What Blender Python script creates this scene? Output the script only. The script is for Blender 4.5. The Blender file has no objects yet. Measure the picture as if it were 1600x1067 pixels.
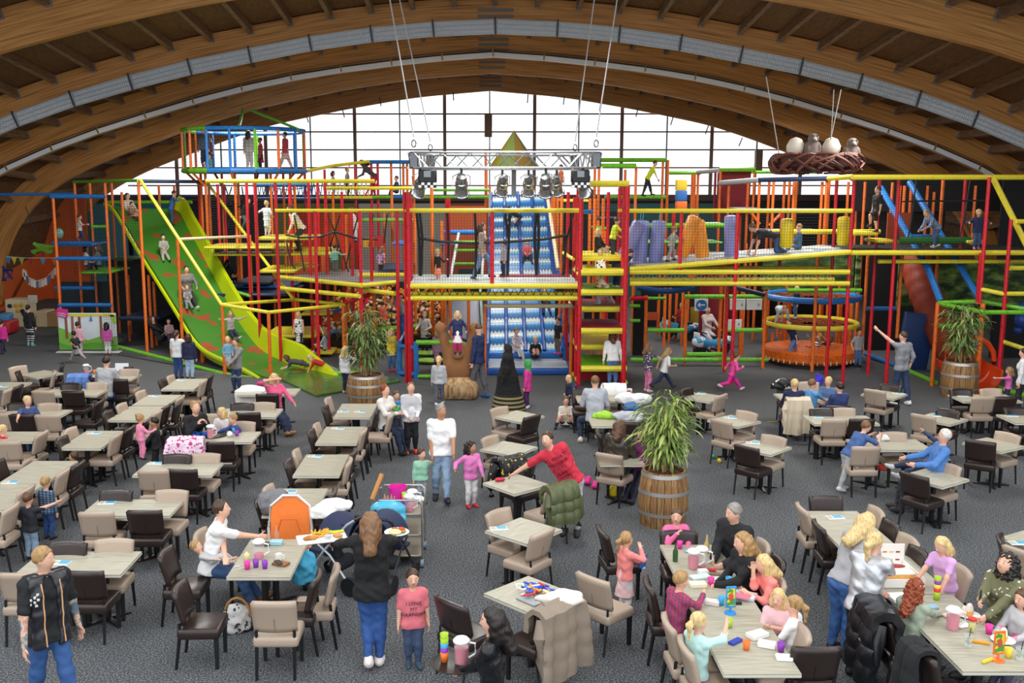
import bpy, math, random
import numpy as np
from mathutils import Vector, Matrix
R = random.Random(7)
SC = bpy.context.scene
COL = SC.collection
PI = math.pi
# ---------------- camera, sky, exposure ----------------
FPX, CXP, CYP, PIT, HC = 1553., 753., 533.5, math.radians(9.0138), 5.4486
cam = bpy.data.cameras.new('camera'); co = bpy.data.objects.new('camera', cam); COL.objects.link(co)
co.location = (0, 0, HC); co.rotation_euler = (PI/2-PIT, 0, 0)
cam.sensor_width = 36; cam.lens = FPX/1600*36; cam.shift_x = (800-CXP)/1600
cam.clip_end = 400; SC.camera = co
wd = bpy.data.worlds.new('overcast_sky'); SC.world = wd; wd.use_nodes = True
bg = wd.node_tree.nodes['Background']; bg.inputs[0].default_value = (.93, .96, 1, 1); bg.inputs[1].default_value = 1.1
SC.view_settings.view_transform = 'Standard'; SC.view_settings.look = 'None'
SC.view_settings.exposure = 0.7; SC.view_settings.gamma = 1; SC.view_settings.use_curve_mapping = False
SC.cycles.use_denoising = True
SC.cycles.max_bounces = 6; SC.cycles.diffuse_bounces = 4; SC.cycles.transparent_max_bounces = 12
def hall_lamp(x, y, z, w, d, e):  # soft area light added under the roof to brighten the hall, no fixture
    l = bpy.data.lights.new('hall_lamp', 'AREA'); l.shape = 'RECTANGLE'; l.size = w; l.size_y = d; l.energy = e
    l.color = (1, .97, .92); o = bpy.data.objects.new('hall_lamp', l); COL.objects.link(o); o.location = (x, y, z)
for hx in (-8.5, 0.5, 9.5):
    for hy, he in ((6, 80), (14, 110), (22, 220), (30, 320), (39, 210)): hall_lamp(hx, hy, 8.6 if hx == .5 else 8.0, 1.6, 3.2, he)

# ---------------- projection helpers: pixel of the 1600x1067 photo -> place in the hall ----------------
_c, _s = math.cos(PIT), math.sin(PIT)
def ray(u, v):
    x = (u-CXP)/FPX; y = -(v-CYP)/FPX
    return Vector((x, _c+y*_s, -_s+y*_c))
def G(u, v, z=0.):
    d = ray(u, v); return Vector((0, 0, HC)) + d*((z-HC)/d.z)
def Q(u, v, Y):
    d = ray(u, v); return Vector((0, 0, HC)) + d*(Y/d.y)

# ---------------- materials ----------------
def lin(h):
    r = []
    for i in (0, 2, 4):
        c = int(h[i:i+2], 16)/255; r.append(c/12.92 if c <= .04045 else ((c+.055)/1.055)**2.4)
    return (*r, 1)
MC = {}
def M(hexc, rough=.55, metal=0., kind=None, **k):
    key = (hexc, rough, metal, kind, tuple(sorted(k.items())))
    if key in MC: return MC[key]
    m = bpy.data.materials.new((kind or 'paint')+'_'+hexc); m.use_nodes = True; nt = m.node_tree
    b = nt.nodes['Principled BSDF']; b.inputs['Base Color'].default_value = lin(hexc)
    b.inputs['Roughness'].default_value = rough; b.inputs['Metallic'].default_value = metal
    def N(t, **v):
        n = nt.nodes.new(t)
        for a, x in v.items():
            if a.startswith('i'): n.inputs[int(a[1:]) if a[1:].isdigit() else a[1:]].default_value = x
            else: setattr(n, a, x)
        return n
    L = nt.links.new
    def coords(scale, what='Object'):
        t = N('ShaderNodeTexCoord'); mp = N('ShaderNodeMapping'); mp.inputs['Scale'].default_value = scale
        L(t.outputs[what], mp.inputs[0]); return mp.outputs[0]
    def ramp(src, stops):
        r = N('ShaderNodeValToRGB'); e = r.color_ramp.elements
        while len(e) < len(stops): e.new(.5)
        for q, (p, c) in zip(e, stops): q.position = p; q.color = lin(c) if isinstance(c, str) else c
        L(src, r.inputs[0]); return r.outputs[0]
    def bump(src, st, dist=.01):
        n = N('ShaderNodeBump'); n.inputs['Strength'].default_value = st; n.inputs['Distance'].default_value = dist
        L(src, n.inputs['Height']); L(n.outputs[0], b.inputs['Normal'])
    def noise(scale, vec=(1, 1, 1), det=3, what='Object'):
        n = N('ShaderNodeTexNoise'); n.inputs['Scale'].default_value = scale; n.inputs['Detail'].default_value = det
        L(coords(vec, what), n.inputs['Vector']); return n.outputs[0]
    BC = b.inputs['Base Color']
    c2 = k.get('c2', '000000')
    if kind == 'carpet':
        n = N('ShaderNodeTexNoise', iScale=46., iDetail=5., iRoughness=.75); L(coords((1, 1, 1)), n.inputs['Vector'])
        L(ramp(n.outputs[0], [(.39, '17191B'), (.5, hexc), (.62, '888C90')]), BC); bump(n.outputs[0], .35, .008)
    elif kind == 'glulam':
        v = noise(1.0, (.55, 26, 1), 4, 'UV'); L(ramp(v, [(.3, c2), (.5, hexc), (.72, k.get('c3', hexc))]), BC); bump(v, .25)
    elif kind == 'wood':
        v = noise(k.get('sc', 3.), k.get('v', (1, 14, 14)), 4); L(ramp(v, [(.3, c2), (.65, hexc)]), BC)
    elif kind == 'leather':
        v = noise(30.); bump(v, .12)
    elif kind == 'cloth':
        v = noise(k.get('sc', 9.), (1, 1, .6), 4); bump(v, .6, .03)
    elif kind == 'hair':
        v = noise(1., (46, 46, 5), 3); e = [min(1, q*1.2) for q in lin(hexc)[:3]]+[1]; d = [q*.7 for q in lin(hexc)[:3]]+[1]
        L(ramp(v, [(.34, d), (.5, lin(hexc)), (.66, e)]), BC); bump(v, .6, .015)
    elif kind == 'foam':
        v = noise(14., (1, 1, 1), 2); L(ramp(v, [(.25, c2), (.5, hexc)]), BC)
    elif kind == 'spots':
        v = noise(k.get('sc', 1.2), (1, 1, 1), k.get('det', 1)); t = k.get('t', .58)
        L(ramp(v, [(t, hexc), (t+.02, c2)]), BC)
    elif kind == 'stripes':
        w = N('ShaderNodeTexWave', iScale=k.get('sc', 6.)); w.bands_direction = k.get('d', 'Z'); L(coords((1, 1, 1)), w.inputs['Vector'])
        L(ramp(w.outputs[0], [(.45, hexc), (.55, c2)]), BC)
    elif kind == 'plaid':
        w = N('ShaderNodeTexWave', iScale=k.get('sc', 8.)); w.bands_direction = 'Z'; L(coords((1, 1, 1)), w.inputs['Vector'])
        x = N('ShaderNodeTexWave', iScale=k.get('sc', 8.)); x.bands_direction = 'DIAGONAL'; L(coords((1, 1, .0)), x.inputs['Vector'])
        a = N('ShaderNodeMath', operation='ADD'); L(w.outputs[1], a.inputs[0]); L(x.outputs[1], a.inputs[1])
        L(ramp(a.outputs[0], [(.0, hexc), (.5, hexc), (.9, c2)]), BC)
        a2 = N('ShaderNodeMath', operation='MULTIPLY', i1=.5); L(a.outputs[0], a2.inputs[0])
        L(ramp(a2.outputs[0], [(.45, hexc), (.75, c2)]), BC)
    elif kind == 'emit':
        b.inputs['Emission Color'].default_value = lin(hexc); b.inputs['Emission Strength'].default_value = k.get('e', 1.)
    elif kind == 'trans':
        nt.nodes.remove(b); t = N('ShaderNodeBsdfTranslucent'); g = N('ShaderNodeBsdfDiffuse'); t.inputs[0].default_value = g.inputs[0].default_value = lin(hexc); x = N('ShaderNodeMixShader'); x.inputs[0].default_value = .35
        L(t.outputs[0], x.inputs[1]); L(g.outputs[0], x.inputs[2]); L(x.outputs[0], nt.nodes['Material Output'].inputs[0])
    elif kind == 'glass':
        nt.nodes.remove(b); t = N('ShaderNodeBsdfTransparent'); g = N('ShaderNodeBsdfGlossy'); g.inputs['Roughness'].default_value = .05
        t.inputs[0].default_value = lin(hexc); x = N('ShaderNodeMixShader'); x.inputs[0].default_value = k.get('f', .08)
        L(t.outputs[0], x.inputs[1]); L(g.outputs[0], x.inputs[2]); L(x.outputs[0], nt.nodes['Material Output'].inputs[0])
    elif kind == 'clear':
        b.inputs['Alpha'].default_value = k.get('a', .5)
    elif kind == 'waves':
        t = N('ShaderNodeTexCoord'); sp = N('ShaderNodeSeparateXYZ'); L(t.outputs['UV'], sp.inputs[0])
        m1 = N('ShaderNodeMath', operation='MULTIPLY', i1=PI*5); L(sp.outputs[0], m1.inputs[0])
        s1 = N('ShaderNodeMath', operation='SINE'); L(m1.outputs[0], s1.inputs[0]); a1 = N('ShaderNodeMath', operation='ABSOLUTE'); L(s1.outputs[0], a1.inputs[0])
        m2 = N('ShaderNodeMath', operation='MULTIPLY', i1=.06); L(a1.outputs[0], m2.inputs[0])
        ad = N('ShaderNodeMath', operation='ADD'); L(sp.outputs[1], ad.inputs[0]); L(m2.outputs[0], ad.inputs[1])
        fr = N('ShaderNodeMath', operation='FRACT'); L(ad.outputs[0], fr.inputs[0])
        L(ramp(fr.outputs[0], [(.0, '1E5F9E'), (.14, '2F80BC'), (.24, '7FB0D2'), (.31, 'C3CAC4'), (.7, 'B2BDBC'), (.97, 'CDD2CA'), (.99, '1E5F9E')]), BC)
    elif kind == 'tattoo':
        v = noise(11., (1, 1, 1), 2.5); L(ramp(v, [(.36, '5C7080'), (.45, '8F8F88'), (.52, hexc), (.62, 'B98A78')]), BC)
    elif kind == 'map':     # painted jungle mural
        v = noise(2.2, (1, 1, 2.2), 6); L(ramp(v, [(.3, '0F1A0C'), (.45, '2E4A1D'), (.55, hexc), (.68, c2)]), BC)
    if 'sheen' in k: b.inputs['Coat Weight'].default_value = k['sheen']
    MC[key] = m; return m

# ---------------- mesh builder ----------------
def rotz(a): return Matrix.Rotation(a, 4, 'Z')
XF = {}
def frame(d, up=Vector((0, 0, 1))):
    d = Vector(d).normalized()
    if abs(d.dot(up)) > .98: up = Vector((1, 0, 0))
    x = d.cross(up).normalized(); return x, x.cross(d)
class MB:
    def __init__(s): s.v = []; s.f = []; s.uv = None; s.mi = []; s.cur = 0
    def add(s, vs, fs, T=None):
        n = len(s.v)
        s.v += [tuple(T @ Vector(p)) for p in vs] if T is not None else [tuple(p) for p in vs]
        s.f += [tuple(i+n for i in f) for f in fs]; s.mi += [s.cur]*len(fs); return s
    def box(s, c, sz, T=None, taper=1.):
        x, y, z = sz[0]/2, sz[1]/2, sz[2]/2; vs = []
        for k in (-1, 1):
            t = taper if k > 0 else 1
            vs += [(c[0]+i*x*t, c[1]+j*y*t, c[2]+k*z) for i, j in ((-1, -1), (1, -1), (1, 1), (-1, 1))]
        return s.add(vs, [(3, 2, 1, 0), (4, 5, 6, 7), (0, 1, 5, 4), (1, 2, 6, 5), (2, 3, 7, 6), (3, 0, 4, 7)], T)
    def rbox(s, c, sz, r, T=None, n=3, bulge=0.):   # box with rounded vertical profile: stacked rounded rectangles
        x, y, z = sz[0]/2, sz[1]/2, sz[2]/2; rings = []
        r = min(r, x*.98, y*.98, z*.98)
        lv = [(-z+r-r*math.cos(a), r-r*math.sin(a)) for a in [i*PI/2/n for i in range(n+1)]] 
        lv = [(-z + r*(1-math.cos(a)), r*(1-math.sin(a))) for a in [i*PI/2/n for i in range(n+1)]]
        lv = lv + [(-q, i) for q, i in reversed(lv)]
        vs = []; k = 4*(n+1)
        for zz, ins in lv:
            for cx_, cy_, a0 in ((1, 1, 0), (-1, 1, 1), (-1, -1, 2), (1, -1, 3)):
                for i in range(n+1):
                    a = a0*PI/2+i*PI/2/n; rr = r-ins
                    b = 1+bulge*(1-(zz/z)**2)
                    vs.append((c[0]+(cx_*(x-r)+rr*math.cos(a))*b, c[1]+(cy_*(y-r)+rr*math.sin(a))*b, c[2]+zz))
        fs = []; m = len(lv)
        for i in range(m-1):
            for j in range(k): fs.append((i*k+j, i*k+(j+1) % k, (i+1)*k+(j+1) % k, (i+1)*k+j))
        fs.append(tuple(range(k-1, -1, -1))); fs.append(tuple((m-1)*k+j for j in range(k)))
        return s.add(vs, fs, T)
    def tube(s, a, b, r, n=8, r2=None, cap=True, T=None):
        a, b = Vector(a), Vector(b); x, y = frame(b-a); r2 = r if r2 is None else r2; vs = []
        for p, q in ((a, r), (b, r2)):
            vs += [p+x*q*math.cos(2*PI*i/n)+y*q*math.sin(2*PI*i/n) for i in range(n)]
        fs = [(i, (i+1) % n, n+(i+1) % n, n+i) for i in range(n)]
        if cap: fs += [tuple(range(n-1, -1, -1)), tuple(range(n, 2*n))]
        return s.add(vs, fs, T)
    def path(s, pts, r, n=6, T=None, close=False):
        pts = [Vector(p) for p in pts]; m = len(pts); vs = []; rr = r if isinstance(r, (list, tuple)) else [r]*m
        for i, p in enumerate(pts):
            d = (pts[(i+1) % m]-pts[i-1]) if close else pts[min(i+1, m-1)]-pts[max(i-1, 0)]
            x, y = frame(d); vs += [p+x*rr[i]*math.cos(2*PI*j/n)+y*rr[i]*math.sin(2*PI*j/n) for j in range(n)]
        fs = [(i*n+j, i*n+(j+1) % n, ((i+1) % m)*n+(j+1) % n, ((i+1) % m)*n+j) for i in range(m if close else m-1) for j in range(n)]
        if not close: fs += [tuple(range(n-1, -1, -1)), tuple(range((m-1)*n, m*n))]
        return s.add(vs, fs, T)
    def lathe(s, prof, n=16, T=None, cap=True):
        vs = [(r*math.cos(2*PI*j/n), r*math.sin(2*PI*j/n), z) for r, z in prof for j in range(n)]
        fs = [(i*n+j, i*n+(j+1) % n, (i+1)*n+(j+1) % n, (i+1)*n+j) for i in range(len(prof)-1) for j in range(n)]
        if cap: fs += [tuple(range(n-1, -1, -1)), tuple((len(prof)-1)*n+j for j in range(n))]
        return s.add(vs, fs, T)
    def ball(s, c, r, n=8, m=6, T=None):
        r = (r, r, r) if not isinstance(r, (tuple, list)) else r; vs = [(c[0], c[1], c[2]-r[2])]
        for i in range(1, m):
            a = PI*i/m
            vs += [(c[0]+r[0]*math.sin(a)*math.cos(2*PI*j/n), c[1]+r[1]*math.sin(a)*math.sin(2*PI*j/n), c[2]-r[2]*math.cos(a)) for j in range(n)]
        vs.append((c[0], c[1], c[2]+r[2])); e = len(vs)-1; fs = []
        for j in range(n):
            fs.append((0, 1+(j+1) % n, 1+j)); fs.append((e, 1+(m-2)*n+j, 1+(m-2)*n+(j+1) % n))
            for i in range(m-2): fs.append((1+i*n+j, 1+i*n+(j+1) % n, 1+(i+1)*n+(j+1) % n, 1+(i+1)*n+j))
        return s.add(vs, fs, T)
    def grid(s, fn, nu, nv, T=None, thick=None):
        vs = [fn(i/nu, j/nv) for j in range(nv+1) for i in range(nu+1)]; w = nu+1
        fs = [(j*w+i, j*w+i+1, (j+1)*w+i+1, (j+1)*w+i) for j in range(nv) for i in range(nu)]
        if thick:
            P = [Vector(p) for p in vs]; nrm = []
            for j in range(nv+1):
                for i in range(nu+1):
                    a = P[j*w+min(i+1, nu)]-P[j*w+max(i-1, 0)]; b = P[min(j+1, nv)*w+i]-P[max(j-1, 0)*w+i]
                    q = a.cross(b); nrm.append(q.normalized() if q.length > 1e-9 else Vector((0, 0, 1)))
            n = len(vs); vs = P+[p-q*thick for p, q in zip(P, nrm)]
            fs = fs+[tuple(n+i for i in reversed(f)) for f in fs]
            rim = [i for i in range(nu+1)]+[j*w+nu for j in range(1, nv+1)]+[nv*w+i for i in range(nu-1, -1, -1)]+[j*w for j in range(nv-1, 0, -1)]
            fs += [(rim[(i+1) % len(rim)], rim[i], n+rim[i], n+rim[(i+1) % len(rim)]) for i in range(len(rim))]
        return s.add(vs, fs, T)
    def mesh(s, name, mats, smooth=True, M0=None):
        me = bpy.data.meshes.new(name); v = s.v
        if M0 is not None: v = [tuple(M0 @ Vector(p)) for p in v]
        me.from_pydata(v, [], s.f)
        for m in (mats if isinstance(mats, (list, tuple)) else [mats]): me.materials.append(m)
        if any(s.mi): me.polygons.foreach_set('material_index', s.mi)
        if s.uv:
            ul = me.uv_layers.new(name='UVMap'); li = np.empty(len(me.loops), dtype=np.int32); me.loops.foreach_get('vertex_index', li)
            ul.data.foreach_set('uv', np.array(s.uv, dtype=np.float32)[li].ravel())
        if smooth:
            me.shade_smooth()
            if smooth != 'all': me.set_sharp_from_angle(angle=math.radians(38))
        me.update(); return me
    def build(s, name, mats, parent=None, smooth=True, world=False):
        M0 = XF[parent].inverted() if (world and parent is not None) else None
        return link(name, s.mesh(name, mats, smooth, M0), parent)
def link(name, me, parent=None):
    o = bpy.data.objects.new(name, me); COL.objects.link(o)
    if parent is not None: o.parent = parent; XF[o] = XF.get(parent, Matrix())
    return o
def tag(o, label=None, cat=None, group=None, kind=None):
    for k, v in (('label', label), ('category', cat), ('group', group), ('kind', kind)):
        if v: o[k] = v
    return o
def thing(name, label, cat, loc=(0, 0, 0), rz=0., group=None):
    o = bpy.data.objects.new(name, None); COL.objects.link(o); o.empty_display_size = .2
    o.location = loc; o.rotation_euler = (0, 0, rz); XF[o] = Matrix.Translation(Vector(loc)) @ rotz(rz)
    return tag(o, label, cat, group)
def struct(name, parent=None):
    o = bpy.data.objects.new(name, None); COL.objects.link(o); o['kind'] = 'structure'; XF[o] = Matrix(); return o
def copy(root, loc, rz, label=None, group=None):
    r = root.copy(); COL.objects.link(r); r.location = loc; r.rotation_euler = (0, 0, rz)
    if label: r['label'] = label
    if group: r['group'] = group
    for ch in root.children:
        c = ch.copy(); COL.objects.link(c); c.parent = r
        for g in ch.children:
            d = g.copy(); COL.objects.link(d); d.parent = c
    XF[r] = Matrix.Translation(Vector(loc)) @ rotz(rz); return r
def single(mb, name, mats, label, cat, group=None, smooth=True, base=None):
    """one-mesh thing; vertices given in the world, origin moved to its base"""
    vs = np.array(mb.v); b = Vector(base) if base is not None else Vector(((vs[:, 0].min()+vs[:, 0].max())/2, (vs[:, 1].min()+vs[:, 1].max())/2, vs[:, 2].min()))
    me = mb.mesh(name, mats, smooth, Matrix.Translation(-b)); o = link(name, me); o.location = b
    return tag(o, label, cat, group)
# ---------------- the hall ----------------
RX = .40
MB().box((0, 30, -.1), (90, 92, .2)).build('floor', M('494B4E', .95, kind='carpet'))['kind'] = 'structure'
ARC = {24.7: [(768, -34), (560, -26), (350, 0), (275, 15), (200, 31), (100, 56), (0, 82), (-150, 136), (-300, 204), (-380, 262)],
       30.3: [(768, 50), (677, 53), (582, 62), (490, 75), (400, 94), (302, 112), (212, 136), (120, 162), (30, 195), (0, 207), (-100, 253), (-200, 315), (-260, 380)],
       35.8: [(769, 90), (690, 95), (610, 104), (531, 114), (452, 127), (375, 144), (297, 165), (221, 189), (147, 212), (72, 241), (5, 271), (-60, 310), (-120, 362), (-150, 430), (-158, 500)],
       41.0: [(767, 115), (650, 123), (535, 141), (400, 170), (325, 193), (250, 220), (196, 240), (142, 262), (100, 283), (62, 311), (30, 348), (12, 387), (4, 430), (0, 500)],
       48.7: [(765, 142), (650, 152), (535, 172), (420, 196), (345, 222), (230, 267), (200, 282), (160, 306), (132, 333), (117, 372), (108, 430), (104, 480)]}
def arc_profile(D, pts):
    P = []
    for u, v in pts:
        q = Q(u, v, D); P.append((RX-q.x if u < 766 else 0., max(q.z, 0)))
    P.sort(); P[0] = (0., P[0][1])
    d = np.array(P); t = np.r_[0, np.cumsum(np.hypot(np.diff(d[:, 0]), np.diff(d[:, 1])))]
    s = np.arange(0, t[-1], .55); x = np.interp(s, t, d[:, 0]); z = np.interp(s, t, d[:, 1])
    for _ in range(3):
        x[1:-1] = (x[:-2]+2*x[1:-1]+x[2:])/4; z[1:-1] = (z[:-2]+2*z[1:-1]+z[2:])/4
    tx, tz = np.gradient(x), np.gradient(z); n = np.hypot(tx, tz); nx, nz = -tz/n, tx/n
    return x, z, nx, nz, s          # from the ridge outward; (nx,nz) points outward/up
PROF = {D: arc_profile(D, p) for D, p in ARC.items()}
PROF[19.1] = PROF[24.7]
ceil_ = struct('ceiling'); ceil_.name = 'ceiling'
GL = M('D0934E', .55, kind='glulam', c2='9A6530', c3='E2AC68')
def full(D, off=0.):
    x, z, nx, nz, s = PROF[D]
    px, pz = x+nx*off, z+nz*off
    return np.r_[RX-px[::-1], RX+px[1:]], np.r_[pz[::-1], pz[1:]], np.r_[-s[::-1], s[1:]]
for D in sorted(ARC):
    w = .26; xl, zl, sl = full(D); xh, zh, _ = full(D, .95); n = len(xl); mb = MB(); vs = []; uv = []
    for y in (D-w/2, D+w/2):
        vs += [(a, y, b) for a, b in zip(xl, zl)]+[(a, y, b) for a, b in zip(xh, zh)]
        uv += [(q, 0.) for q in sl]+[(q, .95) for q in sl]
    fs = []
    for i in range(n-1):
        fs += [(i, i+1, n+i+1, n+i), (2*n+i+1, 2*n+i, 3*n+i, 3*n+i+1), (i+1, i, 2*n+i, 2*n+i+1)]
    mb.add(vs, fs); mb.uv = uv; mb.build('arch_beam', GL, ceil_, smooth=False)
    pm = MB()
    for dz in (.22, .42, .6):
        pm.box((RX, D-.14, np.interp(RX, xl, zl)+dz), (1.05, .02, .1))
    pm.build('ridge_plate', M('857A70', .6), ceil_, smooth=False)
# roof deck and purlins
Ds = [13.6]+sorted(PROF); PROF[13.6] = PROF[24.7]
JM = M('93755A', .6, kind='wood', c2='6A523C', v=(8, 1, 8)); SH = M('8E929C', .45, .3); DK = M('7E5A3A', .7, kind='wood', c2='5C4028', v=(12, 1, 1))
jme = {}
for a, b in zip(Ds[:-1], Ds[1:]):
    xa, za, sa = full(a, .97); xb, zb, sb = full(b, .97); mb = MB(); k = min(len(xa), len(xb)); s0 = np.linspace(max(sa[0], sb[0]), min(sa[-1], sb[-1]), 60)
    A = [(np.interp(q, sa, xa), a, np.interp(q, sa, za)) for q in s0]; B = [(np.interp(q, sb, xb), b, np.interp(q, sb, zb)) for q in s0]
    up = [(p[0], p[1], p[2]+.12) for p in A]+[(p[0], p[1], p[2]+.12) for p in B]
    m = len(A); mb.add(A+B+up, [(i, i+1, m+i+1, m+i) for i in range(m-1)]+[(2*m+i+1, 2*m+i, 3*m+i, 3*m+i+1) for i in range(m-1)])
    mb.build('roof_deck', DK, ceil_, smooth=False)
    lim = min(-sa[0], -sb[0], 22.)
    for i in range(-int(lim/1.18), int(lim/1.18)+1):
        q = i*1.18
        p0 = Vector((np.interp(q, sa, xa), a+.13, np.interp(q, sa, za))); p1 = Vector((np.interp(q, sb, xb), b-.13, np.interp(q, sb, zb)))
        e = np.interp(q+.3, sb, zb)-np.interp(q-.3, sb, zb); ex = np.interp(q+.3, sb, xb)-np.interp(q-.3, sb, xb); ang = math.atan2(e, ex)
        mb = MB(); tx, tz = math.cos(ang), math.sin(ang); vs = []
        for p in (p0, p1):
            for dx, dz in ((-.06, -.27), (.06, -.27), (.06, -.005), (-.06, -.005)): vs.append((p.x+dx*tx-dz*tz, p.y, p.z+dx*tz+dz*tx))
        mb.add(vs, [(0, 1, 5, 4), (1, 2, 6, 5), (2, 3, 7, 6), (3, 0, 4, 7), (3, 2, 1, 0), (4, 5, 6, 7)])
        j = mb.build('purlin', JM, ceil_, smooth=False)
        if b < 45:
            sm = MB(); c = p1+Vector((.14*tz, -.04, -.14*tx))
            sm.box((0, 0, 0), (.15, .09, .3), Matrix.Translation(c) @ Matrix.Rotation(-ang, 4, 'Y')); sm.build('purlin_shoe', SH, j, smooth=False)
# louvred cable tray under the second arch and white light strip under the third
def along(D, off, seg, start=0.):
    xl, zl, sl = full(D, off); L = sl[-1]; out = []; k = int(min(L, 20.9)/seg)
    for i in range(-k, k):
        q0, q1 = i*seg, (i+1)*seg
        out.append((Vector((np.interp(q0, sl, xl), 0, np.interp(q0, sl, zl))), Vector((np.interp(q1, sl, xl), 0, np.interp(q1, sl, zl)))))
    return out
tray = thing('luminaire_tray', 'long pale louvred metal light tray curving under the second roof arch', 'light', (RX, 30.0, 8))
tm = MB(); LT = 1.79
tm.box((0, .02, 0), (LT-.03, .04, .36)); back = tm
fr = MB()
for z in (-.19, -.065, .06, .19): fr.box((0, -.03, z), (LT-.02, .07, .022 if abs(z) < .1 else .034))
for x in (-LT/2+.02, LT/2-.02): fr.box((x, -.03, 0), (.03, .08, .38))
sl_ = MB()
for i in range(1, 28): sl_.box((-LT/2+i*LT/28, -.03, 0), (.016, .05, .36))
me1 = back.mesh('diffuser', M('F6F9FB', .4)); me2 = fr.mesh('tray_frame', M('B4BCC4', .4, .2), False); me3 = sl_.mesh('louvre_slats', M('D3D9DE', .4, .1), False)
cl = MB().box((0, -.06, .02), (.05, .06, .5)).mesh('bracket', M('4A4D52', .5, .5), False)
for p, q in along(30.3, .1, 1.8):
    c = (p+q)/2; a = math.atan2(q.z-p.z, q.x-p.x)
    t = link('tray_segment', me2, tray); t.location = (c.x-RX, -.02, c.z-8); t.rotation_euler = (0, -a, 0)
    link('diffuser', me1, t); s_ = link('louvre_slats', me3, t); s_['kind'] = 'stuff'
    b_ = link('bracket', cl, t); b_.location = (LT/2, 0, 0)
strip = thing('light_strip', 'thin white strip light curving under the third roof arch', 'light', (RX, 35.5, 7))
sb = MB().box((0, 0, 0), (1.74, .12, .15)).mesh('strip_segment', M('EEF1F6', .4), False)
sr = MB().box((0, .02, .12), (1.74, .03, .04)).box((0, .02, .19), (1.74, .02, .02)).mesh('cable', M('3A3230', .6), False)
sc = MB().box((0, -.07, .05), (.05, .03, .24)).mesh('clip', M('A58B4A', .4, .6), False)
for p, q in along(35.8, .06, 1.76):
    c = (p+q)/2; a = math.atan2(q.z-p.z, q.x-p.x)
    t = link('strip_segment', sb, strip); t.location = (c.x-RX, 0, c.z-7); t.rotation_euler = (0, -a, 0)
    link('cable', sr, t); k_ = link('clip', sc, t); k_.location = (.87, 0, 0)
# gable window: mullions, transoms and panes
YG = 49.0
win = struct('window_1'); BRN = M('8C7064', .6); GLS = M('FFFFFF', kind='glass', f=.05)
us = [277, 346.5, 416, 486, 555, 625, 695, 765, 835, 904, 971, 1041, 1111, 1181, 1250]; vsr = [150, 178, 206, 234, 262, 290, 308]
def arch_v(u):
    uu = u if u <= 767 else 1534-u; p = sorted(ARC[48.7]); return float(np.interp(uu, [a for a, b in p], [b for a, b in p]))
for i, u in enumerate(us):
    top = arch_v(u)-4
    a, b = Q(u, 312, YG), Q(u, top, YG); r = .08 if i % 2 == 0 else .035
    MB().box(((a.x+b.x)/2, YG, (a.z+b.z)/2), (r*2 if i % 2 == 0 else .06, .12, b.z-a.z)).build('mullion', BRN if i % 2 == 0 else M('6C7C7C', .5), win, smooth=False)
for v in vsr[1:]:
    ul = 200
    while arch_v(ul) > v+2 and ul < 760: ul += 2
    a, b = Q(ul, v, YG), Q(1534-ul, v, YG)
    MB().box(((a.x+b.x)/2, YG+.02, a.z), (b.x-a.x, .08, .07)).build('transom', BRN, win, smooth=False)
ub = [207]+us+[1327]; vb = [135]+vsr
for u0, u1 in zip(ub[:-1], ub[1:]):
    for v0, v1 in zip(vb[:-1], vb[1:]):
        if max(v1-arch_v(u0), v1-arch_v(u1)) < 3: continue
        a, b = Q(u0, v1, YG), Q(u1, v0, YG)
        MB().box(((a.x+b.x)/2, YG+.07, (a.z+b.z)/2), (b.x-a.x-.02, .012, b.z-a.z-.02)).build('pane', GLS, win, smooth=False)
for u0, u1, v0, v1 in ((757, 769, 178, 214), (1180, 1192, 233, 268)):
    a, b = Q(u0, v1, 48.4), Q(u1, v0, 48.4); MB().box(((a.x+b.x)/2, 48.5, (a.z+b.z)/2), (b.x-a.x, .3, b.z-a.z)).build('downpipe_box', M('8C6E55', .6), win, smooth=False)
for u, v in ((478, 186), (535, 178), (593, 160), (708, 151), (825, 155), (882, 158), (939, 168), (997, 177), (1052, 190), (1107, 204), (1160, 223)):
    a = Q(u, v-8, 48.2); MB().tube(a, a+Vector(((u-767)/900*-1*.3, .1, -.4)), .03, 5).build('window_stay', M('6B675A', .5), win)
# walls below the window
wb = struct('wall_back')
def panel(u0, u1, v0, v1, Y, hexc, name='wall_panel', par=None, rough=.7, **k):
    a, b = Q(u0, v1, Y), Q(u1, v0, Y); z0 = max(a.z, 0)
    return MB().box(((a.x+b.x)/2, Y, (z0+b.z)/2), (b.x-a.x, .1, b.z-z0)).build(name, M(hexc, rough, **k), par or wb, smooth=False)
a, b = Q(-60, 312, YG), Q(1700, 312, YG); MB().box(((a.x+b.x)/2, YG-.1, 2.35), (b.x-a.x, .3, 4.62)).build('wall_panel', M('2B2B2E', .8), wb, smooth=False)
MB().box(((a.x+b.x)/2, YG-.22, 4.78), (b.x-a.x, .3, .3)).build('sill_beam', M('4E3F3A', .6), wb, smooth=False)
for u0, u1, c in ((135, 205, '3E8C99'), (206, 292, '2F7C8A'), (432, 560, '6E7A33'), (561, 697, 'A9A79F'), (701, 765, 'A4512A'), (870, 925, '2F6C6C'), (926, 1032, '35706F'), (1033, 1140, '3C6A68')):
    panel(u0, u1, 318, 470, YG-.3, c)
wl = struct('wall_left')
OR = M('E06A30', .75)
MB().box((-21.0, 45, 2.5), (.2, 8.4, 5.0)).build('wall_panel', OR, wl, smooth=False)
MB().box((-21.0, 45, 6.0), (.22, 8.4, 2.2)).build('wall_panel', M('D8C9C2', .7), wl, smooth=False)
MB().box((-21.2, 20, 3.5), (.2, 42, 7.0)).build('wall_panel', M('B8AFA6', .8), wl, smooth=False)
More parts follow.
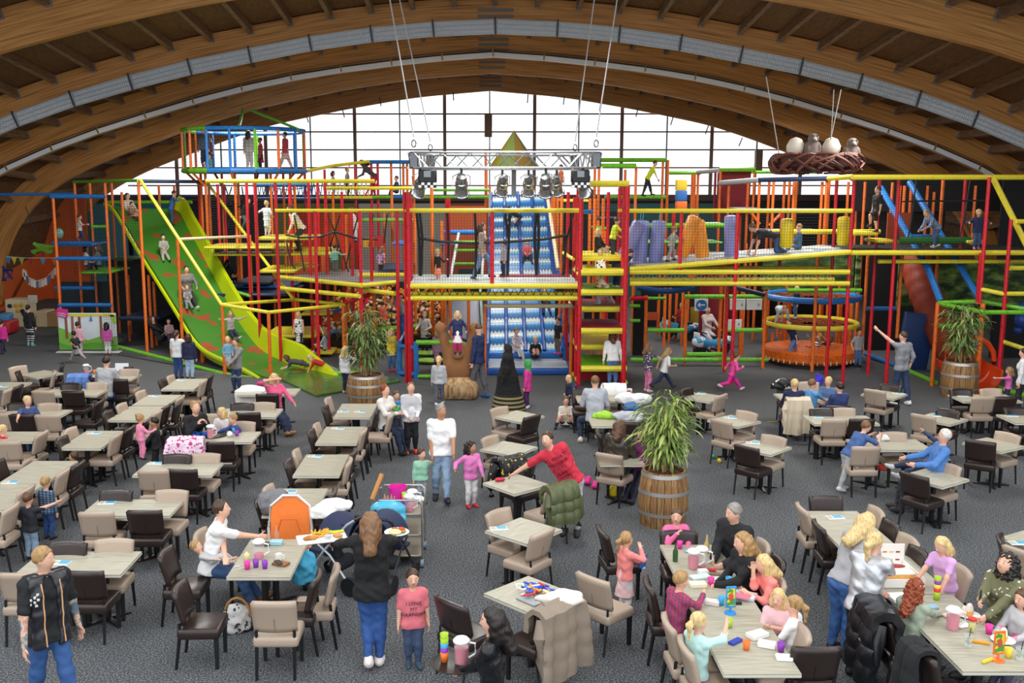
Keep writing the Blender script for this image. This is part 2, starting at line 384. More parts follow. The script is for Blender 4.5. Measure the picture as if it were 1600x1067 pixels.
MB().box((-19.9, 47.6, 2.4), (2.2, .15, 4.8)).build('wall_panel', OR, wl, smooth=False)
wr = struct('wall_right')
MB().box((21.9, 28, 3.5), (.2, 42, 7.0)).build('wall_panel', M('2A2A2D', .8), wr, smooth=False)
# ---------------- play frames ----------------
FC = dict(R=M('D31B2C', .35, kind='foam', c2='9E1422'), Y=M('E9D93C', .45, kind='foam', c2='DACA34'), O=M('EE7426', .4, kind='foam', c2='C95A1A'), G=M('74C22F', .4, kind='foam', c2='4F9420'),
          B=M('2B78C4', .4, kind='foam', c2='1F5A99'), T=M('D8C79E', .5), W=M('B4B9BC', .5), K=M('1A1B1E', .6), P=M('5C2E66', .5), D=M('2F6B2C', .5), M_=M('8E1F3A', .5), S=M('8FB0A6', .5), N=M('20304F', .5))
NETM = M('16171A', .8)
class PG:
    def __init__(s, name, label, u, v, Y, cat='play frame'):
        p = Q(u, v, Y); s.t = thing(name, label, cat, (p.x, Y, 0)); s.c = {}
    def put(s, mb, name, mat, smooth=True, label=None):
        o = mb.build(name, FC.get(mat, mat) if isinstance(mat, str) else mat, s.t, smooth, True)
        if label: o['label'] = label
        return o
    def post(s, c, u, v0, Y, v1=None, r=.05):
        a = Q(u, v0, Y); z = 0 if v1 is None else Q(u, v1, Y).z
        return s.put(MB().tube((a.x, Y, z), (a.x, Y, a.z), r), 'post', c)
    def posts(s, c, Y, *l):
        for q in l: s.post(c, q[0], q[1], Y, q[2] if len(q) > 2 else None)
    def beam(s, c, a, b, r=.05, name='beam'):
        return s.put(MB().tube(Q(*a), Q(*b), r), name, c)
    def hb(s, c, u0, u1, v, Y, r=.05): return s.beam(c, (u0, v, Y), (u1, v, Y), r)
    def plat(s, c, u0, u1, v, Y0, Y1, th=.09, name='platform'):
        a, b = Q(u0, v, Y0), Q(u1, v, Y0); z = a.z
        return s.put(MB().rbox(((a.x+b.x)/2, (Y0+Y1)/2, z-th/2), (b.x-a.x, Y1-Y0, th), .03, n=1), name, c)
    def net(s, u0, u1, v0, v1, Y, cell=.075):
        a, b = Q(u0, v1, Y), Q(u1, v0, Y); return s.net3(Vector((a.x, Y, max(a.z, 0.02))), Vector((b.x, Y, max(a.z, .02))), b.z-max(a.z, .02), cell)
    def net3(s, a, b, h, cell=.075):
        mb = MB(); d = b-a; L = d.length; n = max(int(L/cell), 1); m = max(int(h/cell), 1); w = .0035
        for i in range(n+1):
            p = a+d*(i/n); mb.tube(p, p+Vector((0, 0, h)), w, 3, cap=False)
        for j in range(m+1):
            z = Vector((0, 0, h*j/m)); mb.tube(a+z, b+z, w, 3, cap=False)
        o = s.put(mb, 'net', NETM, False); o['kind'] = 'stuff'; return o
    def rope(s, pts, r=.025, c='K', name='strap'): return s.put(MB().path([Q(*p) for p in pts], r, 5), name, c)
    def wall(s, u0, u1, v0, v1, Y, hexc, name='backing_panel', **k):  # near-black panels are put in for black nets and interior shade
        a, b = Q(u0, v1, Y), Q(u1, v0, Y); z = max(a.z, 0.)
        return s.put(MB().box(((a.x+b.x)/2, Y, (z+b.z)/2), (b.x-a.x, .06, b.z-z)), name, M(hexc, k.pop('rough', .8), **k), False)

# left tower
g = PG('climbing_tower', 'orange posted climbing tower with blue rails at the far left of the play frames', 130, 480, 32)
g.post('O', 82.7, 309, 33.6); g.post('O', 163.7, 286, 33.6); g.post('O', 116, 285, 35.8); g.post('O', 140, 286, 35.8); g.post('O', 174, 286, 36.4)
g.post('O', 190, 300, 34.5); g.post('O', 232, 430, 33); g.post('O', 240, 440, 33.5); g.post('O', 200, 430, 36)
for v, u0, u1, Y in ((307, 79, 166, 33.6), (380, 82, 143, 34.1), (404, 87, 170, 33.6), (450, 86, 148, 34.1), (476.5, 92, 176, 33.6)): g.hb('B', u0, u1, v, Y, .07)
g.beam('B', (-30, 304, 35.6), (116, 303, 35.8)); g.beam('G', (115, 284, 35.8), (216, 282, 31.3)); g.hb('G', 143, 166, 354, 34.6)
g.plat('G', 126, 172, 424, 33.8, 35.8); g.plat('B', 84, 143, 381, 34.1, 35.8); g.plat('N', 186, 250, 497, 33, 35.5); g.plat('D', 176, 205, 404, 35.6, 37)
g.net(84, 164, 309, 476, 33.75); g.net(165, 216, 284, 540, 31.35); g.net(116, 164, 286, 430, 36)
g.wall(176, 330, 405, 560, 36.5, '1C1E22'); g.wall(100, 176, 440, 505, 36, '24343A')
g.hb('N', 186, 250, 497, 33, .06)
# green spotted slide
g = PG('wide_slide', 'wide green slide with red spots and lime yellow side walls', 420, 588, 29, 'slide')
SLL = [(170, 324, 36.3), (182, 330, 36), (200, 358, 35.1), (219, 391, 34), (256, 450, 32.3), (285, 497, 31), (304, 529, 30.2), (324, 553, 29.6), (350, 568, 29), (385, 581, 28.3), (415, 592, 27.7)]
SLR = [(273, 328, 37.2), (284, 336, 37), (297, 362, 36.2), (313, 391, 35.2), (344, 450, 33.5), (370, 497, 32.3), (392, 529, 31.4), (412, 550, 30.8), (440, 565, 30.1), (480, 580, 29), (519, 594, 27.8)]
def crs(P, t):
    x = t*(len(P)-1); i = min(int(x), len(P)-2); f = x-i; p = [P[max(i-1, 0)], P[i], P[i+1], P[min(i+2, len(P)-1)]]
    return .5*((2*p[1])+(-p[0]+p[2])*f+(2*p[0]-5*p[1]+4*p[2]-p[3])*f*f+(-p[0]+3*p[1]-3*p[2]+p[3])*f**3)
LL, RR_ = [Q(*p) for p in SLL], [Q(*p) for p in SLR]
YG_ = M('C3D411', .3, sheen=.4); SG = M('3C7A22', .5, kind='spots', c2='9A4A2A', sc=1.5, t=.60)
g.put(MB().grid(lambda i, j: crs(LL, j).lerp(crs(RR_, j), i)+Vector((0, 0, -.05*math.sin(i*PI))), 6, 40, thick=.06), 'slide_bed', SG)
def sidewall(P, h0, h1, out):
    def fn(i, j):
        p = crs(P, j); k = h0+(h1-h0)*j; k *= min(1, 6*(1-j)+.15)
        return p+Vector((out*.16*i, 0, k*i-.04))
    return MB().grid(fn, 3, 40, thick=.07)
g.put(sidewall(LL, .16, .22, -1), 'side_wall', YG_); g.put(sidewall(RR_, .5, .75, 1), 'side_wall', YG_)
for P, h0, h1, o in ((LL, .16, .22, -1), (RR_, .5, .75, 1)):
    g.put(MB().path([crs(P, j/30)+Vector((o*.17, 0, (h0+(h1-h0)*j/30)*min(1, 6*(1-j/30)+.15)-.03)) for j in range(31)], .05, 6), 'side_lip', YG_)
for t in (.62, .78):
    p = crs(LL, t); g.put(MB().tube((p.x+.1, p.y+.2, 0), (p.x+.1, p.y+.2, p.z-.1), .07), 'support_post', 'O')
# frame over the slide
g = PG('sloping_rails', 'orange posts and yellow sloping rails around the green spotted slide', 380, 588, 30)
g.post('O', 216, 283, 31.3); g.post('O', 277, 370, 30.2); g.post('O', 347, 477, 28.3); g.post('O', 419.5, 488, 27.8); g.post('O', 536, 476, 29.6); g.post('O', 461.6, 469, 31.6)
g.post('O', 390, 367, 33.5); g.post('O', 326, 285, 36.5); g.post('O', 248, 290, 37.5); g.post('O', 272, 290, 37.8)
g.beam('Y', (219, 281, 31.3), (346, 476, 28.3)); g.beam('Y', (322.5, 284, 36), (458, 467, 31.6)); g.beam('T', (281, 374, 30.2), (388, 369, 33.5))
for a, b in (((346, 476, 28.3), (461.6, 468, 31.6)), ((461.6, 468, 31.6), (538, 476, 29.6)), ((419.5, 488, 27.8), (538, 476, 29.6)), ((346, 476, 28.3), (419.5, 488, 27.8))): g.beam('Y', a, b)
g.beam('N', (216, 283, 31.3), (322, 284, 36), .06); g.hb('G', 165, 300, 316, 37.5, .06); g.hb('N', 165, 310, 308, 38.2, .06)
g.beam('G', (186, 542, 31.6), (349, 584, 28.4), .06); g.beam('G', (349, 584, 28.4), (421, 596, 27.6), .06); g.hb('G', 519, 560, 583, 28, .06)
g.beam('G', (365, 455, 33), (392, 463, 33), .06)
# hexagonal lookout cage
g = PG('lookout_cage', 'blue and green lookout cage standing on legs high above the left frames', 382, 300, 36)
C = Q(383, 262, 36.3); zb, zt = Q(383, 266, 34).z, Q(383, 199, 34).z; NP = 16
ring = [Vector((C.x+2.15*math.cos(2*PI*i/NP), C.y+2.1*math.sin(2*PI*i/NP), 0)) for i in range(NP)]
cc = 'OGBOGBBOGOOBBGOB'
for i in range(NP):
    a, b = ring[i], ring[(i+1) % NP]; up = Vector((0, 0, 1))
    rc = 'G' if 7 <= i <= 10 else 'B'
    g.put(MB().tube(a+up*zb, b+up*zb, .09), 'rim', rc); g.put(MB().tube(a+up*zt, b+up*zt, .07), 'rim', rc)
    g.put(MB().tube(a+up*zb, a+up*zt, .05), 'post', cc[i])
    if i % 2 == 0:
        g.put(MB().tube(a*.72+C*.28*Vector((1, 1, 0)).length/math.sqrt(2) if 0 else Vector((a.x*.75+C.x*.25, a.y*.75+C.y*.25, 0)), Vector((a.x*.75+C.x*.25, a.y*.75+C.y*.25, zb)), .05), 'leg', 'O')
        g.put(MB().tube(Vector((a.x*.75+C.x*.25, a.y*.75+C.y*.25, zb-.55)), a+up*(zb-.02), .045), 'brace', 'O')
g.put(MB().lathe([(0.01, zb-.02), (2.1, zb-.02), (2.1, zb+.03), (.01, zb+.03)], 16, Matrix.Translation(Vector((C.x, C.y, 0)))), 'platform', 'N')
for i in range(8, 16): g.net3(ring[i]+Vector((0, 0, zb)), ring[(i+1) % NP]+Vector((0, 0, zb)), zt-zb, .1)
g.beam('G', (374, 196, 35), (380, 171, 36.5)); g.beam('G', (393, 172, 36.5), (466, 202, 35.5)); CAGEZ = zb+.03
# left multi level frame
g = PG('trampoline_frame', 'red posted frame with yellow edged levels left of the middle', 520, 520, 30)
for q in ((430, 283, 30, None), (452, 285, 33, None), (482, 285, 31, None), (492, 330, 29, None), (496, 285, 33.5, None), (508, 285, 31.5, None), (534, 300, 33, None), (562, 330, 28.4, 512), (579, 330, 29.4, 458), (549, 330, 31, None), (398, 285, 31, None), (385, 285, 33, None), (340, 288, 35, None), (350, 288, 36, None), (620, 330, 28.2, None), (632.5, 300, 27.0, None), (641, 300, 28.2, None), (310, 285, 37, None)):
    g.post('R', q[0], q[1], q[2], q[3])
g.post('R', 563, 440, 28.4); g.beam('R', (565, 482, 28.4), (580, 457, 29.4)); g.beam('R', (538, 474, 29.6), (577, 459, 29.4)); g.post('O', 540, 470, 31.2); g.post('O', 584, 450, 30.5); g.post('O', 541, 335, 34); g.post('O', 464, 560, 32)
for q in ((460, 285, 36), (372, 285, 37), (398, 285, 38), (520, 300, 37), (600, 330, 36), (612, 290, 36), (647, 330, 35), (674, 293, 34)): g.post('O', *q)
g.hb('Y', 322, 585, 283, 30, .06); g.hb('Y', 430, 640, 329, 29); g.hb('Y', 510, 660, 294, 30.5); g.hb('B', 395, 480, 288, 34)
g.hb('Y', 455, 530, 388, 33); g.plat('Y', 400, 487, 371, 31, 33); g.plat('Y', 318, 455, 385, 33, 35); g.plat('Y', 454, 514, 395, 32, 33.6); g.plat('Y', 404, 460, 422, 31, 33)
g.plat('Y', 330, 460, 397, 33.4, 35, .06)
for a, b in (((437, 433, 30.5), (565, 446, 28.3)), ((565, 446, 28.3), (619, 441, 29.2)), ((436, 450, 30.5), (562, 463, 28.3)), ((562, 452, 29), (617, 459, 28.2))): g.beam('Y', a, b, .065)
g.hb('Y', 560, 632, 430, 30, .07)
a, b, c, d = Q(437, 433, 30.5), Q(565, 445, 28.3), Q(640, 438, 29.4), Q(600, 425, 33)
g.put(MB().grid(lambda i, j: (a.lerp(b, i)).lerp(a.lerp(b, i)+Vector((1.6, 3.2, .0)), j), 4, 4, thick=.06), 'platform', M('77797C', .5))
g.plat('Y', 452, 495, 414, 33, 34); g.wall(452, 560, 330, 395, 38.5, 'C8511F'); g.wall(452, 510, 394, 432, 36, 'D45A1F', rough=.5)
g.plat('N', 365, 420, 441, 34, 36.5); g.plat('B', 300, 455, 447, 34.5, 37, .08); g.plat('N', 330, 450, 459, 33, 36)
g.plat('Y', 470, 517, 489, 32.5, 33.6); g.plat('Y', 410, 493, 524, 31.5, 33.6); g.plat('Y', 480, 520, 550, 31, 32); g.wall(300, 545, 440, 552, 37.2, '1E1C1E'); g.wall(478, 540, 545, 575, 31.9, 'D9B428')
g.beam('B', (505, 489, 33), (540, 483, 33)); g.beam('B', (505, 521, 32), (540, 515, 32)); g.wall(520, 542, 488, 502, 33.2, 'C9531E')
g.rope([(447, 367, 31), (470, 371, 30.6), (500, 370, 30.4), (523, 362, 30.3), (560, 373, 30.6), (590, 374, 30.8)], .035)
for p in ([(460, 336, 30.6), (466, 370, 30.6), (476, 424, 30.5)], [(523, 362, 30.3), (512, 335, 30.3)], [(523, 362, 30.3), (531, 336, 30.3)], [(523, 363, 30.3), (516, 384, 30.3), (523, 424, 30.2)], [(523, 363, 30.3), (530, 384, 30.3), (545, 425, 30.2)], [(448, 380, 30.6), (455, 412, 30.5), (462, 420, 30.5)], [(560, 335, 31), (548, 380, 31), (540, 420, 31)], [(605, 335, 31), (600, 380, 31)], [(583, 335, 31), (577, 385, 31)]): g.rope(p)
for p in ([(352, 292, 36), (362, 320, 36), (356, 355, 36)], [(362, 292, 36), (352, 325, 36)], [(378, 292, 36), (384, 330, 36)], [(300, 330, 37), (311, 366, 37)], [(305, 330, 37), (360, 323, 37), (415, 322, 36)]): g.rope(p)
g.put(MB().ball(Q(525, 386, 30.3), .09), 'knot', 'K')
g.net(322, 430, 284, 400, 30.2); g.net(430, 562, 330, 440, 29.1); g.net(562, 632, 330, 432, 28.9); g.net(440, 560, 284, 328, 30.2, .1)
# yellow rope bridge high at the back
g = PG('rope_bridge', 'yellow railed rope bridge high up in front of the gable window', 530, 300, 38)
for a, b in (((476, 268, 37), (520, 259, 38)), ((520, 259, 38), (578, 252, 38))): g.beam('Y', a, b, .06)
g.hb('B', 578, 645, 253, 38, .07); g.hb('B', 395, 480, 290, 38); g.hb('Y', 500, 582, 308.5, 38, .06); g.hb('B', 610, 640, 308, 38, .06); g.hb('G', 582, 612, 308, 38, .06); g.hb('G', 640, 765, 308, 38, .06); g.hb('G', 675, 765, 297, 38); g.hb('Y', 500, 582, 283, 38); g.plat('B', 395, 582, 309, 38, 39.4, .06)
for q in ((507, 265), (555, 258), (580, 254), (590, 254), (430, 290), (476, 268)): g.post('R', q[0], q[1], 38.2)
for q in ((611, 254), (630, 254), (636, 254), (646, 254), (674, 295), (759, 235), (765, 290)): g.post('O', q[0], q[1], 38.4)
for i in range(26):
    u = 402+i*6.8; g.rope([(u, 285, 38), (u+3.4, 306, 38)], .018, 'T' if i > 14 else 'B', 'rope'); g.rope([(u+6.8, 285, 38), (u+3.4, 306, 38)], .018, 'T' if i > 14 else 'B', 'rope')
g.rope([(402, 290, 38), (450, 297, 38), (500, 290, 38)], .02, 'B', 'rope')
for u in (570, 578): g.beam('R', (u, 306, 38), (u+12, 285, 38), .03)
# central gallery
g = PG('gallery_frame', 'long yellow railed gallery with netting in the middle above the stuffed bear', 770, 600, 27.5)
g.hb('Y', 632, 907, 329, 27, .06); g.plat('W', 640, 905, 441, 27, 29.4, .1); g.hb('Y', 636, 905, 447, 26.9, .075); g.hb('Y', 640, 903, 459, 27.3, .06); g.hb('Y', 636, 904, 466, 26.9, .065)
for i in range(22):
    u = 643+i*11.9; g.rope([(u, 461, 27.1), (u+6, 449, 27.1), (u+11.9, 461, 27.1)], .012, 'K', 'lattice_bar')
g.post('R', 769, 331, 27, 447, .055); g.post('R', 637, 300, 26.86); g.post('R', 641, 331, 28.2)
for u, v in ((698, 310), (701, 310)): g.post('R', u, v, 29.2, 440)
g.net(640, 769, 331, 446, 27.05); g.net(770, 905, 331, 446, 27.05)
g.hb('S', 646, 755, 433, 28.8, .07); g.hb('M_', 780, 890, 432, 28.6, .06)
for p in ([(651, 333, 28), (655, 372, 28), (656, 431, 28)], [(656, 333, 28), (660, 372, 28), (658, 431, 28)], [(655, 372, 28), (690, 378, 28), (740, 380, 28), (790, 378, 28), (850, 374, 28), (890, 366, 28)], [(742, 333, 28), (744, 380, 28), (743, 433, 28)], [(699, 333, 28.4), (701, 380, 28.4), (700, 433, 28.4)],
          [(789, 333, 28), (795, 375, 28), (793, 430, 28)], [(797, 333, 28), (795, 375, 28)], [(838, 333, 28), (835, 375, 28), (838, 430, 28)], [(841, 333, 28), (842, 375, 28), (838, 430, 28)], [(896, 333, 28), (885, 375, 28), (880, 430, 28)]): g.rope(p, .04)
for u in (716, 742): pass
# blue ladder behind the gallery
for u, w in ((703, 716), (730, 753)): pass
g.beam('W', (704, 433, 29.6), (717, 362, 31), .045); g.beam('W', (753, 433, 29.6), (757, 362, 31), .045); g.hb('B', 694, 752, 363, 31, .08)
for k, v in enumerate((378, 391, 412)): g.hb('G', 709, 756, v, 30.4, .04)
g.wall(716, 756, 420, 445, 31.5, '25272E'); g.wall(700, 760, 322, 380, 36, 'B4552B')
for q in ((648, 337, 33), (675, 295, 33), (690, 345, 32.5), (732, 440, 31.5), (695, 440, 31), (703, 440, 30.6)): g.post('O', *q)
g.plat('B', 612, 640, 379, 32, 33.5); g.plat('B', 685, 720, 380, 32, 33, .05); g.plat('G', 562, 647, 343, 34, 35.5, .06); g.plat('N', 590, 640, 420, 30.5, 33)
g.wall(585, 602, 368, 386, 34, 'B02A2A'); g.wall(568, 590, 371, 386, 34.2, 'D9A92B')
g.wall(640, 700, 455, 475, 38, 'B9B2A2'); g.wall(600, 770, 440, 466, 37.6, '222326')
# teal slide under the gallery
g = PG('tube_slide', 'dark teal chute coming down below the gallery behind the stuffed bear', 735, 560, 31, 'slide')
a, b, c, d = Q(708, 468, 33.5), Q(752, 468, 33.5), Q(702, 560, 30.2), Q(757, 560, 30.2)
g.put(MB().grid(lambda i, j: a.lerp(b, i).lerp(c.lerp(d, i), j), 2, 8, thick=.06), 'chute', M('4A5468', .35))
for p, q in ((a, c), (b, d)): g.put(MB().grid(lambda i, j, p=p, q=q: p.lerp(q, j)+Vector((0, 0, .5*i)), 1, 8, thick=.08), 'side_wall', M('1F5B57', .4))
# red and yellow climbing tower
g = PG('step_tower', 'red posted climbing tower with stacked yellow edged steps', 944, 605, 27)
for q in ((908.5, 292, 26.5), (898, 308, 28.6), (903.5, 292, 27.4), (981, 291, 25.9), (976, 291, 26.8), (968.5, 293, 28.4), (888, 300, 29.3), (951, 300, 29.6)): g.post('R', q[0], q[1], q[2], None, .06 if q[2] < 27 else .05)
for v, c, t in ((576, 'G', .16), (542, 'Y', .12), (517, 'M_', .12), (483, 'M_', .1), (457, 'G', .12), (426, 'Y', .1), (403, 'Y', .1)):
    Y0 = 27.0 if v in (542, 483, 403) else 26.3
    u1 = 979 if Y0 < 27 else 974
    g.plat(c, 908, u1, v-4, Y0, Y0+1.9, t, 'step'); g.hb('Y', 908, u1, v, Y0, .085)
g.hb('Y', 920, 983, 287, 26.4, .08); g.hb('B', 912, 927, 331, 28, .06); g.hb('Y', 966, 985, 329, 27, .05)
g.put(MB().box((Q(944, 590, 27.3).x, 27.4, .28), (1.28, .08, .56)), 'toe_panel', M('A3141E', .35))
for a, b in (((899, 452, 28.3), (907, 487, 26.8)), ((897, 420, 28.5), (906, 430, 26.8)), ((895, 530, 28.5), (904, 548, 26.8)), ((895, 583, 28.2), (904, 598, 26.7)), ((962, 530, 28.4), (974, 545, 26.9)), ((962, 572, 28.4), (978, 598, 26.3)), ((880, 395, 29), (896, 405, 28))): g.beam('Y', a, b)
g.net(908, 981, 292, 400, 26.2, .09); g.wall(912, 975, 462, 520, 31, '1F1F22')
# wave slide
g = PG('wave_slide', 'broad blue and white wavy slide with four lanes', 820, 580, 30, 'slide')
P00, P10, P01, P11 = Q(762, 556, 29.7), Q(880, 553, 29.7), Q(767, 306, 38.5), Q(851, 304, 38.5)
def wv(i, j):
    p = P00.lerp(P10, i).lerp(P01.lerp(P11, i), j); return p+Vector((0, 0, .13*math.sin(j*2*PI*14)+.45*j*(1-j)*-1))
mb = MB().grid(wv, 16, 132); mb.uv = [(i/16*4, j/132*14) for j in range(133) for i in range(17)]
g.put(mb, 'slide_bed', M('CFDCE0', .35, kind='waves'))
for i in range(5):
    g.put(MB().path([wv(i/4, j/40)+Vector((0, 0, .13)) for j in range(41)], .07 if i in (0, 4) else .06, 6), 'lane_divider', M('1B4C9A', .4))
g.put(MB().path([wv(1, j/40)+Vector((.12, 0, .28)) for j in range(41)], .14, 6), 'side_pad', M('1B3F86', .45))
for u, z0 in ((761, 0), (882, 0)):
    q = Q(u, 553, 29.4); g.put(MB().tube((q.x, 29.3, 0), (q.x, 29.3, .75), .06), 'post', M('1F5CB0', .4))
a = Q(763, 585, 28.3); b = Q(889, 585, 28.3)
g.put(MB().rbox(((a.x+b.x)/2, 28.95, .12), (b.x-a.x, 1.4, .24), .06), 'landing_mat', M('B9C3CC', .28, kind='cloth', sc=3.)); g.put(MB().rbox(((a.x+b.x)/2, 28.22, .1), (b.x-a.x+.1, .14, .2), .05), 'mat_edge', M('1F55A5', .4)); g.put(MB().rbox((b.x, 28.95, .11), (.14, 1.5, .22), .05), 'mat_edge', M('1F55A5', .4)); g.put(MB().rbox(((a.x+b.x)/2-.1, 29.65, .33), (b.x-a.x-.1, .2, .22), .08), 'mat_edge', M('2469B8', .35))
g = PG('slide_portal', 'orange posted portal with pale top rail around the wavy slide', 826, 585, 28)
g.post('O', 757.5, 478, 27.8); g.post('O', 893, 480, 28.1); g.hb('T', 756, 894, 478, 28, .06); g.post('W', 765, 300, 37); g.beam('T', (886, 470, 31), (895, 480, 28.1)); g.beam('T', (856, 310, 34), (872, 420, 30.5), .06)
for q in ((863, 306, 36), (867, 290, 35), (872, 290, 34), (878, 295, 33), (760, 260, 38.6), (882, 462, 30), (875, 470, 31)): g.post('O', *q)
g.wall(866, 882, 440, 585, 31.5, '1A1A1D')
# bag bridge on the right
g = PG('bag_bridge', 'yellow railed bridge hung with punching bags right of the step tower', 1150, 580, 27)
g.hb('Y', 984, 1331, 329.5, 26.8, .06); g.hb('Y', 984, 1327, 425, 26.8, .07); g.hb('Y', 984, 1303, 436.5, 27.2, .06); g.hb('Y', 984, 1327, 443, 26.8, .065)
g.hb('Y', 1060, 1303, 419, 28.4, .06); g.beam('Y', (984, 421, 26.8), (1329, 394, 26.8), .07)
for i in range(28):
    u = 988+i*11.6
    if u < 1290: g.rope([(u, 437, 27), (u+6, 427, 27), (u+11.6, 437, 27)], .012, 'W', 'lattice_bar')
a, b = Q(984, 415, 26.9), Q(1329, 390, 26.9)
g.put(MB().grid(lambda i, j: a.lerp(b, i)+Vector((0, 2.2*j, 0)), 6, 2, thick=.08), 'ramp', M('B9B4B0', .5, kind='spots', c2='6E8A93', sc=1.4, t=.55))
for q in ((1065, 331, 26.8, 425), (1153, 331, 26.8, None), (1308, 276, 28.1, None), (1335, 277, 26.9, None), (1053, 331, 28.6, 410), (1222, 331, 28.8, 420), (1138, 425, 28.6, None)): g.post('R', q[0], q[1], q[2], q[3])
g.net(984, 1153, 331, 424, 26.85); g.net(1153, 1333, 331, 424, 26.85)
g.hb('G', 1000, 1140, 352, 30, .07); g.plat('W', 1090, 1140, 350, 30, 31.5); g.hb('Y', 1205, 1375, 362, 29.2, .07); g.plat('G', 1000, 1130, 378, 30, 31.4, .05)
for q in ((1128, 420, 30.2), (1166, 380, 31.5), (1136, 425, 29.4), (1280, 362, 29.5)): g.post('O', *q)
g.hb('N', 1000, 1085, 447, 31); g.beam('N', (1140, 447, 29.4), (1195, 461, 28.8), .07)
g.put(MB().path([Q(995+i*9, 449+6*math.sin(i/10*PI), 30.5) for i in range(11)], .09, 8), 'tyre_tube', M('23518F', .4))
# low green fence rails with orange posts
g = PG('green_rail_fence', 'low fence of green rails between orange posts before the ride on motorbikes', 1160, 565, 30)
g.post('O', 1010, 462, 30); g.post('O', 1073, 462, 29.8); g.post('O', 1197, 455, 29.2); g.post('O', 1135, 440, 30.8); g.post('O', 990, 447, 32); g.post('O', 1160, 447, 31.5)
g.hb('G', 1070, 1196, 463.5, 29.6, .065); g.hb('G', 1012, 1071, 516, 30, .065); g.hb('G', 1135, 1195, 516, 29.5, .065); g.hb('G', 1073, 1130, 553.5, 29.7, .065); g.hb('G', 985, 1200, 562, 29.6, .065); g.hb('R', 985, 1012, 466, 29.6, .06); g.hb('G', 984, 1040, 466, 32); g.hb('G', 984, 1000, 478, 30); g.hb('G', 984, 1000, 501, 30)
for q in ((1040, 440, 33), (1048, 440, 34), (1058, 440, 35), (1068, 440, 33.5), (1158, 480, 33), (1100, 450, 36), (1029, 470, 36)): g.post('O', *q)
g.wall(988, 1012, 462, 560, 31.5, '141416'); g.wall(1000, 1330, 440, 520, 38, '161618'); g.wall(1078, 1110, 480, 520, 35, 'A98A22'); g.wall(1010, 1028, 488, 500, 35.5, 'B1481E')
g.put(MB().lathe([(.55, 0), (.55, 3.2)], 14, Matrix.Translation(Vector((Q(1117, 500, 33).x, 33, 0)))), 'column_pad', M('6E1220', .35))
# direction sign and notices
def board(name, label, cat, u0, u1, v0, v1, Y, face, extra=None, frame_=None):
    a, b = Q(u0, v1, Y), Q(u1, v0, Y); w, h = b.x-a.x, b.z-a.z; t = thing(name, label, cat, ((a.x+b.x)/2, Y, a.z))
    MB().rbox((0, 0, h/2), (w, .03, h), .01, n=1).build('panel', face, t)
    return t, w, h
WHT = M('E9EAE8', .5)
def flat(pts, y, t, name, mat, th=.008):      # extruded flat shape in the x-z plane of a sign
    n = len(pts); mb = MB(); mb.add([(p[0], y, p[1]) for p in pts]+[(p[0], y-th, p[1]) for p in pts], [tuple(range(n-1, -1, -1))[::-1], tuple(range(2*n-1, n-1, -1))]+[(i, n+i, n+(i+1) % n, (i+1) % n) for i in range(n)])
    return mb.build(name, mat, t, False)
def text(s, size, y, x, z, t, mat, name='lettering', align='CENTER', rz=0.):
    cu = bpy.data.curves.new(name, 'FONT'); cu.body = s; cu.size = size; cu.align_x = align; cu.align_y = 'CENTER'; cu.extrude = .002; cu.resolution_u = 2
    o = bpy.data.objects.new(name, cu); dg = bpy.context.evaluated_depsgraph_get(); COL.objects.link(o); dg.update(); me = bpy.data.meshes.new_from_object(o.evaluated_get(dg)); bpy.data.objects.remove(o); bpy.data.curves.remove(cu)
    me.transform(Matrix.Translation(Vector((x, y, z))) @ Matrix.Rotation(rz, 4, 'Y') @ Matrix.Rotation(PI/2, 4, 'X')); me.materials.clear(); me.materials.append(mat)
    return link(name, me, t)
t, w, h = board('direction_sign', 'white sign with a white arrow on a blue disc pointing left', 'sign', 1085, 1106.5, 467, 485.5, 29.5, WHT)
flat([(.165*math.cos(i*PI/12), .165*math.sin(i*PI/12)+h/2-.01) for i in range(24)], -.016, t, 'disc', M('1668B0', .5))
flat([(-.12, h/2), (-.05, h/2+.07), (-.03, h/2+.05), (-.06, h/2+.018), (.11, h/2+.018), (.11, h/2-.018), (-.06, h/2-.018), (-.03, h/2-.05), (-.05, h/2-.07)], -.025, t, 'arrow', WHT)
for i, (a, b, c, d, l) in enumerate(((1140, 1165, 467, 484, 'white notice board hung left of another below the green rail'), (1166, 1191, 467, 484, 'white notice board hung beside the blue cage below the green rail'), (1136, 1159, 499, 513, 'white and grey notice panel low behind the red post'))):
    t, w, h = board('notice_board', l, 'sign', a, b, c, d, 29.9, WHT)
    flat([(.1, h*.35), (.16, h*.35), (.14, h*.6), (.12, h*.65)], -.016, t, 'printed_mark', M('8A8D90', .6))
# round spinning cage (three rings) on the right
g = PG('ring_cage', 'round climbing cage with blue and yellow rings over an orange padded turntable', 1260, 575, 30)
Cx = Q(1259, 520, 30.6); cx, cy, rr = Cx.x, 30.2, 1.36
def ring_(v, c, r=.075):
    z = Q(1259, v, cy-rr).z; g.put(MB().path([(cx+rr*math.cos(2*PI*i/36), cy+rr*math.sin(2*PI*i/36), z) for i in range(36)], r, 8, close=True), 'ring', c); return z
zB, zY = ring_(471, 'B', .09), ring_(514, 'Y', .075)
def ropeweb(z):
    mb = MB()
    for i in range(12):
        a = 2*PI*i/12; mb.tube((cx+.3*math.cos(a), cy+.3*math.sin(a), z-.02), (cx+rr*math.cos(a), cy+rr*math.sin(a), z), .02, 5)
    for q in (.4, .7, 1.0, 1.2): mb.path([(cx+q*math.cos(2*PI*i/24), cy+q*math.sin(2*PI*i/24), z) for i in range(24)], .018, 5, close=True)
    o = g.put(mb, 'rope_web', M('8A4B2A', .7)); o['kind'] = 'stuff'
ropeweb(zB-.02); ropeweb(zY-.02)
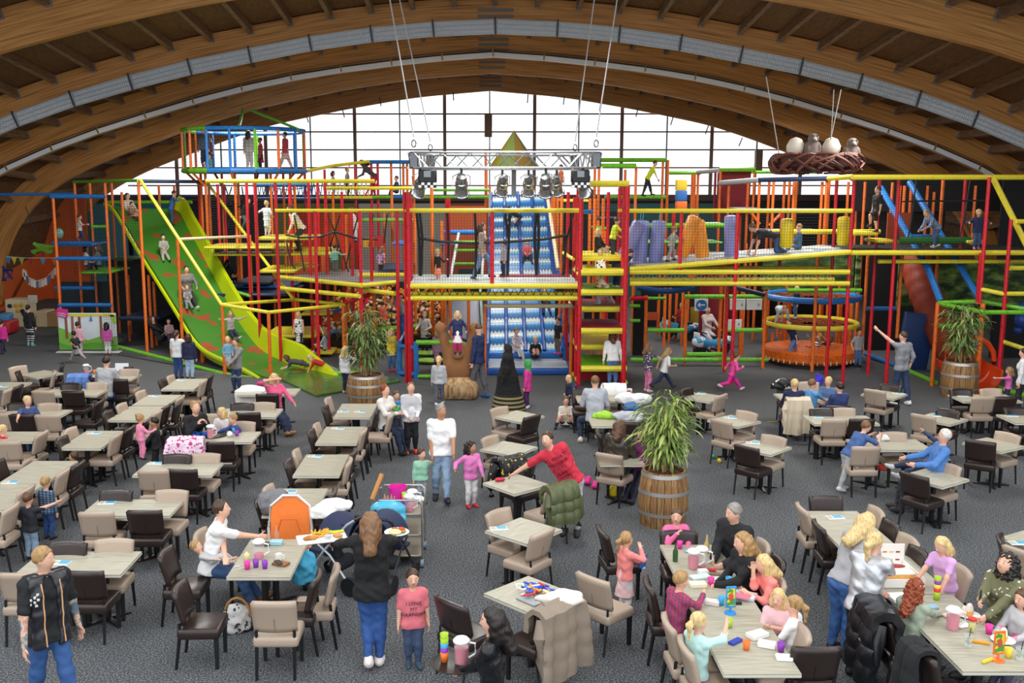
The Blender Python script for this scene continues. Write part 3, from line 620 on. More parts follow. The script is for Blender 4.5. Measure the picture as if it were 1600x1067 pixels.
g.put(MB().lathe([(.02, .55), (1.32, .5), (1.38, .44), (1.38, .2), (1.28, .12), (.02, .12)], 36, Matrix.Translation(Vector((cx, cy, 0)))), 'turntable_pad', M('E06A1C', .35, kind='foam', c2='A84A12'))
g.put(MB().lathe([(1.2, 0), (1.2, .14)], 24, Matrix.Translation(Vector((cx, cy, 0)))), 'base', 'K')
for i in range(44):
    a = 2*PI*i/44; 
    if math.sin(a) < .3: g.put(MB().box((cx+1.385*math.cos(a), cy+1.385*math.sin(a), .2), (.03, .03, .1)), 'lace', 'T', False)
for u, v0, Y in ((1276, 440, 28.7), (1207, 520, 31.4), (1220, 520, 31.8), (1230, 447, 31.7), (1318, 520, 31.2), (1312, 447, 31.7), (1295, 447, 31.8)): g.post('O', u, v0, Y)
# right hand frame
g = PG('balance_frame', 'red posted frame with yellow rails and swinging beams at the far right', 1450, 590, 27)
g.beam('Y', (1295, 279, 28.4), (1333, 276, 26.9), .07); g.hb('Y', 1332, 1640, 277, 26.6, .07); g.hb('Y', 1331, 1640, 395, 26.6, .07); g.hb('Y', 1372, 1640, 408.5, 27.2, .06)
for q in ((1375, 277, 28.2, None), (1405, 278, 26.9, None), (1509, 280, 28, 391), (1546, 277, 26.3, 475), (1580, 343, 26.0, None), (1533, 395, 26.4, 475)): g.post('R', *q)
g.post('R', 1572, 470, 27.5)
g.beam('Y', (1551, 277, 26.6), (1605, 385, 26.2), .075); g.hb('Y', 1588, 1640, 346, 26.2, .06); g.hb('Y', 1578, 1640, 419, 26.4, .06); g.beam('Y', (1533, 452, 26.3), (1572, 460, 26), .06); g.hb('Y', 1572, 1640, 459, 26, .06); g.beam('Y', (1568, 534, 26.5), (1610, 548, 26), .06)
g.plat('Y', 1333, 1373, 363, 27.2, 28.4, .09); g.plat('Y', 1371, 1400, 374.5, 27.2, 28.2, .09); g.hb('D', 1404, 1500, 376, 27.4, .1); g.beam('D', (1500, 375, 27.4), (1516, 376, 27.4), .1); g.plat('Y', 1512, 1538, 375.5, 27.2, 28.2, .09); g.hb('B', 1422, 1470, 370, 28, .07)
g.plat('K', 1333, 1640, 392, 26.8, 29.6, .06)
for p in ([(1410, 315, 27.4), (1440, 314, 27.4), (1490, 314, 27.4), (1546, 313, 27)], [(1418, 376, 27.4), (1424, 345, 27.4), (1432, 282, 27.4)], [(1499, 375, 27.4), (1509, 330, 27.4), (1516, 282, 27.4)], [(1404, 375, 27.4), (1400, 330, 27.4)]): g.rope(p, .022)
g.beam('B', (1376, 293, 30), (1450, 420, 27.4), .09); g.beam('B', (1421, 284, 29.8), (1531, 468, 27), .09); g.beam('B', (1450, 420, 27.4), (1469, 470, 26.8), .09)
g.post('O', 1465, 473, 26.6); g.post('O', 1536, 474, 26.1, None, .065)
for a, b in (((1465, 473, 26.8), (1535, 471, 26.6)), ((1465, 474, 26.8), (1538, 488, 25.6)), ((1538, 488, 25.6), (1640, 488, 25.6)), ((1535, 471, 26.6), (1625, 487, 25.8))): g.beam('G', a, b, .06)
g.hb('G', 1467, 1535, 509, 26.9, .06); g.beam('G', (1405, 573, 29.3), (1462, 598, 26.8), .07); g.beam('G', (1540, 600, 26.4), (1620, 624, 24.8), .07); g.beam('B', (1353, 553, 31), (1405, 573, 29.3), .07)
g.post('O', 1410, 395, 28.6, 528); g.post('O', 1474, 280, 29.4, 470); g.post('O', 1356, 400, 30, 552); g.post('O', 1344, 400, 31.5); g.post('O', 1333, 450, 32); g.hb('B', 1355, 1405, 482, 29.4, .06)
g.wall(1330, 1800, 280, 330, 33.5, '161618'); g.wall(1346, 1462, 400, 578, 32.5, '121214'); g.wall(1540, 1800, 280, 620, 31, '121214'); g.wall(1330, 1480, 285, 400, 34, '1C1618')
for q in ((1395, 285, 31.5), (1407, 290, 32), (1414, 290, 31), (1424, 292, 32), (1450, 290, 33), (1460, 300, 33), (1525, 290, 32)): g.post('O', q[0], q[1], q[2], 392)
g.net(1336, 1546, 279, 392, 26.62, .06); g.net(1546, 1700, 279, 600, 26.9, .06); g.net(1410, 1465, 410, 590, 28.6, .06)
g.wall(1384, 1423, 332, 385, 30.5, 'A84420'); g.wall(1400, 1640, 410, 478, 30.6, '5C7A2C', 'jungle_mural', kind='map', c2='8FA05A'); g.wall(1335, 1346, 398, 455, 30.2, '7FA04A', 'jungle_mural', kind='map', c2='C9D0B0'); g.wall(1190, 1335, 398, 452, 33, '41602A', 'jungle_mural', kind='map', c2='6E8445')
g.hb('G', 1230, 1346, 454, 30, .06); g.wall(1470, 1535, 512, 585, 28.6, 'C9C5BE')
g.put(MB().ball(Q(1597, 500, 27.8), .22), 'blue_dot', M('2350B0', .4)); g.put(MB().ball(Q(1591, 515, 28), .12), 'blue_dot', M('2350B0', .4)); g.put(MB().ball(Q(1598, 480, 27.8), .15), 'blue_dot', M('2350B0', .4))
# ribbed brown tube slide
g = PG('ribbed_tube', 'rust brown ribbed tube slide running down behind the palm barrel', 1440, 540, 29, 'slide')
pts = [Q(1432, 395, 30.6), Q(1434, 420, 30.3), Q(1442, 450, 29.9), Q(1455, 480, 29.4), Q(1468, 510, 29), Q(1484, 540, 28.4), Q(1500, 562, 27.6), Q(1512, 575, 26.8)]
path = [crs(pts, i/48) for i in range(49)]; g.put(MB().path(path, [.45+(.03 if i % 4 == 0 else 0) for i in range(49)], 16), 'tube', M('93351B', .6))
e = Q(1508, 578, 26.4)
g.put(MB().grid(lambda i, j: Vector((e.x+(.62 if i < 2 else .6)*math.cos(PI+i*PI)*1., e.y+.5-j*1.3, .72+.62*math.sin(PI+i*PI)*1.-.1*j)), 14, 6, thick=.05), 'trough', M('E0481A', .35))
g.put(MB().path([(e.x+.66*math.cos(i*PI/8), e.y-.2, .76+.66*math.sin(i*PI/8)) for i in range(16)], .07, 6, close=True), 'mouth_rim', M('E0481A', .35))
# blue leaning panel
a = Q(1438, 530, 28.9); single(MB().rbox((0, 0, .85), (.95, .12, 1.7), .05, Matrix.Translation(Vector((a.x-.2, 29, 0))) @ Matrix.Rotation(.12, 4, 'Y')), 'gym_mat', M('1C3F7A', .4), 'dark blue mat standing on end behind the man pointing left', 'mat')
# rear frames
g = PG('rear_frame', 'orange posted upper frame at the back right of the truss', 1030, 330, 36)
g.hb('G', 930, 1042, 250, 38, .08); g.hb('G', 930, 994, 259, 35, .08); g.hb('G', 945, 1040, 308, 38, .07); g.hb('G', 1045, 1095, 270, 39, .07); g.beam('W', (1090, 269, 39), (1124, 266, 37), .08); g.hb('G', 1124, 1180, 265, 37, .08); g.beam('W', (1125, 286, 36.5), (1186, 281, 34.5), .09); g.hb('G', 1155, 1282, 269, 40, .06)
g.beam('N', (1186, 281, 34.5), (1300, 279, 33), .08)
for q in ((930, 238, 37), (936, 262, 35), (994, 260, 35.2), (977, 265, 36), (1036, 252, 38), (1044, 250, 38.3), (1082, 272, 38), (1086, 272, 38.4), (1091, 271, 39), (1126, 266, 37), (1139, 290, 36.5), (1169, 286, 36), (1179, 266, 37.2), (1187, 282, 34.6), (1202, 284, 36), (1209, 284, 34.2), (1226, 283, 35.5), (1234, 284, 36), (1241, 284, 34.4), (1245, 284, 36.5), (1285, 284, 33.4), (1292, 281, 33.2), (1296, 281, 33.8), (1326, 284, 34), (1340, 284, 34), (1352, 284, 33), (1364, 284, 33.6), (1160, 270, 38)): g.post('O', *q)
g.plat('G', 1000, 1095, 352, 33, 34.5, .06); g.plat('W', 1190, 1290, 360, 33.5, 35, .05); g.plat('W', 1155, 1190, 325, 35.5, 37, .06)
for u in (1118, 1123, 1132, 1142, 1146, 1150, 1154): g.post('M_', u, 270, 38.2, 345)
a = Q(1147, 300, 37.4); g.put(MB().box((a.x, 37.4, a.z), (1.2, .05, 1.7)), 'curtain', M('7A1523', .7))
g.beam('O', (1172, 330, 34.6), (1187, 350, 34.6)); g.beam('O', (1222, 332, 34.4), (1202, 352, 34.4))
for q in ((946, 360, 31), (930, 310, 31), (922, 310, 32), (943, 310, 30.5), (935, 345, 33)): g.post('O', *q)
g.plat('Y', 880, 922, 312, 33, 35, .08); g.plat('G', 930, 950, 355, 32, 33.2); g.plat('N', 930, 975, 340, 33, 34, .06); g.plat('Y', 910, 965, 400, 29.8, 31, .05)
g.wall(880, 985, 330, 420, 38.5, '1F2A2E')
# ---------------- tables and chairs ----------------
BL = M('17171A', .45); CHR = M('B9BCC0', .25, .9)
TOPM = M('B4B09E', .5, kind='wood', c2='969280', v=(1.2, 16, 1), sc=2.5); EDG = M('C9C5B6', .5)
TAB = {}
def table_parts(w, d):
    if (w, d) in TAB: return TAB[(w, d)]
    tm = MB(); tm.box((0, 0, .752), (w-.006, d-.006, .016))
    ed = MB().rbox((0, 0, .731), (w, d, .034), .008, n=1)
    parts = [('tabletop', tm.mesh('tabletop', TOPM, False), (0, 0, 0)), ('edge_band', ed.mesh('edge_band', EDG, False), (0, 0, 0))]
    cols = [(0, 0)] if max(w, d) < 1 else ([(-w*.24, 0), (w*.24, 0)] if w > d else [(0, -d*.24), (0, d*.24)])
    cm = MB().tube((0, 0, .03), (0, 0, .72), .042, 10).mesh('column', BL)
    fm = MB()
    for a in (PI/4, 3*PI/4, 5*PI/4, 7*PI/4):
        T = rotz(a); fm.add([(.02, -.03, .0), (.30, -.022, .0), (.30, .022, .0), (.02, .03, .0), (.02, -.03, .05), (.30, -.022, .02), (.30, .022, .02), (.02, .03, .05)], [(3, 2, 1, 0), (4, 5, 6, 7), (0, 1, 5, 4), (1, 2, 6, 5), (2, 3, 7, 6), (3, 0, 4, 7)], T)
    fme = fm.mesh('foot', BL, False)
    for x, y in cols: parts += [('column', cm, (x, y, 0)), ('foot', fme, (x, y, 0))]
    TAB[(w, d)] = parts; return parts
TBL = {}
def table(tid, c, w, d, ang, label):
    t = thing('dining_table', label, 'table', (c.x, c.y, 0), ang, 'pale wood topped dining tables')
    for n, me, l in table_parts(w, d): link(n, me, t).location = l
    TBL[tid] = (Vector((c.x, c.y, 0)), w, d, ang); return t
def tab_nl(tid, u, v, w, d, label, ang=0., corner='NL'):
    p = G(u, v, .76); sx = 1 if corner == 'NL' else -1
    table(tid, p+rotz(ang) @ Vector((sx*w/2, d/2, 0)), w, d, ang, label)
def tab_dia(tid, L, N, Rr, label):
    a, b, c = (G(*q, .76) for q in (L, N, Rr)); e = (c-b); f = (b-a)
    ang = (math.atan2(e.y, e.x)+math.atan2(f.y, f.x)+PI/2)/2
    ctr = (a+c)/2; table(tid, ctr, .76, .76, ang, label)
TD = dict(T1='the turned table before the painted board', T2='the laptop table', T3='the table before the laptop table', T4='the table behind the blue shirted boy', T5='the table cut by the left edge', T21='the table corner left of the red shirted child',
  T17='the long left edge table', T17b='the long left table, far half', T6='the table left of the carrying boy', T7='the nearer half of the joined pair', T7b='the farther half of the joined pair', T8='the table below the two hugging girls',
  T9='the lunching mother table', T10='the table behind the lunching mother', T11='the pink cardigan table', T20='the table before the hearts jacket', T18='the table left of the father with baby', T19='the table beside the tattooed man',
  T12='the table at the left palm barrel', T13='the second table before the left palm', T14='the third table before the left palm', T15='the table behind the orange stroller', T16='the father and baby table',
  T22='the farthest turned table, middle line', T23='the second turned table, middle line', T24='the table the red shirted man wipes', T25='the table by the olive jacket', T26='the tablet and sweets table',
  T27='the table beyond the tall palm', T28='the table right of the tall palm', T29='the nearest table right of the palm', T30='the grey sweater table', T31='the lime bag table', T44='the leather jacket table',
  T32='the four boys table', T33='the table before the four boys', T34='the table behind the pointing man', T35='the table before the right palm barrel', T36='the turned table behind the grandfather', T37='the far right edge table', T38='the turned table right of the grandfather', T39='the grandfather table', T40='the turned table before the grandfather',
  T41='the small right edge table', T42='the far third of the cake table', T42b='the middle third of the cake table', T42c='the near third of the cake table', T43='the far half of the party table', T43b='the near half of the party table')
def TL(t, extra=''): 
    s = TD[t].replace('the ', '', 1); s = s if 'table' in s else s+' of tables'
    return 'pale wood topped '+(s if not s.startswith('table') else s)+extra
W_, D_ = .76, 1.3
for tid, u, v, w, d in (('T6', 91, 700.7, W_, D_), ('T7', 167, 657, W_, D_), ('T7b', 205, 633.6, W_, 1.1), ('T8', 251, 608.7, W_, D_), ('T11', 369.7, 617.5, D_, W_), ('T12', 520.6, 652.5, W_, D_), ('T13', 492, 693.3, W_, D_), ('T14', 456.6, 743.6, W_, D_), ('T15', 408, 806, W_, D_), ('T16', 353, 902, .78, D_),
  ('T18', 123, 806, D_, W_), ('T19', 21, 898, D_, .78), ('T20', 206, 743, D_, W_), ('T33', 1272.7, 663, D_, W_), ('T35', 1505.5, 627.5, D_, W_), ('T3', 60, 618.3, D_, W_), ('T2', 121, 593.5, D_, W_), ('T4', -10, 653, D_, W_), ('T5', -60, 607, D_, W_), ('T9', 291, 691, D_-.1, .8), ('T10', 338, 652, D_-.1, .8),
  ('T30', 903, 627.5, D_, W_), ('T31', 925, 666, D_, W_), ('T32', 1224, 626, D_, W_), ('T39', 1345, 703, D_, W_), ('T37', 1586.5, 661, D_, W_), ('T21', -60, 690, D_, W_), ('T44', 938, 726, W_, W_)):
    tab_nl(tid, u, v, w, d, TL(tid))
tab_nl('T17', 11, 796.5, W_, 1.29, TL('T17'), corner='NR'); 
p = G(11, 796.5, .76); table('T17b', Vector((p.x-.38, p.y+1.3+.645, 0)), W_, 1.29, 0, TL('T17b'))
for tid, y0, y1 in (('T42', 12.39, 13.86), ('T42b', 10.90, 12.38), ('T42c', 9.05, 10.89)): table(tid, Vector((5.06, (y0+y1)/2, 0)), W_, round(y1-y0, 2), 0, TL(tid))
for tid, y0, y1 in (('T43', 10.8, 12.5), ('T43b', 9.0, 10.79)): table(tid, Vector((2.72, (y0+y1)/2, 0)), W_, round(y1-y0, 2), 0, TL(tid))
for a in (('T22', (770.6, 651), (812.8, 661), (850, 649.5)), ('T23', (753.7, 703.4), (802, 714.4), (836, 697)), ('T24', (755.7, 754.5), (803.8, 772.7), (857.8, 757)), ('T25', (757.4, 829.6), (822.8, 850), (878.9, 827)), ('T26', (754.7, 927.6), (828.8, 957.7), (900.5, 927.6)),
          ('T27', (1066, 620.5), (1110, 629), (1134, 619.7)), ('T28', (1111.6, 656), (1153.8, 668.6), (1182.5, 658.5)), ('T29', (1150, 699), (1204.4, 712.8), (1232, 698)), ('T34', (1346, 615.7), (1397.5, 623.8), (1417, 615.7)), ('T36', (1434.6, 652.8), (1488.6, 665.5), (1506, 655)), ('T38', (1506.6, 692), (1564.5, 707.8), (1600, 696.7)), ('T40', (1413, 744), (1473, 763.4), (1506.6, 747.6)),
          ('T1', (34.6, 586.3), (52, 591.5), (92, 582)), ('T41', (1571.4, 845), (1640, 872), (1690, 845))): tab_dia(*a, TL(a[0]))
# chairs
def chair_meshes(lea, sm):
    S = MB().rbox((0, .015, .425), (.50, .48, .13), .04, n=3, bulge=.012).mesh('seat', lea, 'all')
    def bk(i, j):
        x = (i-.5)*(.49+.02*j); cv = (2*i-1)**2
        return Vector((x, -.205-.075*j-.02*j*j+.045*cv-.0, .535+.365*j+.012*j*(1-cv)-.02*(1 if j > .95 else 0)*0))
    B = MB().grid(bk, 8, 6, thick=.055).mesh('backrest', lea, 'all')
    sm_ = MB().path([Vector((0, -.207-.075*j-.02*j*j, .535+.365*j)) for j in (.02, .25, .5)], .004, 4).mesh('seam', sm)
    fl = MB().box((0, 0, .185), (.038, .038, .37), taper=1.25).mesh('leg', BL, False)
    rl = MB().tube((0, -.055, 0), (0, .0, .38), .017, 4, .022).tube((0, 0, .38), (0, .005, .56), .021, 4, .018).mesh('leg', BL, False)
    return S, B, sm_, fl, rl
BEI = M('B09D8B', .42, kind='leather'); DRK = M('2F2421', .33, kind='leather')
CHM = {'b': chair_meshes(BEI, M('8E7C68', .6)), 'd': chair_meshes(DRK, M('231714', .6))}
CPROTO = {}
CH_CNT = {}
CHS = []
def chair(tid, u, v, th, c, zt=.90, snap=True):
    """backrest top centre seen at pixel (u,v); th = facing in degrees, 0 = right, 90 = away from the camera"""
    a = math.radians(th); ctr = TBL[tid][0] if tid in TBL else None
    if snap and tid in TBL:
        best = min((TBL[tid][3]+k*PI/2 for k in range(4)), key=lambda q: abs((q-a+PI) % (2*PI)-PI))
        if abs((best-a+PI) % (2*PI)-PI) < .5: a = best
    a += R.uniform(-.05, .05); f = Vector((math.cos(a), math.sin(a), 0)); p = G(u, v, zt); o = Vector((p.x, p.y, 0))+f*.285
    CHS.append([tid, o, a, c])
    return o, a
for row in '''T1 25 573 -25 b;T1 24 582 20 d;T1 88 581 200 b;T1 101 569 200 d;T5 18 608 175 b;T5 32 604 180 d;T3 65 612.5 90 b;T3 112 612.5 90 d;T3 113 599 270 d;T3 153 598 270 b;T2 124 590 90 d;T2 153 592 90 d;T2 182 594 90 d;T2 203 577 270 b;
T4 10 648 90 b;T4 31 649 90 d;T4 72 650 90 b;T4 32 630 270 d;T4 79 630.5 270 b;T21 70 677 178 b;T21 8 692 95 b;T17 -12 722 0 d;T6 91 685 0 d;T6 104.6 671 0 b;T6 187 680 180 b;T6 207 669 180 d;T17b 127 725 180 d;T17b 105 736 180 b;T17 47 764 180 b;T17 24 792 180 b;
T7 163 644 0 d;T7 185 632.5 0 b;T3 160 627 175 d;T7b 215 612.5 0 b;T7 250 644 180 b;T7 264 635 180 d;T7b 283 630 180 d;T7b 286 621 180 b;T8 250 594.5 0 d;T8 262 588.5 0 b;T8 322 595 180 b;T8 332 588 180 d;
T9 292 690 90 d;T9 343 692.5 90 d;T9 333 647.5 270 b;T9 380 659 270 b;T9 286 660 0 d;T10 387 646.5 90 d;T10 379 630 270 d;T10 413 629 270 b;T11 417 617 90 d;T20 278 710 270 d;T20 323 708.5 270 b;T20 238 737 90 b;T20 283 736 90 d;
T18 183 766 270 d;T18 270.6 765.5 270 b;T18 148.5 803.5 90 b;T18 224 801 90 d;T19 108 847 270 d;T19 180.6 842 270 b;T19 127 897 90 d;T19 28 900 90 b;T16 306 833 0 b;T16 426 945 80 b;T16 252 862 5 d;T16 273 917 15 d;T16 530 891 178 b;T16 502 900 182 d;
T15 400 781 0 d;T15 413 762.5 0 b;T15 526 768 180 d;T14 445 722 0 d;T14 457.5 706 0 b;T14 550 720 180 b;T14 557 706 180 d;T13 481 674.5 0 d;T13 490 664.5 0 b;T13 572.5 672.5 180 b;T13 579 663.5 180 d;T12 503.7 637 0 d;T12 508 623.5 0 b;T12 615 647.5 180 b;T12 594 640 180 d;
T22 776.5 637 -45 b;T22 834.7 651.5 135 d;T23 761 682.5 -45 b;T23 833 717 135 d;T24 797 721 -50 d;T24 874 766 135 b;T25 773.4 797.5 -45 b;T25 853 834 135 b;T26 868 953 110 d;T26 699 944 20 d;T26 921 905 35 b;T26 935 829 8 d;T43 1007 912 8 d;T43b 1037 972 8 b;T43b 1063 1009 8 b;
T43 1060 829 270 d;T43 1224 876 180 d;T43 1200 850 180 b;T43b 1262 985 185 b;T43b 1278 1017 110 d;T43 1223 905 180 b;T42 1247 793 0 b;T42 1273 820 0 d;T42 1289 775.5 270 d;T42 1376 797 180 b;T42 1400 818 180 d;T42b 1427 841 180 b;T42b 1443 861 180 d;T42b 1509 888 180 b;T41 1558 841 -25 d;T41 1592 862 35 b;
T42c 1372 960 20 d;T42c 1434 1018 15 d;T27 1069 608.5 -35 d;T27 1131 618.5 150 b;T28 1170 643.5 225 b;T28 1124 658.5 60 b;T29 1212 681.5 225 b;T29 1164 699.5 60 d;T30 936 627 90 b;T30 960 605.5 270 b;T30 911 607 270 d;T31 931 675.5 -20 d;T44 950 712 60 b;T31 991 662 90 d;
T32 1246 626 90 d;T32 1311 636 90 d;T32 1230 596.5 270 d;T32 1262 597 270 b;T33 1305.6 657.5 95 b;T33 1348 656.5 85 d;T33 1282 638.5 270 d;T33 1316 638 270 b;T34 1365.5 611 60 b;T34 1394 601.5 230 d;T35 1539 622 100 b;T35 1573 622 85 d;T35 1500 608 270 d;T35 1546 607.5 270 b;
T36 1441 650.5 45 b;T36 1484 640.5 230 d;T37 1585 637 270 d;T38 1532 691.5 60 d;T38 1578 677.5 225 b;T39 1355 700.5 85 b;T39 1394 675.5 270 b;T39 1482 716 155 d;T40 1425.6 743.5 60 d;T40 1483.5 725 225 b'''.replace('\n', '').split(';'):
    q = row.split(); chair(q[0], float(q[1]), float(q[2]), float(q[3]), q[4])
LEGP = ((-.21, .21), (.21, .21)); 
def mkchair(c, o, a, label):
    t = thing('dining_chair', label, 'chair', o, a-PI/2, 'leather dining chairs'); S, B, sm_, fl, rl = CHM[c]
    link('seat', S, t); b = link('backrest', B, t); link('seam', sm_, b)
    for x, y in LEGP: link('leg', fl, t).location = (x, y, 0)
    for x in (-.21, .21): link('leg', rl, t).location = (x, -.2, 0)
    return t
def side_of(tid, o):
    c, w, d, ang = TBL[tid]; v = o-c
    if abs(ang % (PI/2)) < .1 or abs(ang % (PI/2)-PI/2) < .1:
        if abs(v.x)/w > abs(v.y)/d: return 'left' if v.x < 0 else 'right'
        return 'near' if v.y < 0 else 'far'
    return ('far' if v.y > 0 else 'near')+(' left' if v.x < 0 else ' right')
grp = {}
for i, (tid, o, a, c) in enumerate(CHS): grp.setdefault((tid, side_of(tid, o), c), []).append(i)
for (tid, sd, c), ids in grp.items():
    ids.sort(key=lambda i: CHS[i][1].y if sd in ('left', 'right') else CHS[i][1].x)
    for k, i in enumerate(ids):
        cn = 'beige chair' if c == 'b' else 'dark brown chair'
        od = ''
        if len(ids) == 2: od = (('nearer ', 'farther ') if sd in ('left', 'right') else ('leftmost ', 'rightmost '))[k]
        elif len(ids) > 2: od = ('first ', 'second ', 'third ', 'fourth ')[k]
        mkchair(c, CHS[i][1], CHS[i][2], (od+cn+' at the '+sd+' side of '+TD[tid]).replace(' table of tables', ' tables'))
# ---------------- people: signed-distance bodies turned into one smooth surface each ----------------
V = lambda *a: np.array(a, dtype=np.float64)
def nrm(a): return a/(np.linalg.norm(a)+1e-12)
def surf(prims, cell, cuts=()):
    """smooth union of round cones ('c',a,b,ra,rb,k), ellipsoids ('e',c,axes,rad,k); '-e' carves; cuts (point, normal) keep the side against the normal"""
    lo = np.full(3, 1e9); hi = -lo
    for p in prims:
        if p[0] == 'c':
            m = max(p[3], p[4]); lo = np.minimum(lo, np.minimum(p[1], p[2])-m); hi = np.maximum(hi, np.maximum(p[1], p[2])+m)
        elif p[0] == 'e': m = max(p[3]); lo = np.minimum(lo, p[1]-m); hi = np.maximum(hi, p[1]+m)
    lo = lo-2.5*cell; n = np.ceil((hi+2.5*cell-lo)/cell).astype(int)+1
    ax = [lo[i]+cell*np.arange(n[i]) for i in range(3)]; D = np.full(n, 1., dtype=np.float32)
    for p in prims:
        k = p[-1]
        if p[0] == 'c': m = max(p[3], p[4])+k+cell*2; b0, b1 = np.minimum(p[1], p[2])-m, np.maximum(p[1], p[2])+m
        else: m = max(p[3])+k+cell*2; b0, b1 = p[1]-m, p[1]+m
        s = [slice(max(int((b0[i]-lo[i])/cell), 0), min(int((b1[i]-lo[i])/cell)+2, n[i])) for i in range(3)]
        if any(q.start >= q.stop for q in s): continue
        X, Y, Z = ax[0][s[0]][:, None, None], ax[1][s[1]][None, :, None], ax[2][s[2]][None, None, :]
        if p[0] == 'c':
            a, ba = p[1], p[2]-p[1]; L = float(ba@ba)+1e-12
            t = np.clip(((X-a[0])*ba[0]+(Y-a[1])*ba[1]+(Z-a[2])*ba[2])/L, 0, 1)
            d = np.sqrt((X-a[0]-t*ba[0])**2+(Y-a[1]-t*ba[1])**2+(Z-a[2]-t*ba[2])**2)-(p[3]+(p[4]-p[3])*t)
        else:
            c, A, r = p[1], p[2], p[3]; q = [(X-c[0])*A[i][0]+(Y-c[1])*A[i][1]+(Z-c[2])*A[i][2] for i in range(3)]
            k0 = np.sqrt((q[0]/r[0])**2+(q[1]/r[1])**2+(q[2]/r[2])**2); k1 = np.sqrt((q[0]/r[0]**2)**2+(q[1]/r[1]**2)**2+(q[2]/r[2]**2)**2)+1e-9
            d = k0*(k0-1)/k1
        o = D[s[0], s[1], s[2]]
        if p[0] == '-e': np.maximum(o, -d, out=o)
        elif k > 0:
            h = np.maximum(k-np.abs(o-d), 0)/k; o[...] = np.minimum(o, d)-h*h*k*.25
        else: np.minimum(o, d, out=o)
    for c, nn in cuts:
        np.maximum(D, (ax[0]-c[0])[:, None, None]*nn[0]+(ax[1]-c[1])[None, :, None]*nn[1]+(ax[2]-c[2])[None, None, :]*nn[2], out=D, casting='unsafe')
    S = D < 0; c = [S[i:n[0]-1+i, j:n[1]-1+j, k:n[2]-1+k] for i in (0, 1) for j in (0, 1) for k in (0, 1)]
    alls = c[0].copy(); anys = c[0].copy()
    for q in c[1:]: alls &= q; anys |= q
    idx = np.argwhere(anys & ~alls)
    if len(idx) == 0: return np.zeros((0, 3)), np.zeros((0, 4), int)
    off = np.array([(i, j, k) for i in (0, 1) for j in (0, 1) for k in (0, 1)])
    d = np.stack([D[idx[:, 0]+o[0], idx[:, 1]+o[1], idx[:, 2]+o[2]] for o in off], 1).astype(np.float64)
    acc = np.zeros((len(idx), 3)); cnt = np.zeros(len(idx))
    for a in range(8):
        for b in range(a+1, 8):
            if np.abs(off[a]-off[b]).sum() != 1: continue
            x = (d[:, a] < 0) != (d[:, b] < 0); t = np.where(x, d[:, a]/(d[:, a]-d[:, b]+1e-12), 0)
            acc += np.where(x[:, None], off[a]+t[:, None]*(off[b]-off[a]), 0); cnt += x
    vs = lo+cell*(idx+acc/cnt[:, None]); ID = np.full(np.array(n)-1, -1); ID[idx[:, 0], idx[:, 1], idx[:, 2]] = np.arange(len(idx)); fs = []
    for A in range(3):
        B, C = (A+1) % 3, (A+2) % 3; sl0 = [slice(None)]*3; sl1 = [slice(None)]*3; sl0[A] = slice(0, -1); sl1[A] = slice(1, None)
        e = np.argwhere(S[tuple(sl0)] != S[tuple(sl1)]); e = e[(e[:, B] > 0) & (e[:, C] > 0) & (e[:, B] < n[B]-1) & (e[:, C] < n[C]-1)]
        def at(db, dc):
            q = e.copy(); q[:, B] += db; q[:, C] += dc; return ID[q[:, 0], q[:, 1], q[:, 2]]
        f = np.stack([at(-1, -1), at(0, -1), at(0, 0), at(-1, 0)], 1); inside = S[e[:, 0], e[:, 1], e[:, 2]]
        f[~inside] = f[~inside][:, ::-1]; fs.append(f)
    f = np.concatenate(fs); f = f[(f >= 0).all(1)]; return vs, f
def np_mesh(name, vs, fs, mats, mi=None):
    me = bpy.data.meshes.new(name); me.vertices.add(len(vs)); me.vertices.foreach_set('co', vs.astype(np.float32).ravel())
    k = fs.shape[1]; me.loops.add(len(fs)*k); me.loops.foreach_set('vertex_index', fs.astype(np.int32).ravel()); me.polygons.add(len(fs))
    me.polygons.foreach_set('loop_start', np.arange(len(fs), dtype=np.int32)*k); me.polygons.foreach_set('loop_total', np.full(len(fs), k, dtype=np.int32))
    for m in mats: me.materials.append(m)
    if mi is not None: me.polygons.foreach_set('material_index', mi.astype(np.int32))
    me.polygons.foreach_set('use_smooth', np.ones(len(fs), dtype=bool)); me.update(calc_edges=True); return me
def wrinkle(v, f, amp, fr, seed=0.):
    n = np.zeros_like(v); q = np.cross(v[f[:, 1]]-v[f[:, 0]], v[f[:, 2]]-v[f[:, 0]])
    for k in range(f.shape[1]): np.add.at(n, f[:, k], q)
    n /= np.linalg.norm(n, axis=1)[:, None]+1e-12; x, y, z = v.T*fr
    w = np.sin(x*1.3+2.1*np.sin(z*.9+seed)+seed)+np.sin(y*1.7+1.8*np.sin(x*.8+z*1.1)+2*seed)+.7*np.sin(z*2.3+1.5*np.sin(x+y*1.2+seed))
    return v+n*(w*amp/2.2)[:, None]
def ik(a, t, l1, l2, pole):
    d = t-a; L = min(max(np.linalg.norm(d), abs(l1-l2)+.01), (l1+l2)*.999); u = nrm(d); x = (l1*l1-l2*l2+L*L)/(2*L); y = math.sqrt(max(l1*l1-x*x, 0))
    p = pole-u*(pole@u); p = nrm(p); return a+u*x+p*y, a+u*L
def rot(ax_, a):
    ax_ = nrm(ax_); K = np.array([[0, -ax_[2], ax_[1]], [ax_[2], 0, -ax_[0]], [-ax_[1], ax_[0], 0]]); return np.eye(3)+math.sin(a)*K+(1-math.cos(a))*K@K
SKIN = dict(f='E8BBA4', l='E2B096', m='C08A66', d='8A5A3C')
HAIRC = dict(bl='D9BC82', db='A98555', br='5B3E28', bk='1E1714', gr='8F8B86', wh='D8D4CC', rd='8A3B16', lb='7E5A3A', ch='47301F')
CLOTH = {}
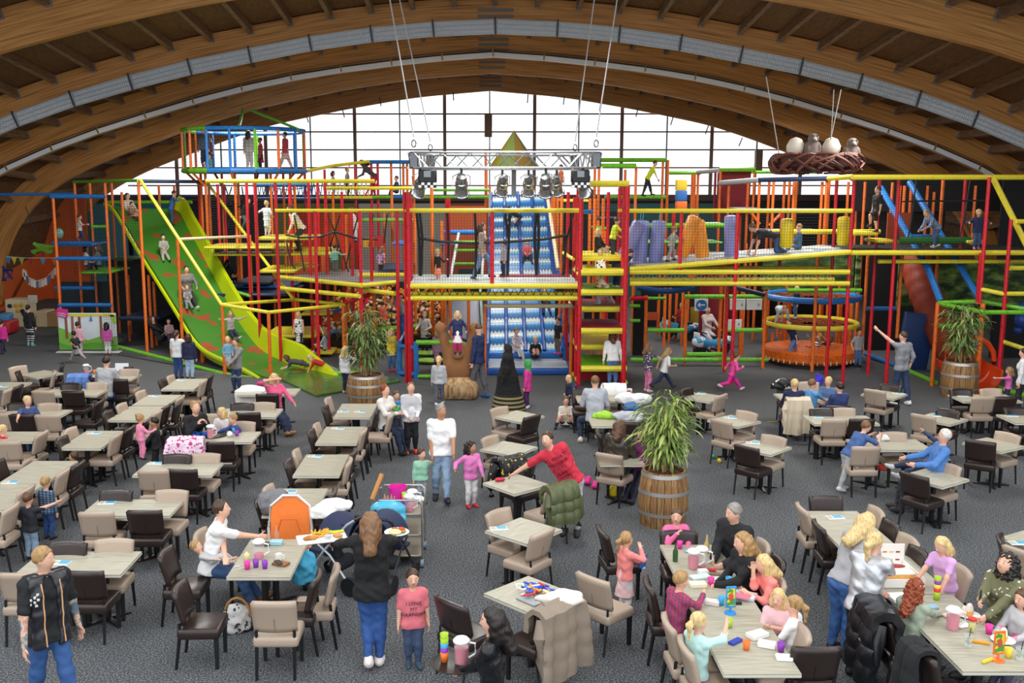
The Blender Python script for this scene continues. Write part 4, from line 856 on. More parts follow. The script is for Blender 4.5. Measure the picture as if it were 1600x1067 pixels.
def cl(s, **k):
    if isinstance(s, bpy.types.Material): return s
    return M(s, .8, kind='cloth', **k)
def person(label, pos, face, h=1.2, z0=0., mode='feet', lean=0., side=0., hy=0., hp=0., lh=None, rh=None, lf=None, rf=None, hip=None, top=None, sl=1., hem=.03, bot=None, bl_=1., skirt=None, sk=(.5, .16), shoe='2A2A2E', hair='short', hc='br', skin='l', fat=1., fem=False, cell=None, group=None, extra=None, puff=0., sit=None, tw=0., wl=None, wr=None, shoe_label=None, tattoo=False, glasses=False, ankle=1., robe=None, flip=1.):
    # proportions
    s = h/1.75; W = s**.85; hh = .13+.0573*h; NB = h-hh*1.24; HZ = h*(.40+.057*h); L = NB-HZ; thigh = (HZ-.045*h)*.51; ua, fa = .168*h, .148*h
    up = V(0, 0, 1); le, sd_ = math.radians(lean), math.radians(side)
    spine = nrm(V(math.sin(sd_), math.sin(le)*math.cos(sd_), math.cos(le)*math.cos(sd_)))
    if sit is not None: hz = sit+.085*W
    else: hz = HZ
    pel = V(0, 0, hz) if hip is None else V(*hip)
    # placement in the hall
    a = math.radians(face); f = Vector((math.cos(a), math.sin(a), 0))
    if mode == 'feet': p = G(pos[0], pos[1], z0)
    elif mode == 'at': p = Vector(pos); z0 = p.z
    else:      # head top seen at this pixel
        tp = pel+spine*L+nrm(spine*.6+up*.4)*hh*1.24; zt = tp[2]+z0; p = G(pos[0], pos[1], zt) if len(pos) == 2 else Q(*pos)
        if len(pos) == 3: z0 = p.z-tp[2]
        p = p-f*tp[1]-Vector((f.y, -f.x, 0))*tp[0]
    base = Vector((p.x, p.y, z0)); dist = base.y
    cell = cell or (.0125 if dist < 12.5 else .0165 if dist < 17.5 else .0215 if dist < 23 else .0255 if dist < 29 else .032)
    cell *= max(.8, min(1, s*1.15))
    th_ = thing('person', label, 'person', base, a-PI/2, group)
    Rm = np.array([[f.y, f.x, 0], [-f.x, f.y, 0], [0, 0, 1]])     # local -> hall
    def loc(w): return Rm.T @ (np.array(w)-np.array(base)) if w is not None else None
    rt = nrm(np.cross(spine, V(0, 0, 1)) if 0 else V(1, 0, 0)); rt = rot(up, -math.radians(tw)) @ rt; rt = nrm(rt-spine*(rt@spine)); fw = np.cross(spine, rt)*1.
    fw = -np.cross(rt, spine) if (np.cross(spine, rt))[1] < 0 else np.cross(spine, rt)
    prt = V(1, 0, 0)
    sh = pel+spine*L; shL, shR = sh-rt*.108*h-spine*.022*h, sh+rt*.108*h-spine*.022*h
    hL, hR = pel-prt*.05*h, pel+prt*.05*h
    ft = {}
    for n_, q, hp_ in (('l', lf, hL), ('r', rf, hR)):
        if q is None: q = (-.055 if n_ == 'l' else .055, 0 if sit is None else .27, 0)
        t = V(q[0]*h, q[1]*h, q[2]*h+.045*h)
        kn, an = ik(hp_, t, thigh, thigh*.98, V(0, 1, .15) if sit is None else V(0, .5, 1)); ft[n_] = (hp_, kn, an, q[3] if len(q) > 3 else 0)
    hd = {}
    for n_, q, w, s0 in (('l', lh, wl, shL), ('r', rh, wr, shR)):
        sg = -1 if n_ == 'l' else 1
        if w is not None: t = loc(w)
        elif q is None: t = (V(sg*.15*h, .03*h, HZ-.03*h)+(pel-V(0, 0, HZ)) if sit is None else V(sg*.08*h, .22*h, pel[2]+.12*h))
        else: t = V(q[0]*h, q[1]*h, q[2]*h)
        el, wrs = ik(s0, t, ua, fa, V(sg*.6, -.7, -.6)); hd[n_] = (s0, el, wrs)
    c, e = lambda a, b, ra, rb=None, k=.02: ('c', a, b, ra*W, (ra if rb is None else rb)*W, k*W), None
    nd = nrm(spine*.55+up*.45+fw*.08); nb = sh+spine*.01*h; hcn = nb+nd*(hh*.72)
    hu = rot(rt, -math.radians(hp)) @ nrm(nd*.4+up*.6) if 0 else nrm(nd*.5+up*.5)
    hf = rot(hu, math.radians(hy)) @ nrm(fw-hu*(fw@hu)); hr = np.cross(hf, hu); q = rot(hr, math.radians(hp)); hf, hu = q @ hf, q @ hu
    HA = (hr, hf, hu); hcn = hcn+hu*0
    ww = .9 if fem else 1.
    def torso(o, k=.06, low=0.):
        r = [c(pel-prt*.062*W*fat, pel+prt*.062*W*fat, .1*fat+o, k=k), c(pel+spine*.42*L-rt*.055*W*fat*ww, pel+spine*.42*L+rt*.055*W*fat*ww, .098*fat*ww+o, k=k), c(pel+spine*.74*L-rt*.07*W, pel+spine*.74*L+rt*.07*W, .1*(.6+.4*fat)+o, k=k), c(shL+rt*.02*W, shR-rt*.02*W, .062+o, k=k)]
        if fem: r += [('e', pel+spine*.70*L+rt*sg*.07*W+fw*.075*W, (rt, fw, spine), (.062*W+o*W, .06*W+o*W, .065*W+o*W), .05*W) for sg in (-1, 1)]
        return r
    def leg(n_, o, frac=1., k=.04, taper=1.):
        hp_, kn, an, _ = ft[n_]; r = [c(hp_, kn, .086*fat**.7+o, .058+o, k=k)]
        if frac > .5: m = kn+(an-kn)*min((frac-.5)*2, 1.); r.append(c(kn, m, .056+o, .036+(.02-.02*taper)+o, k=k)); r.append(c(kn+(an-kn)*.1, kn+(an-kn)*.45, .05+o, .05+o, k=k))
        else: r = [c(hp_, hp_+(kn-hp_)*frac*2, .086*fat**.7+o, .068+o, k=k)]
        return r
    def arm(n_, o, frac=1., k=.03):
        s0, el, wr_ = hd[n_]
        if frac <= .5: return [c(s0, s0+(el-s0)*frac*2, .052+o, .047+o, k=k)]
        return [c(s0, el, .052+o, .04+o, k=k), c(el, el+(wr_-el)*(frac-.5)*2, .041+o, .029+o, k=k)]
    # body
    B = torso(0)+leg('l', 0)+leg('r', 0)+arm('l', 0)+arm('r', 0)
    B += [c(nb-spine*.03*h, hcn-hu*hh*.2, .058, .05, k=.03), ('e', hcn+hu*hh*.07-hf*hh*.03, HA, (hh*.345, hh*.42, hh*.43), .01), ('e', hcn-hu*hh*.2+hf*hh*.08, HA, (hh*.27, hh*.3, hh*.29), .05*W)]
    if cell < .0285: B += [('c', hcn-hu*hh*.02+hf*hh*.37, hcn-hu*hh*.12+hf*hh*.44, hh*.035, hh*.06, .02*W)]+[('e', hcn+hr*sg*hh*.345-hu*hh*.05-hf*hh*.02, HA, (hh*.035, hh*.075, hh*.12), .012*W) for sg in (-1, 1)]
    fr = max(.0085*s, cell*.52)
    for n_ in 'lr':
        sg = -1 if n_ == 'l' else 1; s0, el, wr_ = hd[n_]; d = nrm(wr_-el); pn = nrm(np.cross(d, np.cross(V(-sg, .2, 0.)-d*0, d))+1e-6); pn = nrm(V(-sg*1., .25, -.1)-d*(V(-sg*1., .25, -.1)@d)); sd = nrm(np.cross(d, pn)); S_ = s*1.05
        if sd[1]*1. < 0 and abs(d[2]) > .5: sd = -sd
        pm = wr_+d*.055*S_; B += [('e', pm, (d, sd, pn), (.055*S_, .04*S_, max(.017*S_, cell*.8)), .015*W)]
        for i in range(4):
            b0 = wr_+d*.092*S_+sd*(.030-.02*i)*S_; ln = (.062, .075, .07, .055)[i]*S_; m = b0+nrm(d+pn*.35)*ln*.55; t = m+nrm(d*.7+pn*.85)*ln*.5
            B += [('c', b0-d*.015*S_, m, fr, fr*.95, .006), ('c', m, t, fr*.95, fr*.8, .006)]
        t0 = wr_+d*.03*S_+sd*.03*S_; t1 = t0+nrm(d*.6+sd*.8+pn*.2)*.045*S_; B += [('c', t0, t1, fr*1.25, fr*1.1, .01), ('c', t1, t1+nrm(d+sd*.2+pn*.4)*.03*S_, fr*1.1, fr*.9, .006)]
        an = ft[n_][2]; fd = nrm(V(0, 1, 0)); kn = ft[n_][1]; sh_ = nrm(an-kn); fd = nrm(V(.12*sg, 1, 0)-sh_*(V(.12*sg, 1, 0)@sh_)*.75) if sit is None or True else fd
        ft[n_] = ft[n_][:3]+(fd,); fu = nrm(V(0, 0, 1)-fd*fd[2]); fx = np.cross(fd, fu)
        B += [('e', an+fd*.055*s-fu*.03*s*1., (fx, fd, fu), (.042*s, .115*s, .04*s), .03*W)]
    vs, fs = surf(B, cell); sk_ = M(SKIN[skin], .5); hm = M(HAIRC.get(hc, hc), .42, kind='hair')
    mats = [sk_, M('2B1D17', .3), hm, M('B4655C', .5), M('EDE6DF', .4), M('E0B79E', .5, kind='tattoo')]; mi = np.zeros(len(fs), int)
    if tattoo:
        ct = vs[fs].mean(1)
        for n_ in 'lr':
            s0, el, wr_ = hd[n_]
            for p0, p1 in ((s0, el), (el, wr_)):
                t = np.clip(((ct-p0)@(p1-p0))/((p1-p0)@(p1-p0)), 0, 1); dd = np.linalg.norm(ct-p0-t[:, None]*(p1-p0), axis=1); mi[dd < .062*W] = 5
    bm = MB()
    if cell < .0285:
        T = Matrix(((hr[0], hf[0], hu[0], hcn[0]), (hr[1], hf[1], hu[1], hcn[1]), (hr[2], hf[2], hu[2], hcn[2]), (0, 0, 0, 1)))
        for sg in (-1, 1):
            bm.cur = 4; bm.ball((sg*.135*hh, .355*hh, .0), (.062*hh, .04*hh, .035*hh), 8, 5, T)
            bm.cur = 1; bm.ball((sg*.135*hh, .375*hh, .0), (.036*hh, .03*hh, .034*hh), 6, 5, T)
            bm.cur = 2; bm.ball((sg*.135*hh, .36*hh, .115*hh), (.07*hh, .03*hh, .013*hh), 6, 4, T)
        bm.cur = 3; bm.ball((0, .375*hh, -.255*hh), (.095*hh, .03*hh, .028*hh), 8, 4, T)
        if glasses:
            bm.cur = 1
            for sg in (-1, 1): bm.path([(sg*.14*hh+.1*hh*math.cos(i*PI/5), .42*hh, .085*hh*math.sin(i*PI/5)) for i in range(10)], .008*hh, 4, T, close=True)
        tri = [q for f_ in bm.f for q in ([f_] if len(f_) == 4 else [f_+(f_[-1],)])]
    n0 = len(vs)
    if bm.v:
        quads = [f_ for f_ in bm.f if len(f_) == 4]; qi = [m for f_, m in zip(bm.f, bm.mi) if len(f_) == 4]
        fan = [(f_[0], f_[1], f_[2], f_[2]) for f_ in bm.f if len(f_) == 3]; fi = [m for f_, m in zip(bm.f, bm.mi) if len(f_) == 3]
        # caps of the small balls become quads by pairing neighbouring triangles
        pr = []; pi_ = []
        for i in range(0, len(fan)-1):
            a_, b_ = fan[i], fan[i+1]
        vs = np.vstack([vs, np.array(bm.v)]); fs = np.vstack([fs, np.array(quads)+n0]); mi = np.r_[mi, qi]
    me = np_mesh('body', vs, fs, mats, mi); link('body', me, th_)
    def gar(name, prims, mat, cuts=(), cl_=cell*1.1):
        v, f_ = surf(prims, cl_, cuts)
        if len(f_) and name != 'striped_hem': v = wrinkle(v, f_, (.004 if name == 'hair' else .0065)*W, 40. if name == 'hair' else 26., len(label))
        if len(f_): return link(name, np_mesh(name, v, f_, [mat]), th_)
    o = .016+puff
    # clothes
    if bot: gar('trousers' if bl_ > .6 else 'shorts', torso(.008)[:1]+leg('l', .012, bl_, taper=ankle)+leg('r', .012, bl_, taper=ankle), cl(bot), [(pel+spine*.17*L, spine)])
    if skirt:
        t0 = pel+spine*.34*L; dr = nrm(-up if sit is None else (V(0, .8, -.6))); t1 = pel+dr*(sk[0]*HZ); gar('skirt', [c(t0, pel, .098*fat, .125*fat, k=.04), c(pel, t1+dr*.05, .125*fat, sk[1]/W*s+.02, k=.04), c(pel-prt*.05*W, pel+prt*.05*W, .11*fat, k=.04)], cl(skirt), [(t0, spine), (t1, dr)])
    if robe:
        t1 = V(0, -.02*h, .02); gar('robe', [c(sh, pel, .14, .25, k=.1), c(pel, t1, .26, .43, k=.1), c(shL, shR, .1, k=.07)]+arm('l', .05, .9, k=.08)+arm('r', .05, .9, k=.08), cl(robe), [(V(0, 0, .03), -up)])
    if top:
        tm = cl(top); hp0 = pel-spine*hem*h
        pr = torso(o)+[c(hp0-prt*.066*W*fat, hp0+prt*.066*W*fat, .1*fat+o+.006, k=.06)]+[c(pel+prt*sg*.078*W*fat, pel+spine*.72*L+rt*sg*.085*W, .085*fat*ww+o, .085+o, k=.04) for sg in (-1, 1)]
        cuts = [(hp0, -spine), (sh+spine*.028*h, spine)]
        if sl > 0: pr += arm('l', o*.75, sl)+arm('r', o*.75, sl)
        elif sl == 0: pr = pr[:3]+pr[4:]+[c(shL+rt*.045*W, shR-rt*.045*W, .06+o, k=.05)]
        gar('top', pr, tm, cuts)
    if shoe:
        pr = []
        for n_ in 'lr':
            hp_, kn, an, fd = ft[n_]; fu = nrm(V(0, 0, 1)-fd*fd[2]); fx = np.cross(fd, fu); q = an+fd*.055*s-fu*.03*s
            v, f_ = surf([('e', q, (fx, fd, fu), (.052*s, .135*s, .05*s), .02*W), ('c', an, q-fd*.06*s, .045*s, .05*s, .03*W), ('c', an-nrm(an-kn)*.03*s, an, .047*s, .047*s, .02*W)], max(cell, .012))
            if len(f_): link('shoe', np_mesh('shoe', v, f_, [M(shoe, .6)]), th_)
    # hair
    if hair and hair != 'bald':
        hr_ = [('e', hcn+hu*hh*.10-hf*hh*.05, HA, (hh*.39, hh*.455, hh*.455), .02)]; cn = nrm(hf*.86-hu*.5); cuts = [(hcn+hf*hh*.26+hu*hh*.2, cn)]
        if hair == 'short': cuts.append((hcn-hu*hh*.14-hf*hh*.2, nrm(-hu+hf*.35)))
        if hair == 'bob': hr_ += [c(hcn-hf*hh*.12+hr*sg*hh*.28, hcn-hf*hh*.08+hr*sg*hh*.3-hu*hh*.45, .06, .06, k=.05) for sg in (-1, 1)]+[c(hcn-hf*hh*.3, hcn-hf*hh*.25-hu*hh*.45, .09, .09, k=.05)]
        curl = hair in ('curly', 'curlock'); hair = 'locks' if hair == 'curlock' else hair
        if hair in ('long', 'curly', 'locks'):
            e_ = .9 if hair == 'long' else 1.25 if hair == 'locks' else .6; bk = nrm(-fw*.35-spine) if fw is not None else -hu
            hr_ += [c(hcn-hf*hh*.22, hcn-hf*hh*.32-hu*hh*.45, .1, .1, k=.06), c(hcn-hf*hh*.32-hu*hh*.4, hcn-hf*hh*.36+bk*hh*e_, .095, .075, k=.05)]+[c(hcn+hr*sg*hh*.24-hf*hh*.15, hcn+hr*sg*hh*.3-hf*hh*.15-hu*hh*(.35+.3*e_), .06, .05, k=.05) for sg in (-1, 1)]
        if hair == 'curly':
            rr = np.random.RandomState(3)
            for i in range(34):
                q = nrm(rr.normal(size=3)); q = q-hf*max(q@hf, 0)*1.4; hr_.append(('c', hcn+q*hh*.4-hf*hh*.1, hcn+q*hh*.47-hf*hh*.1, hh*.11, hh*.09, .015))
        if hair == 'pony': hr_ += [c(hcn-hf*hh*.4+hu*hh*.1, hcn-hf*hh*.62-hu*hh*.1, .035, .045, k=.03), c(hcn-hf*hh*.62-hu*hh*.1, hcn-hf*hh*.6-hu*hh*.85, .048, .02, k=.03)]; cuts.append((hcn-hu*hh*.9, -hu))
        if hair == 'bun': hr_ += [('e', hcn-hf*hh*.35+hu*hh*.42, HA, (hh*.2, hh*.2, hh*.18), .02)]
        if hair == 'scarf': 
            hr_ = [('e', hcn+hu*hh*.05-hf*hh*.04, HA, (hh*.43, hh*.5, hh*.55), .02), c(hcn-hf*hh*.1-hu*hh*.3, nb-spine*.02*h, .1, .13, k=.06), ('-e', hcn+hf*hh*.42-hu*hh*.04, HA, (hh*.25, hh*.3, hh*.34), .0)]; cuts = [(nb-spine*.06*h, -spine)]
        hn = 'headscarf' if hair == 'scarf' else 'hair'
        # hanging hair keeps clear of the face
        hr_.append(('-e', hcn+hf*hh*.40-hu*hh*.17, HA, (hh*.27, hh*.30, hh*.38), .0))
        if hair in ('long', 'bob', 'curly', 'locks', 'pony'): 
            v, f_ = surf(hr_[:1]+hr_[-1:], cell, cuts); v2, f2 = surf(hr_[1:], cell)
            if len(f2): v, f_ = np.vstack([v, v2]), np.vstack([f_, f2+len(v)])
            v = wrinkle(v, f_, .022*W, 75.) if curl else wrinkle(v, f_, .007*W, 34.)
            link(hn, np_mesh(hn, v, f_, [hm if hair != 'scarf' else cl(hc)]), th_)
        else: gar(hn, hr_, hm if hair != 'scarf' else cl(HAIRC.get(hc, hc)), cuts)
    if extra: extra(locals())
    return dict(root=th_, hands={k: base+Vector(Rm @ hd[k][2]) for k in 'lr'}, handl=hd, sh=sh, pel=pel, fw=fw, rt=rt, spine=spine, base=base, Rm=Rm, W=W, L=L, h=h, hcn=hcn, hf=hf, hu=hu, hr=hr, hh=hh)
# ---------------- things hanging from the roof ----------------
ALU = M('C9CDD2', .3, .85); BLK = M('17181B', .5)
ty = 23.5; a, b = Q(647, 262, ty), Q(931, 262, ty); zb_, zt_ = a.z, Q(780, 238, ty).z
t = thing('lighting_truss', 'silver box truss hung on cables carrying stage lamps', 'truss', ((a.x+b.x)/2, ty, zb_)); XF[t] = Matrix.Translation(t.location)
def truss_side(p, q, nm='truss_side'):
    ch = MB(); w = Vector((q.y-p.y, p.x-q.x, 0)).normalized()*.14
    for dz in (0, zt_-zb_):
        for sg in (-1, 1): ch.tube(p+w*sg+Vector((0, 0, dz)), q+w*sg+Vector((0, 0, dz)), .025, 6)
    o = ch.build('chord', ALU, t, True, True); n = max(int((q-p).length/.32), 2); br = MB()
    for i in range(n):
        for sg in (-1, 1):
            x0, x1 = p.lerp(q, i/n)+w*sg, p.lerp(q, (i+1)/n)+w*sg; h = Vector((0, 0, zt_-zb_))
            br.tube(x0 if i % 2 else x0+h, x1+h if i % 2 else x1, .012, 5)
        br.tube(p.lerp(q, i/n)+w, p.lerp(q, i/n)-w, .012, 5); br.tube(p.lerp(q, i/n)+w+Vector((0, 0, zt_-zb_)), p.lerp(q, i/n)-w+Vector((0, 0, zt_-zb_)), .012, 5)
    br.build('bracing', ALU, t, True, True)['kind'] = 'stuff'
A_, B_ = Vector((a.x, ty, zb_)), Vector((b.x, ty, zb_)); C_, D2_ = A_+Vector((.25, 2.6, 0)), B_+Vector((-.25, 2.6, 0))
for p, q in ((A_, B_), (C_, D2_), (A_, C_), (B_, D2_)): truss_side(p, q)
for p in (A_, B_, C_, D2_): MB().rbox(p+Vector((0, 0, (zt_-zb_)/2)), (.22, .24, zt_-zb_+.03), .03, n=1).build('corner_block', M('6D7076', .35, .8), t, True, True)
for k, (p, tp) in enumerate(((A_, (607, -3)), (B_, (966, -3)), (C_, (622, -3)), (D2_, (930, -3)))):
    e = Q(tp[0], tp[1], p.y-1.5); mb = MB().tube(p+Vector((0, 0, zt_-zb_+.35)), e+(e-p)*.25, .016, 6)
    h = mb.build('cable', M('D9DADC', .4, .3), t, True, True); MB().path([p+Vector((.05*math.cos(i*PI/6), 0, zt_-zb_+.2+.08*math.sin(i*PI/6))) for i in range(12)], .016, 5, close=True).build('shackle', M('4C4E52', .4, .8), h, True, True)
def stage_lamp(x, y, aim, big, label):
    base = Vector((x, y, zb_)); s_ = thing('stage_lamp', label, 'lamp', base, 0, 'stage lamps on the truss')
    MB().box((0, 0, -.06), (.06, .05, .16)).build('clamp', BLK, s_, False)
    T = Matrix.Translation((0, 0, -.42)) @ rotz(aim) @ Matrix.Rotation(math.radians(38), 4, 'X')
    c_ = MB().lathe([(.02, .3), (.11, .28), (.13, .2), (.13, .12), (.15, .1), (.15, -.02), (.135, -.04), (.17, -.2), (.19, -.22), (.19, -.25), (.17, -.25), (.15, -.18), (.02, -.15)], 16, T).build('can', M('C5C7C9', .22, .95), s_)
    MB().lathe([(.16, -.235), (.16, -.245), (.01, -.25)], 14, T).build('lens', M('8D95A0', .1, .3), c_)
    MB().path([(-.2, 0, -.42), (-.2, 0, -.2), (-.05, 0, -.12), (.05, 0, -.12), (.2, 0, -.2), (.2, 0, -.42)], .014, 5, rotz(aim)).build('yoke', M('B9BBBE', .3, .8), s_)
for i, (u, aim, yy, l) in enumerate(((656, .5, 0, 'chrome stage lamp at the left end of the truss'), (721, 0, 0, 'chrome stage lamp second from left on the truss front'), (853, -.1, 0, 'chrome stage lamp right of middle on the truss front'), (911, -.7, 0, 'chrome stage lamp tilted right at the right end of the truss'),
    (785, .2, 2.6, 'dull stage lamp left of middle on the rear truss bar'), (826, 0, 2.6, 'ribbed stage lamp in the middle of the rear truss bar'), (870, -.3, 2.6, 'dark stage lamp at the right of the rear truss bar'))):
    stage_lamp(Q(u, 262, ty+yy).x, ty+yy, aim, True, l)
for u, l in ((669, 'black scanner lamp with chequered front beside the left stage lamp'), (905, 'black scanner lamp with chequered front beside the right stage lamp')):
    x = Q(u, 262, ty).x; s_ = thing('scanner_lamp', l, 'lamp', (x, ty-.25, zb_)); bx = MB().rbox((0, 0, -.2), (.42, .3, .3), .03, n=1).build('housing', BLK, s_)
    MB().box((0, -.16, -.15), (.16, .02, .14)).build('control_panel', M('7F8890', .4), s_, False)
    for i in range(6):
        for j in range(2):
            if (i+j) % 2: MB().box((-.17+i*.068, -.16, -.37-j*.06), (.066, .02, .058)).build('check_tile', M('E8E8E8', .5), s_, False)
    MB().box((0, -.13, -.4), (.42, .05, .13)).build('check_band', BLK, s_, False)
# nest
nc = Q(1276, 255, 23.0); t = thing('hanging_nest', 'big brown twig nest hung from the roof above the right frames', 'nest', nc-Vector((0, 0, .2))); XF[t] = Matrix.Translation(t.location)
for k in range(130):
    a0 = R.uniform(0, 2*PI); ph = R.uniform(0, 2*PI); dp = R.choice((-1, 1))*R.uniform(.8, 2.2); ln = R.uniform(.3, .65)
    MB().path([((.86+.19*math.cos(ph+dp*i/5))*math.cos(a0+ln*i/5), (.86+.19*math.cos(ph+dp*i/5))*math.sin(a0+ln*i/5)*.85, .19+.21*math.sin(ph+dp*i/5)) for i in range(6)], R.uniform(.024, .042), 5).build('twig', M(R.choice(['6B3A2B', '54291F', '7D4A38']), .6), t)
MB().lathe([(.05, 0), (.8, .02), (.95, .12), (.95, .3), (.8, .38), (.6, .3), (.02, .2)], 18, Matrix.Diagonal((1, .85, 1, 1))).build('bowl', M('4A241B', .8), t)
for u, l in ((1243, 'left'), (1299, 'right')):
    q = Q(u, 231, 23.0); e = MB().lathe([(.01, -.22), (.13, -.18), (.2, -.05), (.2, .05), (.13, .19), (.01, .24)], 14, Matrix.Translation(q)); single(e, 'egg', M('D8CFC0', .5), 'large cream egg at the '+l+' side of the hanging nest', 'egg')
for (u, v, l) in ((1270, 226, 'grey chick with open beak between the eggs of the nest'), (1331, 233, 'grey bird leaning over the right rim of the nest')):
    q = Q(u, v, 22.8); b_ = thing('bird_figure', l, 'bird', q-Vector((0, 0, .2)))
    v_, f_ = surf([('c', V(0, 0, 0), V(0, 0, .25), .16, .1, .05), ('e', V(0, -.02, .34), (V(1, 0, 0), V(0, 1, 0), V(0, 0, 1)), (.12, .13, .11), .04), ('e', V(-.13, .02, .1), (V(1, 0, 0), V(0, 1, 0), V(0, 0, 1)), (.06, .14, .16), .03), ('e', V(.13, .02, .1), (V(1, 0, 0), V(0, 1, 0), V(0, 0, 1)), (.06, .14, .16), .03)], .02)
    link('body', np_mesh('body', v_, f_, [M('6F625C', .8, kind='cloth')]), b_); MB().tube((0, -.1, .34), (0, -.27, .28), .05, 8, .005).build('beak', M('CDBFA8', .5), b_)
    MB().ball((-.05, -.13, .39), .02, 6, 5).build('eye', BLK, b_); MB().ball((.05, -.13, .39), .02, 6, 5).build('eye', BLK, b_)
for u0, u1, v1 in ((1218, 1197, 120), (1292, 1314, 140), (1297, 1303, 140)):
    MB().tube(Q(u0, 246, 23.0), Q(u1, v1, 22.6), .012, 5).build('cable', M('A9A6A0', .5), t, True, True)
# ---------------- barrels with palms ----------------
def barrel(name, label, u, v, r, h, half=False):
    p = G(u, v); t = thing(name, label, 'planter', p); n = 22; pr = lambda z: r*(.86+.14*math.sin(PI*min(max(z/h, 0), 1)))
    WD = [M(c, .65, kind='wood', c2='6A4A2C', v=(14, 14, 1)) for c in ('A67C4B', 'B98E5A', '9A7146', 'A98557')]
    for k in range(n):
        a0, a1 = 2*PI*k/n+.012, 2*PI*(k+1)/n-.012; vs = []
        for j in range(6):
            z = h*j/5; q = pr(z)
            vs += [((q-d)*math.cos(a), (q-d)*math.sin(a), z) for d in (0, .035) for a in (a0, a1)]
        fs = []
        for j in range(5):
            b_ = j*4; fs += [(b_, b_+1, b_+5, b_+4), (b_+3, b_+2, b_+6, b_+7), (b_+2, b_, b_+4, b_+6), (b_+1, b_+3, b_+7, b_+5)]
        fs += [(0, 2, 3, 1), (20, 21, 23, 22)]
        MB().add(vs, fs).build('stave', WD[k % 4], t, False)
    for z in (.03, .3, .66, .95): MB().lathe([(pr(z*h-.03)+.006, z*h-.03), (pr(z*h+.03)+.006, z*h+.03)], 28, cap=False).build('hoop', M('B9B9B4', .4, .7), t)
    MB().lathe([(pr(h)-.03, h-.05), (.01, h-.03)], 20, cap=False).build('soil', M('5A3423', .95), t)
    return t, p
LEAF = None
def palm(label, p, z0, H, spread, nl, cols, seed):
    rr = random.Random(seed); t = thing('palm_plant', label, 'plant', (p.x, p.y, z0)); me = []
    for c_ in cols:
        mb = MB()
        def lf(i, j):
            w = .021*math.sin(PI*min(max(j*.93+.05, 0), 1))+.001; return Vector(((i-.5)*2*w, j*.27, .05*math.sin(j*PI*.5)-.16*j*j+abs(i-.5)*.02))
        me.append(mb.grid(lf, 2, 6, thick=.002).mesh('leaf', M(c_, .45), 'all'))
    tops = []
    for k in range(7):
        a = 2*PI*k/7+rr.uniform(-.3, .3); q = rr.uniform(.02, .12); hh_ = H*rr.uniform(.62, 1.0); e = Vector((q*2.0*math.cos(a)*spread, q*2.0*math.sin(a)*spread, hh_))
        MB().path([Vector((q*math.cos(a), q*math.sin(a), 0)), Vector((q*1.3*math.cos(a), q*1.3*math.sin(a), hh_*.5)), e], [.022, .018, .012], 6).build('stem', M('A8875A', .7), t); tops.append((e, hh_, a, q))
    for k in range(nl):
        e, hh_, a, q = tops[k % 7]; z = hh_*rr.uniform(.22, 1.1)+.02; az = rr.uniform(0, 2*PI); tilt = rr.uniform(-.9, .55); sc = rr.uniform(.65, 1.2)
        rad = rr.uniform(.02, .30)*spread*(1.1-.7*abs(z/H-.6)); o = link('leaf', me[k % len(me)], t); c0 = e*(z/hh_)
        o.location = (c0.x+rad*math.cos(az), c0.y+rad*math.sin(az), z); o.rotation_euler = (tilt, rr.uniform(-.4, .4), az-PI/2); o.scale = (sc, sc, sc)
    mb = MB(); V0 = me[0].vertices
    for k in range(260):
        e, hh_, a, q = tops[k % 7]; z = hh_*rr.uniform(.2, 1.08)+.02; az = rr.uniform(0, 2*PI); c0 = e*(z/hh_); rad = rr.uniform(.02, .24)*spread; sc = rr.uniform(.6, 1.1)
        T = Matrix.Translation(Vector((c0.x+rad*math.cos(az), c0.y+rad*math.sin(az), z))) @ Matrix.Rotation(az-PI/2, 4, 'Z') @ Matrix.Rotation(rr.uniform(-1.0, .4), 4, 'X') @ Matrix.Scale(sc, 4)
        mb.add([v.co for v in V0][:21], [tuple(p.vertices) for p in me[0].polygons[:12]], T)
    mb.build('foliage', M(cols[1], .45), t, 'all')['kind'] = 'stuff'
    return t
GRN = ('6F8A3C', '8DA24E', '536F30', 'A7B562')
t, p = barrel('barrel_planter', 'large oak barrel planter with pale hoops in front of the party table', 1035, 822, .40, .95); pb2 = p
palm('tall drooping palm in the large oak barrel before the party table', p, .92, 1.25, 1.0, 299, GRN, 1)
t, p = barrel('barrel_planter', 'dark oak barrel planter at the left, beside the green mat', 573, 628, .50, .72); palm('bushy palm in the dark barrel beside the green mat', p, .69, 1.75, 1.3, 299, ('4F6B2F', '6C8440', '3B5526', '8C9C5A'), 2)
t, p = barrel('barrel_planter', 'weathered barrel planter at the right before the red slide mouth', 1497, 622, .46, .98); palm('palm in the weathered barrel before the red slide mouth', p, .95, 1.5, 1.15, 299, ('54702F', '738A45', '3E5728', '93A560'), 3)
